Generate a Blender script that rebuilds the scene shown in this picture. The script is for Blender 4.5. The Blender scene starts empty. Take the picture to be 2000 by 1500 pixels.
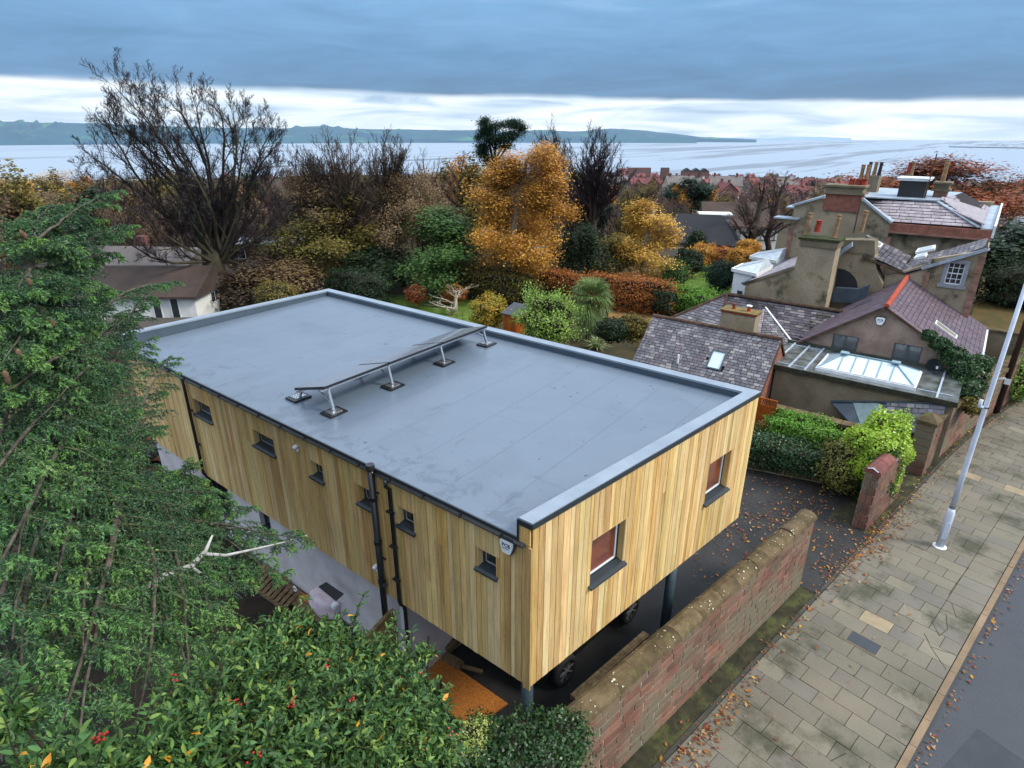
import bpy, bmesh, math, random
import numpy as np
from mathutils import Vector, Matrix
R = math.radians
random.seed(7); rng = np.random.default_rng(11)
scn = bpy.context.scene
col = scn.collection

# ------------------------------------------------------------------ camera
F = 1180.0; TILT = math.atan(490 / F); HEAD = R(52.0); CAM = np.array([0., 0., 10.])
fwdh = np.array([math.sin(HEAD), math.cos(HEAD), 0]); rgt = np.array([math.cos(HEAD), -math.sin(HEAD), 0])
fwd = fwdh * math.cos(TILT) + np.array([0, 0, -math.sin(TILT)]); upv = np.cross(rgt, fwd)
cd = bpy.data.cameras.new('camera'); cam = bpy.data.objects.new('camera', cd); col.objects.link(cam)
cd.sensor_width = 36; cd.lens = 36 * F / 2000; cd.clip_start = .1; cd.clip_end = 40000
cam.location = CAM; cam.rotation_euler = (math.pi / 2 - TILT, 0, -HEAD)
scn.camera = cam

# survey helpers: turn sight lines from the photographer's position into real places
def ray(x, y): return rgt * (x - 1000) / F - upv * (y - 750) / F + fwd
def U(x, y, z=0.):
    d = ray(x, y); return CAM + d * (z - 10.) / d[2]
def UD(x, y, D):
    d = ray(x, y); return CAM + d * D / math.hypot(d[0], d[1])
def onX(x, y, X):
    d = ray(x, y); return CAM + d * X / d[0]

# ------------------------------------------------------------------ world, sun, exposure
HAZE = 0.000032
SUN_EL, SUN_AZ = R(44), R(-18)          # azimuth from -Y towards +X
scn.view_settings.view_transform = 'Standard'; scn.view_settings.look = 'None'
scn.view_settings.exposure = 0.24; scn.view_settings.gamma = 1; scn.view_settings.use_curve_mapping = False
w = bpy.data.worlds.new('World'); scn.world = w; w.use_nodes = True
nt = w.node_tree; nt.nodes.clear()
class NT:
    """tiny node-tree writer"""
    def __init__(s, t): s.t = t
    def n(s, typ, **kw):
        o = s.t.nodes.new(typ)
        for k, v in kw.items():
            if k in ('ins',):
                for a, b in v.items():
                    s.set(o.inputs[a], b)
            else: setattr(o, k, v)
        return o
    def set(s, inp, v):
        if hasattr(v, 'is_output') or isinstance(v, bpy.types.NodeSocket): s.t.links.new(v, inp)
        else: inp.default_value = v
    def math(s, op, a, b=0., c=None, clamp=False):
        o = s.n('ShaderNodeMath', operation=op, use_clamp=clamp); s.set(o.inputs[0], a); s.set(o.inputs[1], b)
        if c is not None: s.set(o.inputs[2], c)
        return o.outputs[0]
    def mix(s, f, a, b, mode='MIX'):
        o = s.n('ShaderNodeMix', data_type='RGBA', blend_type=mode)
        s.set(o.inputs[0], f); s.set(o.inputs[6], a); s.set(o.inputs[7], b); return o.outputs[2]
    def ramp(s, f, stops, interp='LINEAR'):
        o = s.n('ShaderNodeValToRGB'); e = o.color_ramp.elements; o.color_ramp.interpolation = interp
        while len(e) < len(stops): e.new(.5)
        for k, (p, c) in zip(e, stops):
            k.position = p; k.color = tuple(c) + (1,) if hasattr(c, '__len__') else (c, c, c, 1)
        s.set(o.inputs[0], f); return o.outputs[0]
    def noise(s, vec, scale, detail=3., rough=.5, dist=0.):
        o = s.n('ShaderNodeTexNoise'); s.set(o.inputs['Vector'], vec); s.set(o.inputs['Scale'], scale)
        o.inputs['Detail'].default_value = detail; o.inputs['Roughness'].default_value = rough; o.inputs['Distortion'].default_value = dist
        return o.outputs[0]
    def smooth(s, x, a, b):
        o = s.n('ShaderNodeMapRange', interpolation_type='SMOOTHSTEP'); s.set(o.inputs[0], x); s.set(o.inputs[1], a); s.set(o.inputs[2], b); return o.outputs[0]
    def comb(s, x, y, z):
        o = s.n('ShaderNodeCombineXYZ'); s.set(o.inputs[0], x); s.set(o.inputs[1], y); s.set(o.inputs[2], z); return o.outputs[0]
N = NT(nt)
tc = N.n('ShaderNodeTexCoord'); sp = N.n('ShaderNodeSeparateXYZ'); N.set(sp.inputs[0], tc.outputs['Generated'])
el = sp.outputs[2]
az = N.math('ARCTAN2', sp.outputs[0], sp.outputs[1])
streak = N.noise(N.comb(N.math('MULTIPLY', az, 3.4), N.math('MULTIPLY', el, 30.), 0.), 1.7, 5., .52, .8)
edge_n = N.noise(N.comb(N.math('MULTIPLY', az, 2.4), 7.3, 0.), 1.5, 4., .5)
azc = N.math('MULTIPLY_ADD', N.math('SINE', N.math('MULTIPLY_ADD', az, 1., -.9)), -.022, .0505)   # the bank hangs lower to the north-east
edge = N.math('ADD', azc, N.math('MULTIPLY', N.math('SUBTRACT', edge_n, .5), .022))
low = N.math('ADD', el, N.math('MULTIPLY', N.math('SUBTRACT', streak, .5), .012))
bank = N.smooth(low, N.math('SUBTRACT', edge, .005), N.math('ADD', edge, .005))
soft = N.noise(N.comb(N.math('MULTIPLY', az, 2.6), N.math('MULTIPLY', el, 15.), 3.), 2., 6., .6, .5)
white = N.ramp(streak, [(.28, (.36, .52, .70)), (.42, (.60, .75, .90)), (.56, (.86, .95, 1.02)), (.68, (1.05, 1.08, 1.1))])
bankc = N.ramp(N.math('ADD', el, N.math('MULTIPLY', N.math('SUBTRACT', soft, .5), .17)),
               [(.045, (.115, .235, .40)), (.10, (.15, .31, .53)), (.17, (.21, .41, .68)), (.40, (.82, 1.02, 1.32)), (.85, (1.45, 1.6, 1.85))])
skyc = N.mix(bank, white, bankc)
skyc = N.mix(N.smooth(el, -.02, -.3), skyc, (.25, .3, .36, 1))
nish = N.n('ShaderNodeTexSky', sky_type='NISHITA'); nish.sun_disc = False; nish.sun_elevation = SUN_EL; nish.sun_rotation = math.pi + SUN_AZ
bg1 = N.n('ShaderNodeBackground'); N.set(bg1.inputs[0], nish.outputs[0]); bg1.inputs[1].default_value = .05
bg2 = N.n('ShaderNodeBackground'); N.set(bg2.inputs[0], skyc); bg2.inputs[1].default_value = 1.0
ms = N.n('ShaderNodeMixShader'); ms.inputs[0].default_value = .95
nt.links.new(bg1.outputs[0], ms.inputs[1]); nt.links.new(bg2.outputs[0], ms.inputs[2])
wo = N.n('ShaderNodeOutputWorld'); nt.links.new(ms.outputs[0], wo.inputs[0])
sd = bpy.data.lights.new('sun', 'SUN'); sd.energy = 3.3; sd.angle = R(16); sd.color = (1, .95, .86)
so = bpy.data.objects.new('sun', sd); col.objects.link(so)
so.rotation_euler = Vector((math.sin(-SUN_AZ) * math.cos(SUN_EL), -math.cos(SUN_AZ) * math.cos(SUN_EL), math.sin(SUN_EL))).to_track_quat('Z', 'Y').to_euler()

# ------------------------------------------------------------------ materials
def lin(h):
    h = h.lstrip('#'); v = [int(h[i:i + 2], 16) / 255 for i in (0, 2, 4)]
    return tuple(c / 12.92 if c < .04045 else ((c + .055) / 1.055) ** 2.4 for c in v)
MATS = {}
def mat(name, base, alt=None, rough=.8, spec=.3, scale=6., stretch=(1, 1, 1), rand=0., randhue=0., bump=0., bscale=None, fine=0., metal=0.,
        moss=None, mossamt=.5, mossscale=1.2, coat=0., streak=0., shift=False, dirt=0., trans=0., pal=None, emis=None, palmix=.6):
    """procedural surface: two tones of noise, per-piece value shift, optional moss patches, fine grain and bump"""
    if name in MATS: return MATS[name]
    m = bpy.data.materials.new(name); m.use_nodes = True; t = m.node_tree; t.nodes.clear(); n = NT(t)
    out = n.n('ShaderNodeOutputMaterial'); b = n.n('ShaderNodeBsdfPrincipled'); t.links.new(b.outputs[0], out.inputs[0])
    geo = n.n('ShaderNodeNewGeometry'); oi = n.n('ShaderNodeObjectInfo')
    rnd = n.math('FRACT', n.math('ADD', n.math('MULTIPLY', geo.outputs['Random Per Island'], 7.13), n.math('MULTIPLY', oi.outputs['Random'], 13.7)))
    pos = geo.outputs['Position']
    mp = n.n('ShaderNodeVectorMath', operation='MULTIPLY'); n.set(mp.inputs[0], pos); mp.inputs[1].default_value = stretch
    v = mp.outputs[0]
    if shift:
        ad = n.n('ShaderNodeVectorMath', operation='ADD'); n.set(ad.inputs[0], v); n.set(ad.inputs[1], n.comb(n.math('MULTIPLY', rnd, 37.), n.math('MULTIPLY', rnd, 91.), n.math('MULTIPLY', rnd, 53.))); v = ad.outputs[0]
    alt = alt or tuple(c * .75 for c in base)
    f = n.smooth(n.noise(v, scale, 5., .6), .3, .7)
    c = n.mix(f, base + (1,), alt + (1,))
    if pal:
        c2 = n.ramp(rnd, [(i / len(pal), p) for i, p in enumerate(pal)], 'CONSTANT'); c = n.mix(palmix, c, c2)
    if rand or randhue:
        hs = n.n('ShaderNodeHueSaturation')
        n.set(hs.inputs['Value'], n.math('MULTIPLY_ADD', n.math('SUBTRACT', rnd, .5), 2 * rand, 1.))
        if randhue: n.set(hs.inputs['Hue'], n.math('MULTIPLY_ADD', n.math('SUBTRACT', n.math('FRACT', n.math('MULTIPLY', rnd, 9.7)), .5), randhue, .5))
        n.set(hs.inputs['Color'], c); c = hs.outputs[0]
    if streak:
        m2 = n.n('ShaderNodeVectorMath', operation='MULTIPLY'); n.set(m2.inputs[0], v); m2.inputs[1].default_value = (7, 7, 1.3)
        c = n.mix(1., c, n.ramp(n.noise(m2.outputs[0], scale, 4., .7), [(.3, 1 - streak), (.5, 1.), (.75, 1 + streak * .35)]), 'MULTIPLY')
        m3 = n.n('ShaderNodeVectorMath', operation='MULTIPLY'); n.set(m3.inputs[0], pos); m3.inputs[1].default_value = (2.2, 2.2, .45)
        c = n.mix(n.math('MULTIPLY', n.smooth(n.noise(m3.outputs[0], 1.6, 5., .7), .56, .72), .45), c, lin('#85775e') + (1,))
        kn = n.n('ShaderNodeTexVoronoi'); kn.inputs['Scale'].default_value = 2.6; n.set(kn.inputs['Vector'], v); m4 = n.smooth(kn.outputs['Distance'], .10, .04); c = n.mix(n.math('MULTIPLY', m4, .7), c, lin('#5c3d1e') + (1,))
    if fine:
        fn = n.noise(pos, 55., 3., .7); c = n.mix(1., c, n.ramp(fn, [(.25, 1 - fine), (.75, 1 + fine)]), 'MULTIPLY')
    if dirt:
        dn = n.noise(pos, .8, 5., .65); c = n.mix(1., c, n.ramp(dn, [(.35, 1 - dirt), (.6, 1.)]), 'MULTIPLY')
    if moss:
        mn = n.noise(pos, mossscale, 6., .65); c = n.mix(n.smooth(mn, 1 - mossamt - .08, 1 - mossamt + .08), c, moss + (1,))
    n.set(b.inputs['Base Color'], c)
    b.inputs['Roughness'].default_value = rough; b.inputs['Specular IOR Level'].default_value = spec; b.inputs['Metallic'].default_value = metal
    b.inputs['Coat Weight'].default_value = coat
    if bump:
        bp = n.n('ShaderNodeBump'); bp.inputs['Strength'].default_value = bump; bp.inputs['Distance'].default_value = .02
        n.set(bp.inputs['Height'], n.noise(v, bscale or scale * 4, 4., .6)); n.set(b.inputs['Normal'], bp.outputs[0])
    if trans:
        tr = n.n('ShaderNodeBsdfTranslucent'); n.set(tr.inputs[0], c); mx = n.n('ShaderNodeMixShader'); mx.inputs[0].default_value = trans
        t.links.new(b.outputs[0], mx.inputs[1]); t.links.new(tr.outputs[0], mx.inputs[2]); t.links.new(mx.outputs[0], out.inputs[0])
    if emis: b.inputs['Emission Color'].default_value = emis + (1,); b.inputs['Emission Strength'].default_value = 1
    MATS[name] = m; return m

# ------------------------------------------------------------------ object helpers
def woff(p):
    v = Vector((0, 0, 0))
    while p is not None: v += p.location; p = p.parent
    return v
def attach(o, parent):
    if parent is not None:
        o.parent = parent; o.location = o.location - woff(parent)
def tag(o, label=None, cat=None, group=None, kind=None):
    if label: o['label'] = label
    if cat: o['category'] = cat
    if group: o['group'] = group
    if kind: o['kind'] = kind
    return o
def thing(name, loc, label, cat, group=None):
    o = bpy.data.objects.new(name, None); col.objects.link(o); o.location = loc; o.empty_display_size = .3
    return tag(o, label, cat, group)
def link(name, me, parent=None, **kw):
    o = bpy.data.objects.new(name, me); col.objects.link(o); attach(o, parent); tag(o, **kw); return o

class MB:
    def __init__(s): s.v = []; s.f = []; s.mi = []; s.m = 0
    def add(s, vs, fs):
        k = len(s.v); s.v += [tuple(map(float, p)) for p in vs]; s.f += [tuple(k + i for i in f) for f in fs]; s.mi += [s.m] * len(fs); return s
    def hexa(s, p):      # 8 corners: bottom 4 ccw, top 4 ccw
        return s.add(p, [(3, 2, 1, 0), (4, 5, 6, 7), (0, 1, 5, 4), (1, 2, 6, 5), (2, 3, 7, 6), (3, 0, 4, 7)])
    def box(s, c, d, rz=0., M=None):
        x, y, z = d[0] / 2, d[1] / 2, d[2] / 2; p = [(-x, -y, -z), (x, -y, -z), (x, y, -z), (-x, y, -z), (-x, -y, z), (x, -y, z), (x, y, z), (-x, y, z)]
        m = (Matrix.Translation(c) @ Matrix.Rotation(rz, 4, 'Z')) if M is None else Matrix.Translation(c) @ M.to_4x4()
        return s.hexa([m @ Vector(q) for q in p])
    def bb(s, a, b):
        return s.box([(a[i] + b[i]) / 2 for i in range(3)], [abs(b[i] - a[i]) for i in range(3)])
    def bar(s, a, b, wd, ht=None):
        a, b = Vector(a), Vector(b); ht = ht or wd; d = b - a; q = d.to_track_quat('Z', 'Y').to_matrix()
        return s.box((a + b) / 2, (wd, ht, d.length), M=q)
    def prism(s, pts, off):  # planar polygon extruded by vector off
        n = len(pts); pts = [Vector(p) for p in pts]; off = Vector(off)
        return s.add(pts + [p + off for p in pts], [tuple(range(n))[::-1], tuple(range(n, 2 * n))] + [(i, (i + 1) % n, n + (i + 1) % n, n + i) for i in range(n)])
    def tube(s, path, rad, n=10, cap=True):
        path = [Vector(p) for p in path]; rad = rad if hasattr(rad, '__len__') else [rad] * len(path)
        vs = []; up = Vector((0, 0, 1))
        for i, p in enumerate(path):
            t = (path[min(i + 1, len(path) - 1)] - path[max(i - 1, 0)]).normalized()
            a = t.cross(up if abs(t.z) < .95 else Vector((1, 0, 0))).normalized(); b = t.cross(a)
            vs += [p + (a * math.cos(2 * math.pi * k / n) + b * math.sin(2 * math.pi * k / n)) * rad[i] for k in range(n)]
        fs = [(i * n + k, i * n + (k + 1) % n, (i + 1) * n + (k + 1) % n, (i + 1) * n + k) for i in range(len(path) - 1) for k in range(n)]
        if cap: fs += [tuple(range(n))[::-1], tuple(range((len(path) - 1) * n, len(path) * n))]
        return s.add(vs, fs)
    def build(s, name, mats, parent=None, smooth=False, bev=0., **kw):
        me = bpy.data.meshes.new(name); me.from_pydata(s.v, [], s.f)
        mats = mats if isinstance(mats, (list, tuple)) else [mats]
        for m in mats: me.materials.append(m)
        if len(mats) > 1: me.polygons.foreach_set('material_index', s.mi)
        bm = bmesh.new(); bm.from_mesh(me); bmesh.ops.recalc_face_normals(bm, faces=bm.faces)
        if bev: bmesh.ops.bevel(bm, geom=bm.edges[:], offset=bev, segments=2, affect='EDGES', clamp_overlap=True)
        bm.to_mesh(me); bm.free()
        if smooth:
            for p in me.polygons: p.use_smooth = True
        return link(name, me, parent, **kw)

def np_mesh(name, V, faces, mats, midx=None, smooth=False):
    """V (n,3); faces: list of int arrays (m,k)"""
    me = bpy.data.meshes.new(name); V = np.asarray(V, np.float32)
    faces = [faces] if isinstance(faces, np.ndarray) else faces
    faces = [np.asarray(f, np.int32) for f in faces if len(f)]
    me.vertices.add(len(V)); me.vertices.foreach_set('co', V.ravel())
    tot = np.concatenate([np.full(len(f), f.shape[1], np.int32) for f in faces]); idx = np.concatenate([f.ravel() for f in faces])
    me.loops.add(len(idx)); me.loops.foreach_set('vertex_index', idx)
    me.polygons.add(len(tot)); me.polygons.foreach_set('loop_start', np.concatenate([[0], np.cumsum(tot)[:-1]]).astype(np.int32))
    mats = mats if isinstance(mats, (list, tuple)) else [mats]
    for m in mats: me.materials.append(m)
    if midx is not None: me.polygons.foreach_set('material_index', np.asarray(midx, np.int32))
    if smooth: me.polygons.foreach_set('use_smooth', np.ones(len(tot), bool))
    me.update(calc_edges=True); return me

# ---- pieces (bricks, slates, boards ...): shared unit block, 300 nearest as parts, the rest one stuff part
UB = {}
def unit_block(mt, kind='block', seed=0):
    key = (mt.name, kind, seed)
    if key in UB: return UB[key]
    r = random.Random(seed + 5); bm = bmesh.new()
    if kind == 'round':      # half-round coping stone along x
        n = 7; vs = []
        for x in (-.5, .5):
            vs.append([bm.verts.new((x * (1 + .02 * r.random()), math.cos(math.pi * k / (n - 1)) * .5, math.sin(math.pi * k / (n - 1)) * (1 + .08 * (r.random() - .5)) - .5)) for k in range(n)])
        for k in range(n - 1): bm.faces.new((vs[0][k], vs[0][k + 1], vs[1][k + 1], vs[1][k]))
        bm.faces.new((vs[0][0], vs[1][0], vs[1][-1], vs[0][-1])); bm.faces.new(vs[0]); bm.faces.new(vs[1][::-1])
    else:
        bmesh.ops.create_cube(bm, size=1)
        j = {'block': .0, 'stone': .045, 'slate': .03}[kind]
        for v in bm.verts:
            v.co.x += (r.random() - .5) * 2 * j; v.co.y += (r.random() - .5) * 2 * j
            if kind == 'stone': v.co.z += (r.random() - .5) * 2 * j
        if kind == 'stone': bmesh.ops.bevel(bm, geom=bm.edges[:], offset=.04, segments=1, affect='EDGES')
    bmesh.ops.recalc_face_normals(bm, faces=bm.faces)
    me = bpy.data.meshes.new('piece'); bm.to_mesh(me); bm.free(); me.materials.append(mt); UB[key] = me; return me
def pieces(name, Ms, mt, parent, kind='block', limit=300, stuff='pieces', nseed=3, label=None):
    if not Ms: return
    Ms = sorted(Ms, key=lambda M: (M.translation - Vector(CAM)).length)
    off = woff(parent) if parent is not None else Vector((0, 0, 0))
    for i, M in enumerate(Ms[:limit]):
        o = bpy.data.objects.new(name, unit_block(mt, kind, i % nseed)); col.objects.link(o); o.parent = parent
        M2 = M.copy(); M2.translation -= off; o.matrix_basis = M2
        if parent is None: tag(o, kind='structure')
    rest = Ms[limit:]
    if rest:
        base = [unit_block(mt, kind, i) for i in range(nseed)]
        V = []; Fs = []; k = 0
        bv = [np.array([v.co[:] for v in b.vertices]) for b in base]; bf = [[list(p.vertices) for p in b.polygons] for b in base]
        for i, M in enumerate(rest):
            a = np.array(M); q = bv[i % nseed] @ a[:3, :3].T + a[:3, 3]; V.append(q)
            Fs += [[k + j for j in f] for f in bf[i % nseed]]; k += len(q)
        me = bpy.data.meshes.new(stuff); me.from_pydata(np.concatenate(V).tolist(), [], Fs); me.materials.append(mt)
        link(stuff, me, parent, kind='stuff')
def frame_M(c, ex, ey, ez, d):
    return Matrix(((ex[0] * d[0], ey[0] * d[1], ez[0] * d[2], c[0]), (ex[1] * d[0], ey[1] * d[1], ez[1] * d[2], c[1]), (ex[2] * d[0], ey[2] * d[1], ez[2] * d[2], c[2]), (0, 0, 0, 1)))
def clip_row(poly, v0, v1, u):
    pass
def slate_Ms(poly, row=.22, wid=.26, th=.026, holes=(), vary=.25, seed=1, tilt=.07, along=None):
    """slates over a planar 3D polygon whose first edge poly[0]->poly[1] is the eave"""
    r = random.Random(seed); P = [Vector(p) for p in poly]
    e = (P[1] - P[0]).normalized(); nrm = Vector((0, 0, 0))
    for i in range(1, len(P) - 1): nrm += (P[i] - P[0]).cross(P[i + 1] - P[0])
    nrm.normalize();
    if nrm.z < 0: nrm = -nrm
    if along is not None:
        e = Vector(along).normalized()
    vv = nrm.cross(e).normalized()
    if vv.z < 0: vv = -vv
    uv = [((p - P[0]).dot(e), (p - P[0]).dot(vv)) for p in P]
    vmin, vmax = min(q[1] for q in uv), max(q[1] for q in uv); Ms = []; k = 0
    q1 = Matrix.Rotation(tilt, 3, e)
    if (q1 @ vv).dot(nrm) > 0: q1 = Matrix.Rotation(-tilt, 3, e)
    ey = q1 @ vv; ez = q1 @ nrm
    v = vmin
    while v < vmax - row * .3:
        vm = v + row * .5; xs = []
        for i in range(len(uv)):
            a, b = uv[i], uv[(i + 1) % len(uv)]
            if (a[1] - vm) * (b[1] - vm) < 0: xs.append(a[0] + (b[0] - a[0]) * (vm - a[1]) / (b[1] - a[1]))
        xs.sort()
        for j in range(0, len(xs) - 1, 2):
            u = xs[j]; first = True
            while u < xs[j + 1] - .03:
                wd = wid * (1 + vary * (r.random() - .5) * 2)
                if first and k % 2: wd *= .55
                first = False
                u2 = min(u + wd, xs[j + 1]); um = (u + u2) / 2
                if not any(h[0] < um < h[1] and h[2] < vm < h[3] for h in holes) and u2 - u > .04:
                    c = P[0] + e * um + vv * (v + row * .5) + nrm * (th * 1.0 + .008 * r.random())
                    Ms.append(frame_M(c, e, ey, ez, (u2 - u - .018, row * .88, th)))  # short slates bare the dark underlay in place of course shadow lines
                u = u2
        v += row; k += 1
    return Ms
def wall_holes(mb, o, ex, L, z0, z1, holes, th, out):
    """upright wall from o along unit ex, thickness th inward (opposite out), rectangular holes (u0,u1,z0,z1)"""
    o = Vector(o); ex = Vector(ex); out = Vector(out)
    us = sorted({0., L} | {h[0] for h in holes} | {h[1] for h in holes}); zs = sorted({z0, z1} | {h[2] for h in holes} | {h[3] for h in holes})
    for a, b in zip(us, us[1:]):
        for c, d in zip(zs, zs[1:]):
            if any(h[0] - 1e-6 <= a and b <= h[1] + 1e-6 and h[2] - 1e-6 <= c and d <= h[3] + 1e-6 for h in holes): continue
            p = [o + ex * a, o + ex * b, o + ex * b - out * th, o + ex * a - out * th]
            mb.hexa([q + Vector((0, 0, c)) for q in p] + [q + Vector((0, 0, d)) for q in p])
# ================================================================== MATERIALS
M_board = mat('oak_boards', lin('#dab87a'), lin('#a98046'), rough=.62, spec=.3, scale=1.6, stretch=(9, 9, .7), rand=.17, randhue=.016, bump=.25, bscale=6, shift=True, fine=.14, streak=.34, palmix=.42,
              pal=[lin('#e0c286'), lin('#ecd6a2'), lin('#c49a5c'), lin('#e4cb90'), lin('#a58254'), lin('#efdcae'), lin('#d2ae70'), lin('#c2a67c'), lin('#e4c88e'), lin('#b98c4e')])
M_board2 = mat('oak_boards_fence', lin('#a08650'), lin('#765c34'), rough=.75, scale=2.5, stretch=(1, 1, 6), rand=.2, bump=.3, shift=True, fine=.2)
M_trim = mat('dark_trim', lin('#2c3439'), lin('#262d31'), rough=.38, spec=.5, scale=3)
M_black = mat('black_plastic', (.012, .012, .013), (.018, .018, .02), rough=.35, spec=.5, scale=5)
M_cap = mat('coping_felt', lin('#848f9a'), lin('#77828e'), rough=.42, spec=.5, scale=2, fine=.06)
M_upst = mat('upstand_felt', lin('#45525d'), lin('#3c4953'), rough=.45, spec=.5, scale=2, fine=.08)
M_render = mat('white_render', lin('#cdc5c4'), lin('#bdb4b2'), rough=.9, scale=2.5, fine=.10, dirt=.12)
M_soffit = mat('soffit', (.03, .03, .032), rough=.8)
M_glass = mat('dark_glass', (.02, .026, .03), (.03, .035, .04), rough=.06, spec=.8, scale=2)
M_steel = mat('painted_steel', lin('#3b4a50'), lin('#33424a'), rough=.4, spec=.5, scale=8, fine=.08)
M_alu = mat('aluminium', (.62, .64, .66), (.55, .57, .6), rough=.28, metal=.85, scale=10)
M_white = mat('white_plastic', (.75, .76, .77), (.68, .69, .7), rough=.45, scale=8)
M_red = mat('red_curtain', lin('#9c3820'), lin('#6e2214'), rough=.8, scale=3, stretch=(6, 6, 1), bump=.5)
M_ply = mat('osb', lin('#b3702e'), lin('#8a5220'), rough=.75, scale=24, stretch=(1, 1, 1), rand=.1, bump=.3, fine=.35)
M_wood = mat('weathered_wood', lin('#7d6a4c'), lin('#574630'), rough=.85, scale=3, stretch=(4, 4, 1), rand=.2, bump=.3, fine=.2, shift=True)
M_pv = mat('pv_glass', (.20, .22, .25), (.24, .26, .29), rough=.2, spec=.8, scale=4, coat=.5)  # base colour lightened to paint in the pale sky reflection
M_ink = mat('ink', (.01, .012, .03), rough=.6); M_blueink = mat('blue_ink', (.03, .25, .5), rough=.6)
# roof membrane: mineral grey single ply, welded seams, puddle stains, glossy when wet
def roof_mat():
    m = bpy.data.materials.new('roof_membrane'); m.use_nodes = True; t = m.node_tree; t.nodes.clear(); n = NT(t)
    out = n.n('ShaderNodeOutputMaterial'); b = n.n('ShaderNodeBsdfPrincipled'); t.links.new(b.outputs[0], out.inputs[0])
    g = n.n('ShaderNodeNewGeometry'); s = n.n('ShaderNodeSeparateXYZ'); n.set(s.inputs[0], g.outputs['Position']); X, Y = s.outputs[0], s.outputs[1]
    c = n.mix(n.noise(g.outputs['Position'], .9, 5., .6), lin('#596572') + (1,), lin('#64717f') + (1,))
    fn = n.noise(g.outputs['Position'], 90., 2., .7); c = n.mix(1., c, n.ramp(fn, [(.3, .88), (.7, 1.12)]), 'MULTIPLY')
    wob = n.noise(g.outputs['Position'], .7, 3.)
    def seam(coord, per, wdt, off=0.):
        a = n.math('FRACT', n.math('DIVIDE', n.math('ADD', n.math('ADD', coord, off), n.math('MULTIPLY', wob, .05)), per))
        return n.math('LESS_THAN', a, wdt / per)
    sy = seam(Y, 1.0, .014, .2)
    row = n.math('FLOOR', n.math('DIVIDE', Y, 1.0)); sx = seam(n.math('ADD', X, n.math('MULTIPLY', row, 1.37)), 4.1, .014)
    seamm = n.math('MAXIMUM', sy, sx)
    c = n.mix(n.math('MULTIPLY', seamm, n.math('MULTIPLY_ADD', n.noise(g.outputs['Position'], 1.3, 3.), .7, -.08)), c, lin('#3a434c') + (1,))
    # stains near the gutter and at the corner, drying rings, droppings
    st = n.noise(g.outputs['Position'], 2.2, 7., .72, .8)
    near = n.smooth(X, 6.9, 5.5); ns = n.math('MULTIPLY', near, .12)
    stain = n.smooth(n.math('ADD', st, ns), .62, .68)
    c = n.mix(n.math('MULTIPLY', stain, .42), c, lin('#3e4c56') + (1,))
    fs = n.noise(g.outputs['Position'], 6.5, 2., .5); fleck = n.smooth(fs, .73, .75); c = n.mix(n.math('MULTIPLY', fleck, .75), c, lin('#333b42') + (1,))
    ps = n.noise(g.outputs['Position'], .55, 3., .5); c = n.mix(n.math('MULTIPLY', n.smooth(ps, .55, .63), .18), c, lin('#4a5662') + (1,))
    n.set(b.inputs['Base Color'], c)
    n.set(b.inputs['Roughness'], n.math('MULTIPLY_ADD', n.noise(g.outputs['Position'], 1.1, 4.), .16, .24)); b.inputs['Specular IOR Level'].default_value = .6
    bp = n.n('ShaderNodeBump'); bp.inputs['Strength'].default_value = .5; bp.inputs['Distance'].default_value = .012
    n.set(bp.inputs['Height'], n.math('ADD', n.math('MULTIPLY', seamm, .5), n.noise(g.outputs['Position'], 2.5, 4., .5))); n.set(b.inputs['Normal'], bp.outputs[0])
    return m
M_roof = roof_mat()

# ================================================================== TIMBER HOUSE
S_ = Vector((5.49, 3.95, 0)); E_ = Vector((11.86, 2.96, 0)); N_ = Vector((11.87, 17.05, 0)); W_ = Vector((5.57, 17.25, 0))
house = thing('timber_house', (8.5, 10, 0), 'flat-roofed house clad in vertical golden timber boards above white render', 'house')
ZB, ZT = 2.2, 5.13
sides = {  # origin, end, top z, windows (u0,u1,z0,z1)
    'side': (W_, S_, 4.80, [], Vector((-1, 0, 0))),
    'front': (S_, E_, ZT, [], None), 'right': (E_, N_, ZT, [], None), 'back': (N_, W_, ZT, [], None)}
winY = [(12.9, 13.72, 3.94, 4.35), (10.36, 11.14, 3.98, 4.35), (8.74, 9.13, 3.98, 4.33), (7.36, 7.73, 3.96, 4.34), (6.30, 6.70, 3.95, 4.33), (4.56, 4.94, 3.96, 4.33)]
lenW = (S_ - W_).length
def uY(y): return (W_.y - y) / (W_.y - S_.y) * lenW
win_side = [(uY(b), uY(a), z0, z1) for a, b, z0, z1 in winY]
win_front = [(1.29, 2.16, 3.36, 4.23), (4.74, 5.60, 3.32, 4.21)]
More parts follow.
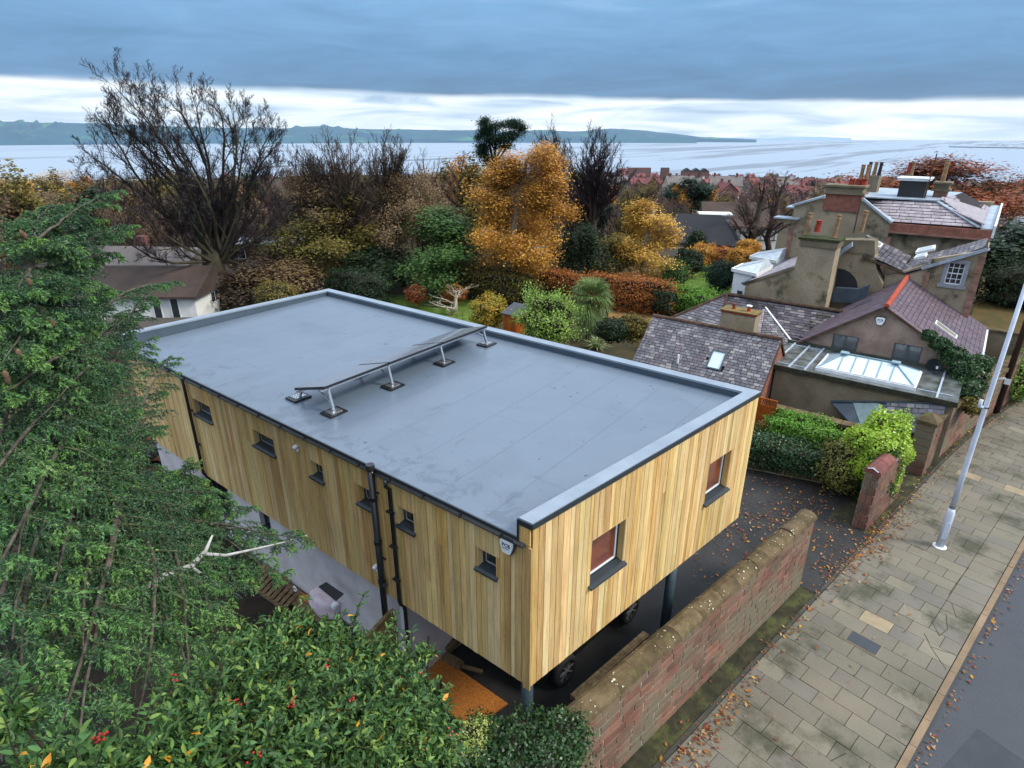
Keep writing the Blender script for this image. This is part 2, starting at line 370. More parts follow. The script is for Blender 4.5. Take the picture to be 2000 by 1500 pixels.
def boards(o, e, z0, ztop, wins, first_w=.0, seed=3, wmean=.122):
    r = random.Random(seed); ex = (e - o).normalized(); L = (e - o).length; out = Vector((ex.y, -ex.x, 0)); Ms = []
    cuts = [0.]; 
    while cuts[-1] < L - .05: cuts.append(min(L, cuts[-1] + wmean * r.choice([.78, 1, 1, 1.12, .66, 1.25])))
    if L - cuts[-2] < .06: cuts.pop(-2)
    for a, b in zip(cuts, cuts[1:]):
        segs = [(z0 + r.uniform(-.004, .004), ztop)]
        for h in wins:
            if b > h[0] + .01 and a < h[1] - .01:
                # trim: split the board strip in up to three widths is avoided, the reveal boards hide the edge
                segs = [(z0, h[2] - .0), (h[3], ztop)]
                if a < h[0] - .012: # keep sliver beside the opening
                    c = o + ex * ((a + h[0]) / 2) + out * .012; Ms.append(frame_M(c + Vector((0, 0, (h[2] + h[3]) / 2)), ex, -out, Vector((0, 0, 1)), (h[0] - a - .006, .024, h[3] - h[2])))
                if b > h[1] + .012:
                    c = o + ex * ((b + h[1]) / 2) + out * .012; Ms.append(frame_M(c + Vector((0, 0, (h[2] + h[3]) / 2)), ex, -out, Vector((0, 0, 1)), (b - h[1] - .006, .024, h[3] - h[2])))
        # long runs carry one butt joint now and then
        out_segs = []
        for p, q in segs:
            if q - p > 2.2 and r.random() < .13:
                m = r.uniform(p + .6, q - .6); out_segs += [(p, m - .002), (m + .002, q)]
            else: out_segs.append((p, q))
        dth = r.uniform(-.003, .003)
        for p, q in out_segs:
            c = o + ex * ((a + b) / 2) + out * (.012 + dth)
            Ms.append(frame_M(c + Vector((0, 0, (p + q) / 2)), ex, -out, Vector((0, 0, 1)), (b - a - .009, .024, q - p)))
    return Ms
Bs = boards(W_ + Vector((0, -.03, 0)), S_, ZB, 4.80, [(h[0] - .03, h[1] - .03, h[2], h[3]) for h in win_side], seed=5)
Bf = boards(S_, E_, ZB, ZT, win_front, seed=8)
def side_frame(o, e):
    ex = (e - o).normalized(); return ex, Vector((ex.y, -ex.x, 0))
exS, outS = side_frame(W_, S_); exF, outF = side_frame(S_, E_)
# little return of cladding above the gutter at each end of the west side
pieces('cladding_board', Bf + Bs, M_board, house, 'block', 300, 'cladding_boards')
# wall core (sheathing) set 3 mm behind the boards
mb = MB()
wall_holes(mb, W_ - outS * .003, exS, lenW, ZB + .01, 4.79, win_side, .12, outS)
LF = (E_ - S_).length
wall_holes(mb, S_ - outF * .003 + exF * .02, exF, LF - .04, ZB + .01, ZT - .01, [(a - .02, b - .02, c, d) for a, b, c, d in win_front], .12, outF)
for a, b in ((E_, N_), (N_, W_)):
    ex, out = side_frame(a, b); wall_holes(mb, a - out * .003 + ex * .13, ex, (b - a).length - .26, ZB + .01, ZT - .01, [], .12, out)
mb.build('wall_core', M_board2, house)
# east and north cladding, one joined part (not seen)
mb = MB()
for a, b in ((E_, N_), (N_, W_)):
    for M in boards(a, b, ZB, ZT, [], seed=2):
        mb.hexa([M @ Vector(q) for q in [(-.5, -.5, -.5), (.5, -.5, -.5), (.5, .5, -.5), (-.5, .5, -.5), (-.5, -.5, .5), (.5, -.5, .5), (.5, .5, .5), (-.5, .5, .5)]])
mb.build('rear_cladding', M_board, house, kind='stuff')
# soffit
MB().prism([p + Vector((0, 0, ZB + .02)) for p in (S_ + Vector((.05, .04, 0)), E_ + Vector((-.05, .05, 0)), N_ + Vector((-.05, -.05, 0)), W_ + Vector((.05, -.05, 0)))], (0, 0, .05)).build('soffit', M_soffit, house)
# roof deck: falls towards the west gutter
zW, zE = 4.885, 5.03
deck = [Vector((5.44, 4.16, zW)), Vector((11.68, 3.2, zE)), Vector((11.68, 16.86, zE)), Vector((5.50, 17.05, zW))]
MB().prism(deck, (0, 0, -.06)).build('roof_deck', M_roof, house)
# parapets: inner upstand + felt capping with drip trim
def parapet(name, a, b, na, nb, wd=.2):
    """a,b outer corners; na,nb inner corners"""
    mb = MB(); z0, z1 = 4.80, 5.155
    A = [a, b, nb, na]; mb.hexa([p + Vector((0, 0, z0)) for p in A] + [p + Vector((0, 0, z1)) for p in A]); mb.build(name, M_upst, house)
inner = [Vector((5.49 - .01, 4.14, 0)), Vector((11.66, 3.19, 0)), Vector((11.67, 16.86, 0)), Vector((5.58, 17.06, 0))]
outer = [S_ + Vector((0.0, .005, 0)), E_ + Vector((-.01, .01, 0)), N_ + Vector((-.01, -.01, 0)), W_ + Vector((.0, -.01, 0))]
for k, (i, j) in enumerate(((0, 1), (1, 2), (2, 3))): parapet('parapet', outer[i], outer[j], inner[i], inner[j])
def off_poly(P, Q, z0, z1):
    return [p + Vector((0, 0, z0)) for p in P] + [p + Vector((0, 0, z1)) for p in P]
oc = [S_ + Vector((-.035, -.035, 0)), E_ + Vector((.035, -.03, 0)), N_ + Vector((.03, .03, 0)), W_ + Vector((-.035, .03, 0))]
ic = [Vector((5.455, 4.15, 0)), Vector((11.645, 3.205, 0)), Vector((11.655, 16.845, 0)), Vector((5.535, 17.045, 0))]
for i, j in ((0, 1), (1, 2), (2, 3)):
    A = [oc[i], oc[j], ic[j], ic[i]]
    mb = MB(); mb.hexa([p + Vector((0, 0, 5.156)) for p in A] + [p + Vector((0, 0, 5.20)) for p in A]); mb.build('parapet_capping', M_cap, house)
    d = (oc[j] - oc[i]).normalized(); o = Vector((d.y, -d.x, 0))
    mb = MB(); mb.hexa([p + Vector((0, 0, z)) for z in (5.10, 5.185) for p in (oc[i], oc[j], oc[j] + o * .012, oc[i] + o * .012)]); mb.build('edge_trim', M_trim, house)
# cheek trims where the parapets stop at the gutter
for p, q in ((Vector((5.445, 3.915, 0)), Vector((5.445, 4.15, 0))), (Vector((5.525, 17.05, 0)), Vector((5.525, 17.28, 0)))):
    mb = MB(); mb.bb((p.x - .014, p.y, 5.105), (p.x, q.y, 5.19)); mb.build('edge_trim', M_trim, house)
MB().bb((5.425, 4.128, 4.76), (5.442, 4.158, 5.19)).build('edge_trim', M_trim, house)
# return cladding under the south-west cheek
pieces('cladding_board', [frame_M(Vector((5.462, 4.045, 4.96)), Vector((0, 1, 0)), Vector((1, 0, 0)), Vector((0, 0, 1)), (.19, .024, .29)),
                          frame_M(Vector((5.47, 3.99, 3.45)), Vector((0, 1, 0)), Vector((1, 0, 0)), Vector((0, 0, 1)), (.125, .026, 2.64))], M_board, house)
# eaves drip trim and gutter on the west side
mb = MB(); mb.hexa([Vector(p) for p in [(5.42, 4.13, 4.845), (5.445, 4.13, 4.845), (5.505, 17.06, 4.845), (5.48, 17.06, 4.845), (5.42, 4.13, 4.897), (5.445, 4.13, 4.897), (5.505, 17.06, 4.897), (5.48, 17.06, 4.897)]])
mb.build('eaves_trim', M_trim, house)
gut = MB(); npf = 9
ys = (4.02, 17.2)
ring = [(math.cos(math.pi + math.pi * k / (npf - 1)) * .042, math.sin(math.pi + math.pi * k / (npf - 1)) * .042) for k in range(npf)] + [(.036, 0), (.0, -.033), (-.036, 0)]
vs = []
for y in ys:
    x0 = 5.395 + (y - 3.95) * .006
    vs += [(x0 + a, y, 4.835 + b) for a, b in ring]
nr = len(ring)
gut.add(vs, [(k, (k + 1) % nr, nr + (k + 1) % nr, nr + k) for k in range(nr)] + [tuple(range(nr)), tuple(range(nr, 2 * nr))[::-1]])
g = gut.build('gutter', M_black, house)
for k in range(17):
    y = 4.4 + k * .78; x0 = 5.395 + (y - 3.95) * .006
    MB().bb((x0 - .024, y, 4.785), (x0 + .07, y + .03, 4.83)).build('gutter_bracket', M_black, g)
# windows
def window(name, o, ex, out, h, sill=True, red=False, two=False, sd=.075, bar=.045, parent=house, fr=M_trim, gl=M_glass, depth=.10, reveal=None):
    u0, u1, z0, z1 = h; P = lambda u, v, z: o + ex * u + out * v + Vector((0, 0, z))
    def blk(mb, u0, u1, v0, v1, z0, z1): mb.hexa([P(u0, v0, z0), P(u1, v0, z0), P(u1, v1, z0), P(u0, v1, z0), P(u0, v0, z1), P(u1, v0, z1), P(u1, v1, z1), P(u0, v1, z1)])
    f = MB(); d = -depth
    blk(f, u0, u0 + bar, d, d - .05, z0, z1); blk(f, u1 - bar, u1, d, d - .05, z0, z1); blk(f, u0 + bar, u1 - bar, d, d - .05, z1 - bar, z1); blk(f, u0 + bar, u1 - bar, d, d - .05, z0, z0 + bar)
    if two: m = (u0 + u1) / 2; blk(f, m - bar * .8, m + bar * .8, d + .002, d - .05, z0 + bar, z1 - bar)
    win = f.build('window', fr, parent)
    p = MB(); blk(p, u0 + bar, u1 - bar, d - .02, d - .026, z0 + bar, z1 - bar); p.build('pane', gl, win)
    if red is not False:
        q = MB(); b2 = bar + .012
        blk(q, u0 + bar, u0 + b2 + .01, d - .004, d - .019, z0 + bar, z1 - bar); blk(q, u1 - b2 - .02, u1 - bar, d - .004, d - .019, z0 + bar, z1 - bar); blk(q, u0 + b2, u1 - b2, d - .004, d - .019, z0 + bar, z0 + b2 + .018)
        q.build('glazing_bead', M_white, win)
    if sill:
        s = MB(); a, b = u0 - .03, u1 + .03
        s.add([P(u0, d + .01, z0 + .035), P(u1, d + .01, z0 + .035), P(b, .028, z0 + .012), P(a, .028, z0 + .012), P(b, sd, z0 - .008), P(a, sd, z0 - .008), P(b, sd, z0 - .04), P(a, sd, z0 - .04), P(b, sd - .02, z0 - .04), P(a, sd - .02, z0 - .04), P(b, .028, z0 - .02), P(a, .028, z0 - .02), P(u1, d + .01, z0 - .0), P(u0, d + .01, z0 - .0)],
              [(0, 1, 2, 3), (3, 2, 4, 5), (5, 4, 6, 7), (7, 6, 8, 9), (9, 8, 10, 11), (11, 10, 12, 13), (1, 12, 10, 2), (0, 3, 11, 13), (2, 10, 8, 4), (4, 8, 6), (3, 5, 9, 11), (5, 7, 9)])
        s.build('sill', M_trim, win)
    return win
M_glint = mat('curtained_glass', lin('#7c3a26'), lin('#3f190f'), rough=.12, spec=.8, scale=1.6, coat=.6)
for h in win_side:
    wn = window('window', W_, exS, outS, h, bar=.05)
    # pale inner sash visible through the glass
    u0, u1, z0, z1 = h; P = lambda u, v, z: W_ + exS * u + outS * v + Vector((0, 0, z))
    mb = MB()
    for a, b, c, d in ((u0 + .06, u0 + .075, z0 + .06, z1 - .06), (u0 + .06, u1 - .06, z0 + .06, z0 + .072)):
        mb.hexa([P(a, -.104, c), P(b, -.104, c), P(b, -.118, c), P(a, -.118, c), P(a, -.104, d), P(b, -.104, d), P(b, -.118, d), P(a, -.118, d)])
    mb.build('glazing_bead', mat('grey_bead', (.35, .37, .38), rough=.4), wn)
for h in win_front: window('window', S_, exF, outF, h, red=True, gl=M_glint, bar=.05, sd=.095)
# timber reveals of the front windows
for o, ex, out, wl in ((S_, exF, outF, win_front), (W_, exS, outS, win_side)):
    for u0, u1, z0, z1 in wl:
        mb = MB(); P = lambda u, v, z: o + ex * u + out * v + Vector((0, 0, z))
        for a, b, c, d in ((u1 - .012, u1 - .001, z0, z1), (u0 + .001, u0 + .012, z0, z1), (u0 + .012, u1 - .012, z1 - .012, z1 - .001)):
            mb.hexa([P(a, .02, c), P(b, .02, c), P(b, -.099, c), P(a, -.099, c), P(a, .02, d), P(b, .02, d), P(b, -.099, d), P(a, -.099, d)])
        mb.build('window_reveal', M_board, house)
# ground floor of white render
mb = MB(); low = [(13.12 - 6.84, 14.12 - 6.84, 1.22, 2.08), (11.32 - 6.84, 11.76 - 6.84, 1.55, 2.03)]
lo = Vector((5.62, 16.9, 0)); exl = Vector((0, -1, 0)); outl = Vector((-1, 0, 0)); LL = 16.9 - 6.84
lowU = [(16.9 - (b + 6.84), 16.9 - (a + 6.84), c, d) for a, b, c, d in low]
wall_holes(mb, lo, exl, LL, -.05, 2.215, lowU, .18, outl)
wall_holes(mb, Vector((5.80, 6.84, 0)), Vector((1, 0, 0)), 5.9, -.05, 2.215, [], .18, Vector((0, -1, 0)))
wall_holes(mb, Vector((11.7, 7.03, 0)), Vector((0, 1, 0)), 9.8, -.05, 2.215, [], .18, Vector((1, 0, 0)))
wall_holes(mb, Vector((11.5, 16.9, 0)), Vector((-1, 0, 0)), 5.7, -.05, 2.215, [], .18, Vector((0, 1, 0)))
mb.build('rendered_wall', M_render, house)
for h in lowU: window('window', lo, exl, outl, h, bar=.05, sd=.09, two=h[1] - h[0] > .8)
MB().bb((5.50, 7.2, .38), (5.60, 16.8, .47)).build('drain_channel', M_black, house)
MB().bb((5.596, 6.87, 1.4), (5.612, 7.0, 2.2)).build('bead', M_white, house)
# pipes
def pipe(path, r, name, nb=None, zs=()):
    mb = MB(); mb.tube(path, r, 12); p = mb.build(name, M_black, house, smooth=True)
    x, y = path[0][0], path[0][1]
    for z in zs: MB().bb((x - .012, y - .10 if nb else y - .05, z - .012), (x + .06, y + .055, z + .012)).build('pipe_clip', M_black, p)
    return p
pipe([(5.375, 6.80, 4.82), (5.375, 6.80, 4.70), (5.44, 6.80, 4.62), (5.44, 6.80, 2.30), (5.46, 6.80, 2.2), (5.53, 6.80, 2.12), (5.55, 6.80, 2.0), (5.55, 6.80, 0)], .036, 'downpipe', True, (4.2, 3.5, 2.8))
pipe([(5.455, 13.88, 4.80), (5.47, 13.88, 4.62), (5.47, 13.88, 2.30), (5.56, 13.88, 2.1), (5.56, 13.88, 0)], .034, 'downpipe', True, (4.0, 3.1))
soil = MB(); soil.tube([(5.40, 7.19, 0), (5.40, 7.19, 4.88)], .058, 14); sp_ = soil.build('soil_pipe', M_black, house, smooth=True)
MB().tube([(5.40, 7.19, 4.86), (5.40, 7.19, 4.90), (5.40, 7.19, 4.96)], [.075, .078, .07], 14).build('vent_cap', M_black, sp_)
for z in (4.3, 3.4, 2.55, 1.3): MB().tube([(5.40, 7.19, z - .035), (5.40, 7.19, z + .035)], .07, 12).build('pipe_collar', M_black, sp_)
MB().tube([(5.40, 7.19, 2.5), (5.36, 7.05, 2.56)], .045, 10).build('access_cap', M_black, sp_)
for z in (4.45, 3.1): MB().bb((5.40, 7.04, z - .012), (5.425, 7.14, z + .012)).build('pipe_clip', M_black, sp_)
# steel posts with base plates
for x, y in ((5.80, 4.22), (9.72, 3.50)):
    pm = MB(); pm.tube([(x, y, 0), (x, y, 2.22)], .10, 20); p = pm.build('steel_post', M_steel, house, smooth=True)
    MB().box((x, y, .012), (.34, .34, .024)).build('base_plate', M_steel, p)

# ---- alarm box, lights
def screen_text(name, s, size, loc, ex, ez, mt, parent, ext=.0015):
    cu = bpy.data.curves.new(name, 'FONT'); cu.body = s; cu.size = size; cu.extrude = ext; cu.align_x = 'CENTER'; cu.align_y = 'CENTER'; cu.resolution_u = 2; cu.offset = size * .015
    o = bpy.data.objects.new('t', cu); col.objects.link(o); dg = bpy.context.evaluated_depsgraph_get(); me = bpy.data.meshes.new_from_object(o.evaluated_get(dg)); col.objects.unlink(o); bpy.data.objects.remove(o)
    ex = Vector(ex).normalized(); ez = Vector(ez).normalized(); nn = ex.cross(ez)
    M = Matrix(((ex.x, ez.x, nn.x), (ex.y, ez.y, nn.y), (ex.z, ez.z, nn.z)))
    for v in me.vertices: v.co = M @ v.co + Vector(loc)
    me.materials.clear(); me.materials.append(mt); return link(name, me, parent)
def alarm(loc, s, label, out=(-1, 0, 0), ex=(0, -1, 0), txt=True):
    t = thing('alarm_box', loc, label, 'alarm box'); L = Vector(loc); ex = Vector(ex); o = Vector(out); z = Vector((0, 0, 1))
    sh = [(-.5, .42), (-.3, .5), (.3, .5), (.5, .42), (.5, .1), (.3, -.45), (.15, -.5), (-.15, -.5), (-.3, -.45), (-.5, .1)]
    MB().prism([L + ex * a * s * 1.08 + z * b * s * 1.08 for a, b in sh], o * .05 * s / .2).build('backplate', M_trim, t)
    MB().prism([L + o * .0502 * s / .2 + ex * a * s * .93 + z * b * s * .93 for a, b in sh], o * .022 * s / .2).build('cover', M_white, t, bev=.003)
    if txt:
        F_ = L + o * (.0735 * s / .2)
        screen_text('lettering', 'PCB', s * .34, F_ + z * s * .12, ex, z, M_ink, t); screen_text('small_lettering', 'SECURITY', s * .115, F_ - z * s * .10, ex, z, M_blueink, t)
    return t
alarm((5.452, 4.30, 4.69), .24, 'white and black PCB alarm box at the front corner of the timber house')
def sec_light(loc, label):
    t = thing('security_light', loc, label, 'security light'); x, y, z = loc
    MB().box((x, y, z), (.03, .07, .09)).build('bracket', M_white, t)
    MB().tube([(x - .01, y, z + .03), (x - .06, y - .01, z + .05), (x - .13, y - .02, z + .035)], [.03, .045, .036], 12).build('lamp_head', M_white, t, smooth=True)
    MB().tube([(x - .03, y - .02, z - .01), (x - .07, y - .04, z - .05)], [.02, .028], 10).build('sensor', M_white, t, smooth=True)
sec_light((5.52, 9.48, 4.46), 'white security light between the side windows of the timber house')
sec_light((5.50, 7.38, 2.72), 'small white light low beside the black soil pipe')

# ---- solar array
sol = thing('solar_array', (8.7, 9.9, 4.95), 'tilted row of three dark solar panels on aluminium legs across the flat roof', 'solar panels')
def roofz(x): return zW + (zE - zW) * (x - 5.44) / (11.68 - 5.44)
def PS(u, v, z): return Vector((6.33 + u, 9.42 + .025 * u + v, 0)) + Vector((0, 0, z))
ua, ub = -.14, 4.88; fz, bz = 5.50, 5.20; fv, bv = .0, 1.06
sl = Vector((0, bv - fv, bz - fz)).normalized()
for k in range(3):
    a = ua + (ub - ua) * k / 3 + .012; b = ua + (ub - ua) * (k + 1) / 3 - .012
    def corners(z): return [PS(a, fv, fz + z), PS(b, fv, fz + z), PS(b, bv, bz + z), PS(a, bv, bz + z)]
    pn = MB(); pn.hexa(corners(-.05) + corners(0)); p = pn.build('solar_panel', M_black, sol)
    def inn(z, e=.028): return [PS(a + e, fv + e, fz + z - e * .28), PS(b - e, fv + e, fz + z - e * .28), PS(b - e, bv - e, bz + z + e * .28), PS(a + e, bv - e, bz + z + e * .28)]
    g = MB(); g.hexa(inn(.0) + inn(.0035)); g.build('panel_glass', M_pv, p)
for v, z in ((.05, fz - .075), (bv - .12, bz - .05)):
    MB().hexa([PS(ua - .04, v, z - .03), PS(ub + .04, v, z - .03), PS(ub + .04, v + .04, z - .03), PS(ua - .04, v + .04, z - .03), PS(ua - .04, v, z), PS(ub + .04, v, z), PS(ub + .04, v + .04, z), PS(ua - .04, v + .04, z)]).build('rail', M_alu, sol)
for u in (0., 1.56, 3.2, 4.79):
    x = 6.33 + u; rz = roofz(x)
    for v, front in ((-.03, 1), (1.16, 0)):
        c = PS(u, v, rz + .02)
        fp = MB().box(c, (.40, .34, .04)).build('foot_pad', M_black, sol)
        MB().box(c + Vector((0, 0, .029)), (.25, .22, .016)).build('foot_plate', M_alu, fp)
        st = MB()
        for i in range(4):
            for j in range(3): st.box(c + Vector((-.09 + .06 * i, -.07 + .07 * j, .040)), (.022, .022, .006))
        st.build('plate_holes', M_black, fp)
    MB().bar(PS(u, -.02, rz + .06), PS(u, .08, fz - .09), .045).build('leg', M_alu, sol)
    MB().bar(PS(u, .0, rz + .2), PS(u, .42, fz - .2), .025).build('brace', M_alu, sol)
    MB().bar(PS(u, .02, fz - .07), PS(u, 1.02, bz - .05), .04).build('cross_rail', M_alu, sol)
    MB().bar(PS(u, 1.10, rz + .06), PS(u, 1.0, bz - .05), .045).build('leg', M_alu, sol)

# ================================================================== CAR UNDER THE HOUSE
M_paint = mat('black_paint', (.006, .006, .008), (.008, .008, .01), rough=.12, spec=.6, coat=1.)
M_tyre = mat('tyre_rubber', (.012, .012, .012), (.02, .02, .02), rough=.85)
def car(cx, cy, ang):
    t = thing('parked_car', (0, 0, 0), 'black car parked in the shade under the overhanging house', 'car')
    prof = [(-1.72, .32), (-1.76, .62), (-1.68, .82), (-1.38, .90), (-.95, 1.27), (.35, 1.30), (.92, .93), (1.62, .80), (1.78, .55), (1.75, .3)]
    mb = MB(); ws = [(.0, 1.), ]
    n = len(prof); vs = []
    for y, k in ((-.76, .0), (-.70, 1.), (.70, 1.), (.76, 0.)):
        for x, z in prof:
            inset = .10 * max(0, (z - .85) / .45)
            yy = y - math.copysign(inset, y) - (math.copysign(.0, y)); zz = z if abs(y) < .75 else min(z, .9) * .985
            xx = x * (.985 if abs(y) > .75 else 1); vs.append((xx, yy if abs(y) < .75 else y, zz))
    fs = [(r * n + k, r * n + (k + 1) % n, (r + 1) * n + (k + 1) % n, (r + 1) * n + k) for r in range(3) for k in range(n)] + [tuple(range(n)), tuple(range(3 * n, 4 * n))[::-1]]
    mb.add(vs, fs).build('car_body', M_paint, t, bev=.02, smooth=True)
    for y in (-.70, .70):
        s = 1 if y > 0 else -1
        MB().prism([(-1.22, y + s * .002, .93), (-.93, y - s * .07, 1.2), (-.1, y - s * .07, 1.22), (-.1, y + s * .002, .93)], (0, s * .012, 0)).build('side_window', M_glass, t)
        MB().prism([(-.03, y + s * .002, .93), (-.03, y - s * .07, 1.22), (.32, y - s * .07, 1.22), (.78, y + s * .002, .94)], (0, s * .012, 0)).build('side_window', M_glass, t)
    MB().prism([(.40, -.58, 1.275), (.9, -.64, .955), (.9, .64, .955), (.40, .58, 1.275)], (.01, 0, .01)).build('windscreen', M_glass, t)
    MB().prism([(-1.0, -.58, 1.245), (-1.36, -.62, .92), (-1.36, .62, .92), (-1.0, .58, 1.245)], (-.01, 0, .01)).build('rear_window', M_glass, t)
    for y in (-.55, .55):
        MB().box((1.73, y, .66), (.08, .26, .12)).build('headlight', mat('lamp_glass', (.6, .62, .65), rough=.1), t, bev=.02)
        MB().box((-1.72, y, .74), (.08, .22, .14)).build('tail_light', mat('tail_red', (.3, .01, .01), rough=.15), t, bev=.02)
    for x in (-1.13, 1.13):
        for y in (-.80, .80):
            wmb = MB(); s = 1 if y > 0 else -1
            ring = [(.315, -.08), (.33, -.05), (.33, .05), (.315, .08), (.22, .085), (.22, -.085)]
            K = 28; vs = [(x + r_ * math.cos(2 * math.pi * k / K), y + v_, .33 + r_ * math.sin(2 * math.pi * k / K)) for k in range(K) for r_, v_ in ring]
            wmb.add(vs, [(k * 6 + j, k * 6 + (j + 1) % 6, ((k + 1) % K) * 6 + (j + 1) % 6, ((k + 1) % K) * 6 + j) for k in range(K) for j in range(6)])
            tyre = wmb.build('wheel', M_tyre, t, smooth=True)
            rm = MB(); rm.tube([(x, y + s * .03, .33), (x, y + s * .07, .33)], .05, 12)
            for k in range(7):
                a = 2 * math.pi * k / 7 + .3; rm.bar((x + .03 * math.cos(a), y + s * .055, .33 + .03 * math.sin(a)), (x + .215 * math.cos(a), y + s * .07, .33 + .215 * math.sin(a)), .034, .02)
            rm.build('rim', M_alu, tyre)
            MB().tube([(x, y - s * .05, .33), (x, y + s * .02, .33)], .21, 20).build('wheel_well', M_soffit, tyre)
    t.location = (cx, cy, 0); t.rotation_euler = (0, 0, ang); return t
car(8.72, 5.28, R(-5.6))
# ================================================================== GROUND AND STREET
O2 = Vector((12, 0, 0)); TH = R(-10.4); sV = Vector((math.cos(TH), math.sin(TH), 0)); nV = Vector((-sV.y, sV.x, 0)); ZV = Vector((0, 0, 1))
def SN(s, n, z=0.):   # street coordinates; the street bends gently away after s=9
    b = max(0., s - 9.) ; bend = -.006 * b * b
    return O2 + sV * s + nV * (n + bend) + ZV * z
M_soil = mat('garden_ground', lin('#2e2c1c'), lin('#3f351d'), rough=.95, scale=1.5, fine=.3, bump=.4, moss=lin('#3f2a15'), mossamt=.36, mossscale=.35)
M_grass = mat('lawn_grass', lin('#3f5a1f'), lin('#5d7429'), rough=.95, scale=2.0, fine=.25, bump=.5, moss=lin('#7a6a2c'), mossamt=.3)
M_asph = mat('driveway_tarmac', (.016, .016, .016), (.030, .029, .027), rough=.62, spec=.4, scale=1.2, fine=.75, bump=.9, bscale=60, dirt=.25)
M_road = mat('road_asphalt', lin('#3d4045'), lin('#33363b'), rough=.55, spec=.5, scale=.8, fine=.38, bump=.5, bscale=70, dirt=.15)
M_slab = mat('paving_slab', lin('#777061'), lin('#5f594d'), rough=.7, spec=.4, scale=1.6, rand=.09, randhue=.01, fine=.2, bump=.25, dirt=.3, palmix=.35, shift=False,
             pal=[lin('#78725f'), lin('#6f6a5e'), lin('#7d7560'), lin('#736e60'), lin('#676358'), lin('#7a7361'), lin('#706b5a'), lin('#756e5e'), lin('#605e5a'), lin('#7e7863')], moss=lin('#3f3e2d'), mossamt=.42, mossscale=.6)
M_slabp = mat('pale_slab', lin('#92846a'), lin('#7f725a'), rough=.8, scale=3, fine=.1)
M_joint = mat('joint_dirt', lin('#34302a'), lin('#3c3826'), rough=.95, scale=5, fine=.3)
M_kerb = mat('kerb_stone', lin('#84705a'), lin('#76654f'), rough=.8, scale=3, rand=.1, fine=.2, dirt=.2)
M_edge = mat('channel_stone', lin('#46443c'), lin('#33342c'), rough=.8, scale=3, rand=.15, fine=.25, moss=lin('#3b4226'), mossamt=.4)
M_dirt = mat('verge_dirt', lin('#3a3726'), lin('#242417'), rough=.95, scale=4, fine=.4, bump=.5, moss=lin('#4a4c2a'), mossamt=.45, mossscale=1.5)
M_sand = mat('sandstone', lin('#866858'), lin('#67584b'), rough=.88, scale=2.2, rand=.16, randhue=.015, bump=.5, fine=.35, moss=lin('#6a6250'), mossamt=.46, mossscale=.8, palmix=.42, dirt=.3,
             pal=[lin('#8a4a3a'), lin('#6b4334'), lin('#7d5a46'), lin('#95553f'), lin('#5e4a3c'), lin('#84483c'), lin('#74624c'), lin('#8e5c4a')])
M_sandp = mat('pink_sandstone', lin('#93604f'), lin('#774c3f'), rough=.9, scale=3.5, rand=.12, bump=.9, fine=.35, shift=True)
M_mort = mat('lime_mortar', lin('#a09684'), lin('#6b6353'), rough=.95, scale=6, fine=.3)
M_cope = mat('mossy_coping', lin('#66573f'), lin('#463b26'), rough=.92, scale=3.2, rand=.18, bump=.7, fine=.3, shift=True, moss=lin('#5f6030'), mossamt=.38, mossscale=1.4)
M_lich = mat('lichen_spots', lin('#b9b6a3'), lin('#9b9a80'), rough=.9, scale=8)
M_terra = mat('terracotta_roof', lin('#7c4b46'), lin('#5e3a34'), rough=.8, scale=5, fine=.2)

# ground: one sheet from the garden to the shore, falling to the estuary
def ground_z(r):
    return float(np.interp(r, [0, 42, 60, 100, 200, 400, 700, 1000, 1080, 1200], [0, 0, -.7, -3.5, -11, -25, -42, -53, -54.4, -58])) - .03
rs = [0.1, 3, 6, 9, 12, 15, 18, 21, 24, 27, 30, 35, 42, 50, 60, 75, 90, 110, 140, 180, 230, 290, 360, 450, 560, 700, 850, 1000, 1080, 1200]
K = 120; V = []; Fq = []
for i, r in enumerate(rs):
    for k in range(K):
        a = 2 * math.pi * k / K; V.append((r * math.sin(a), r * math.cos(a), ground_z(r) - (.12 if r < 46 else 0)))
for i in range(len(rs) - 1):
    for k in range(K): Fq.append((i * K + k, (i + 1) * K + k, (i + 1) * K + (k + 1) % K, i * K + (k + 1) % K))
V.append((0, 0, ground_z(0) - .12)); 
me = np_mesh('ground', V, [Fq, [(len(V) - 1, k, (k + 1) % K) for k in range(K)]], M_soil); link('ground', me, kind='structure')
def sheet(name, pts, z, m, **kw):
    MB().add([(p[0], p[1], z) for p in pts], [tuple(range(len(pts)))]).build(name, m, kind='structure', **kw)
ss = [-14, -8, -2, 3, 9] + [9 + k * 2.5 for k in range(1, 14)]
def strip(name, n0, n1, z, m, z2=None):
    z2 = z if z2 is None else z2; mb = MB()
    vs = [SN(s, n0, z) for s in ss] + [SN(s, n1, z2) for s in ss]; L = len(ss)
    mb.add(vs, [(i, i + 1, L + i + 1, L + i) for i in range(L - 1)]); return mb.build(name, m, kind='structure')
sheet('garden_soil', [SN(s, 1.47)[:2] for s in (-30, -14, 0, 9, 15, 20, 25, 31)] + [(44 * math.sin(R(a)), 44 * math.cos(R(a))) for a in range(88, -45, -7)], -.030, M_soil)
# driveway tarmac under and beside the house
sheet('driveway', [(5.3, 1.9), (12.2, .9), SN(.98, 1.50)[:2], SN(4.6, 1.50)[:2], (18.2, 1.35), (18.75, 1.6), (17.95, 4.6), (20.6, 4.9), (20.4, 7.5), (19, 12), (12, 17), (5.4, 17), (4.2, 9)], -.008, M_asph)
strip('road', -8.5, -1.385, -.11, M_road)
strip('pavement_bed', -1.27, 1.405, -.018, M_joint)
strip('verge', 1.49, 2.6, .004, M_dirt)
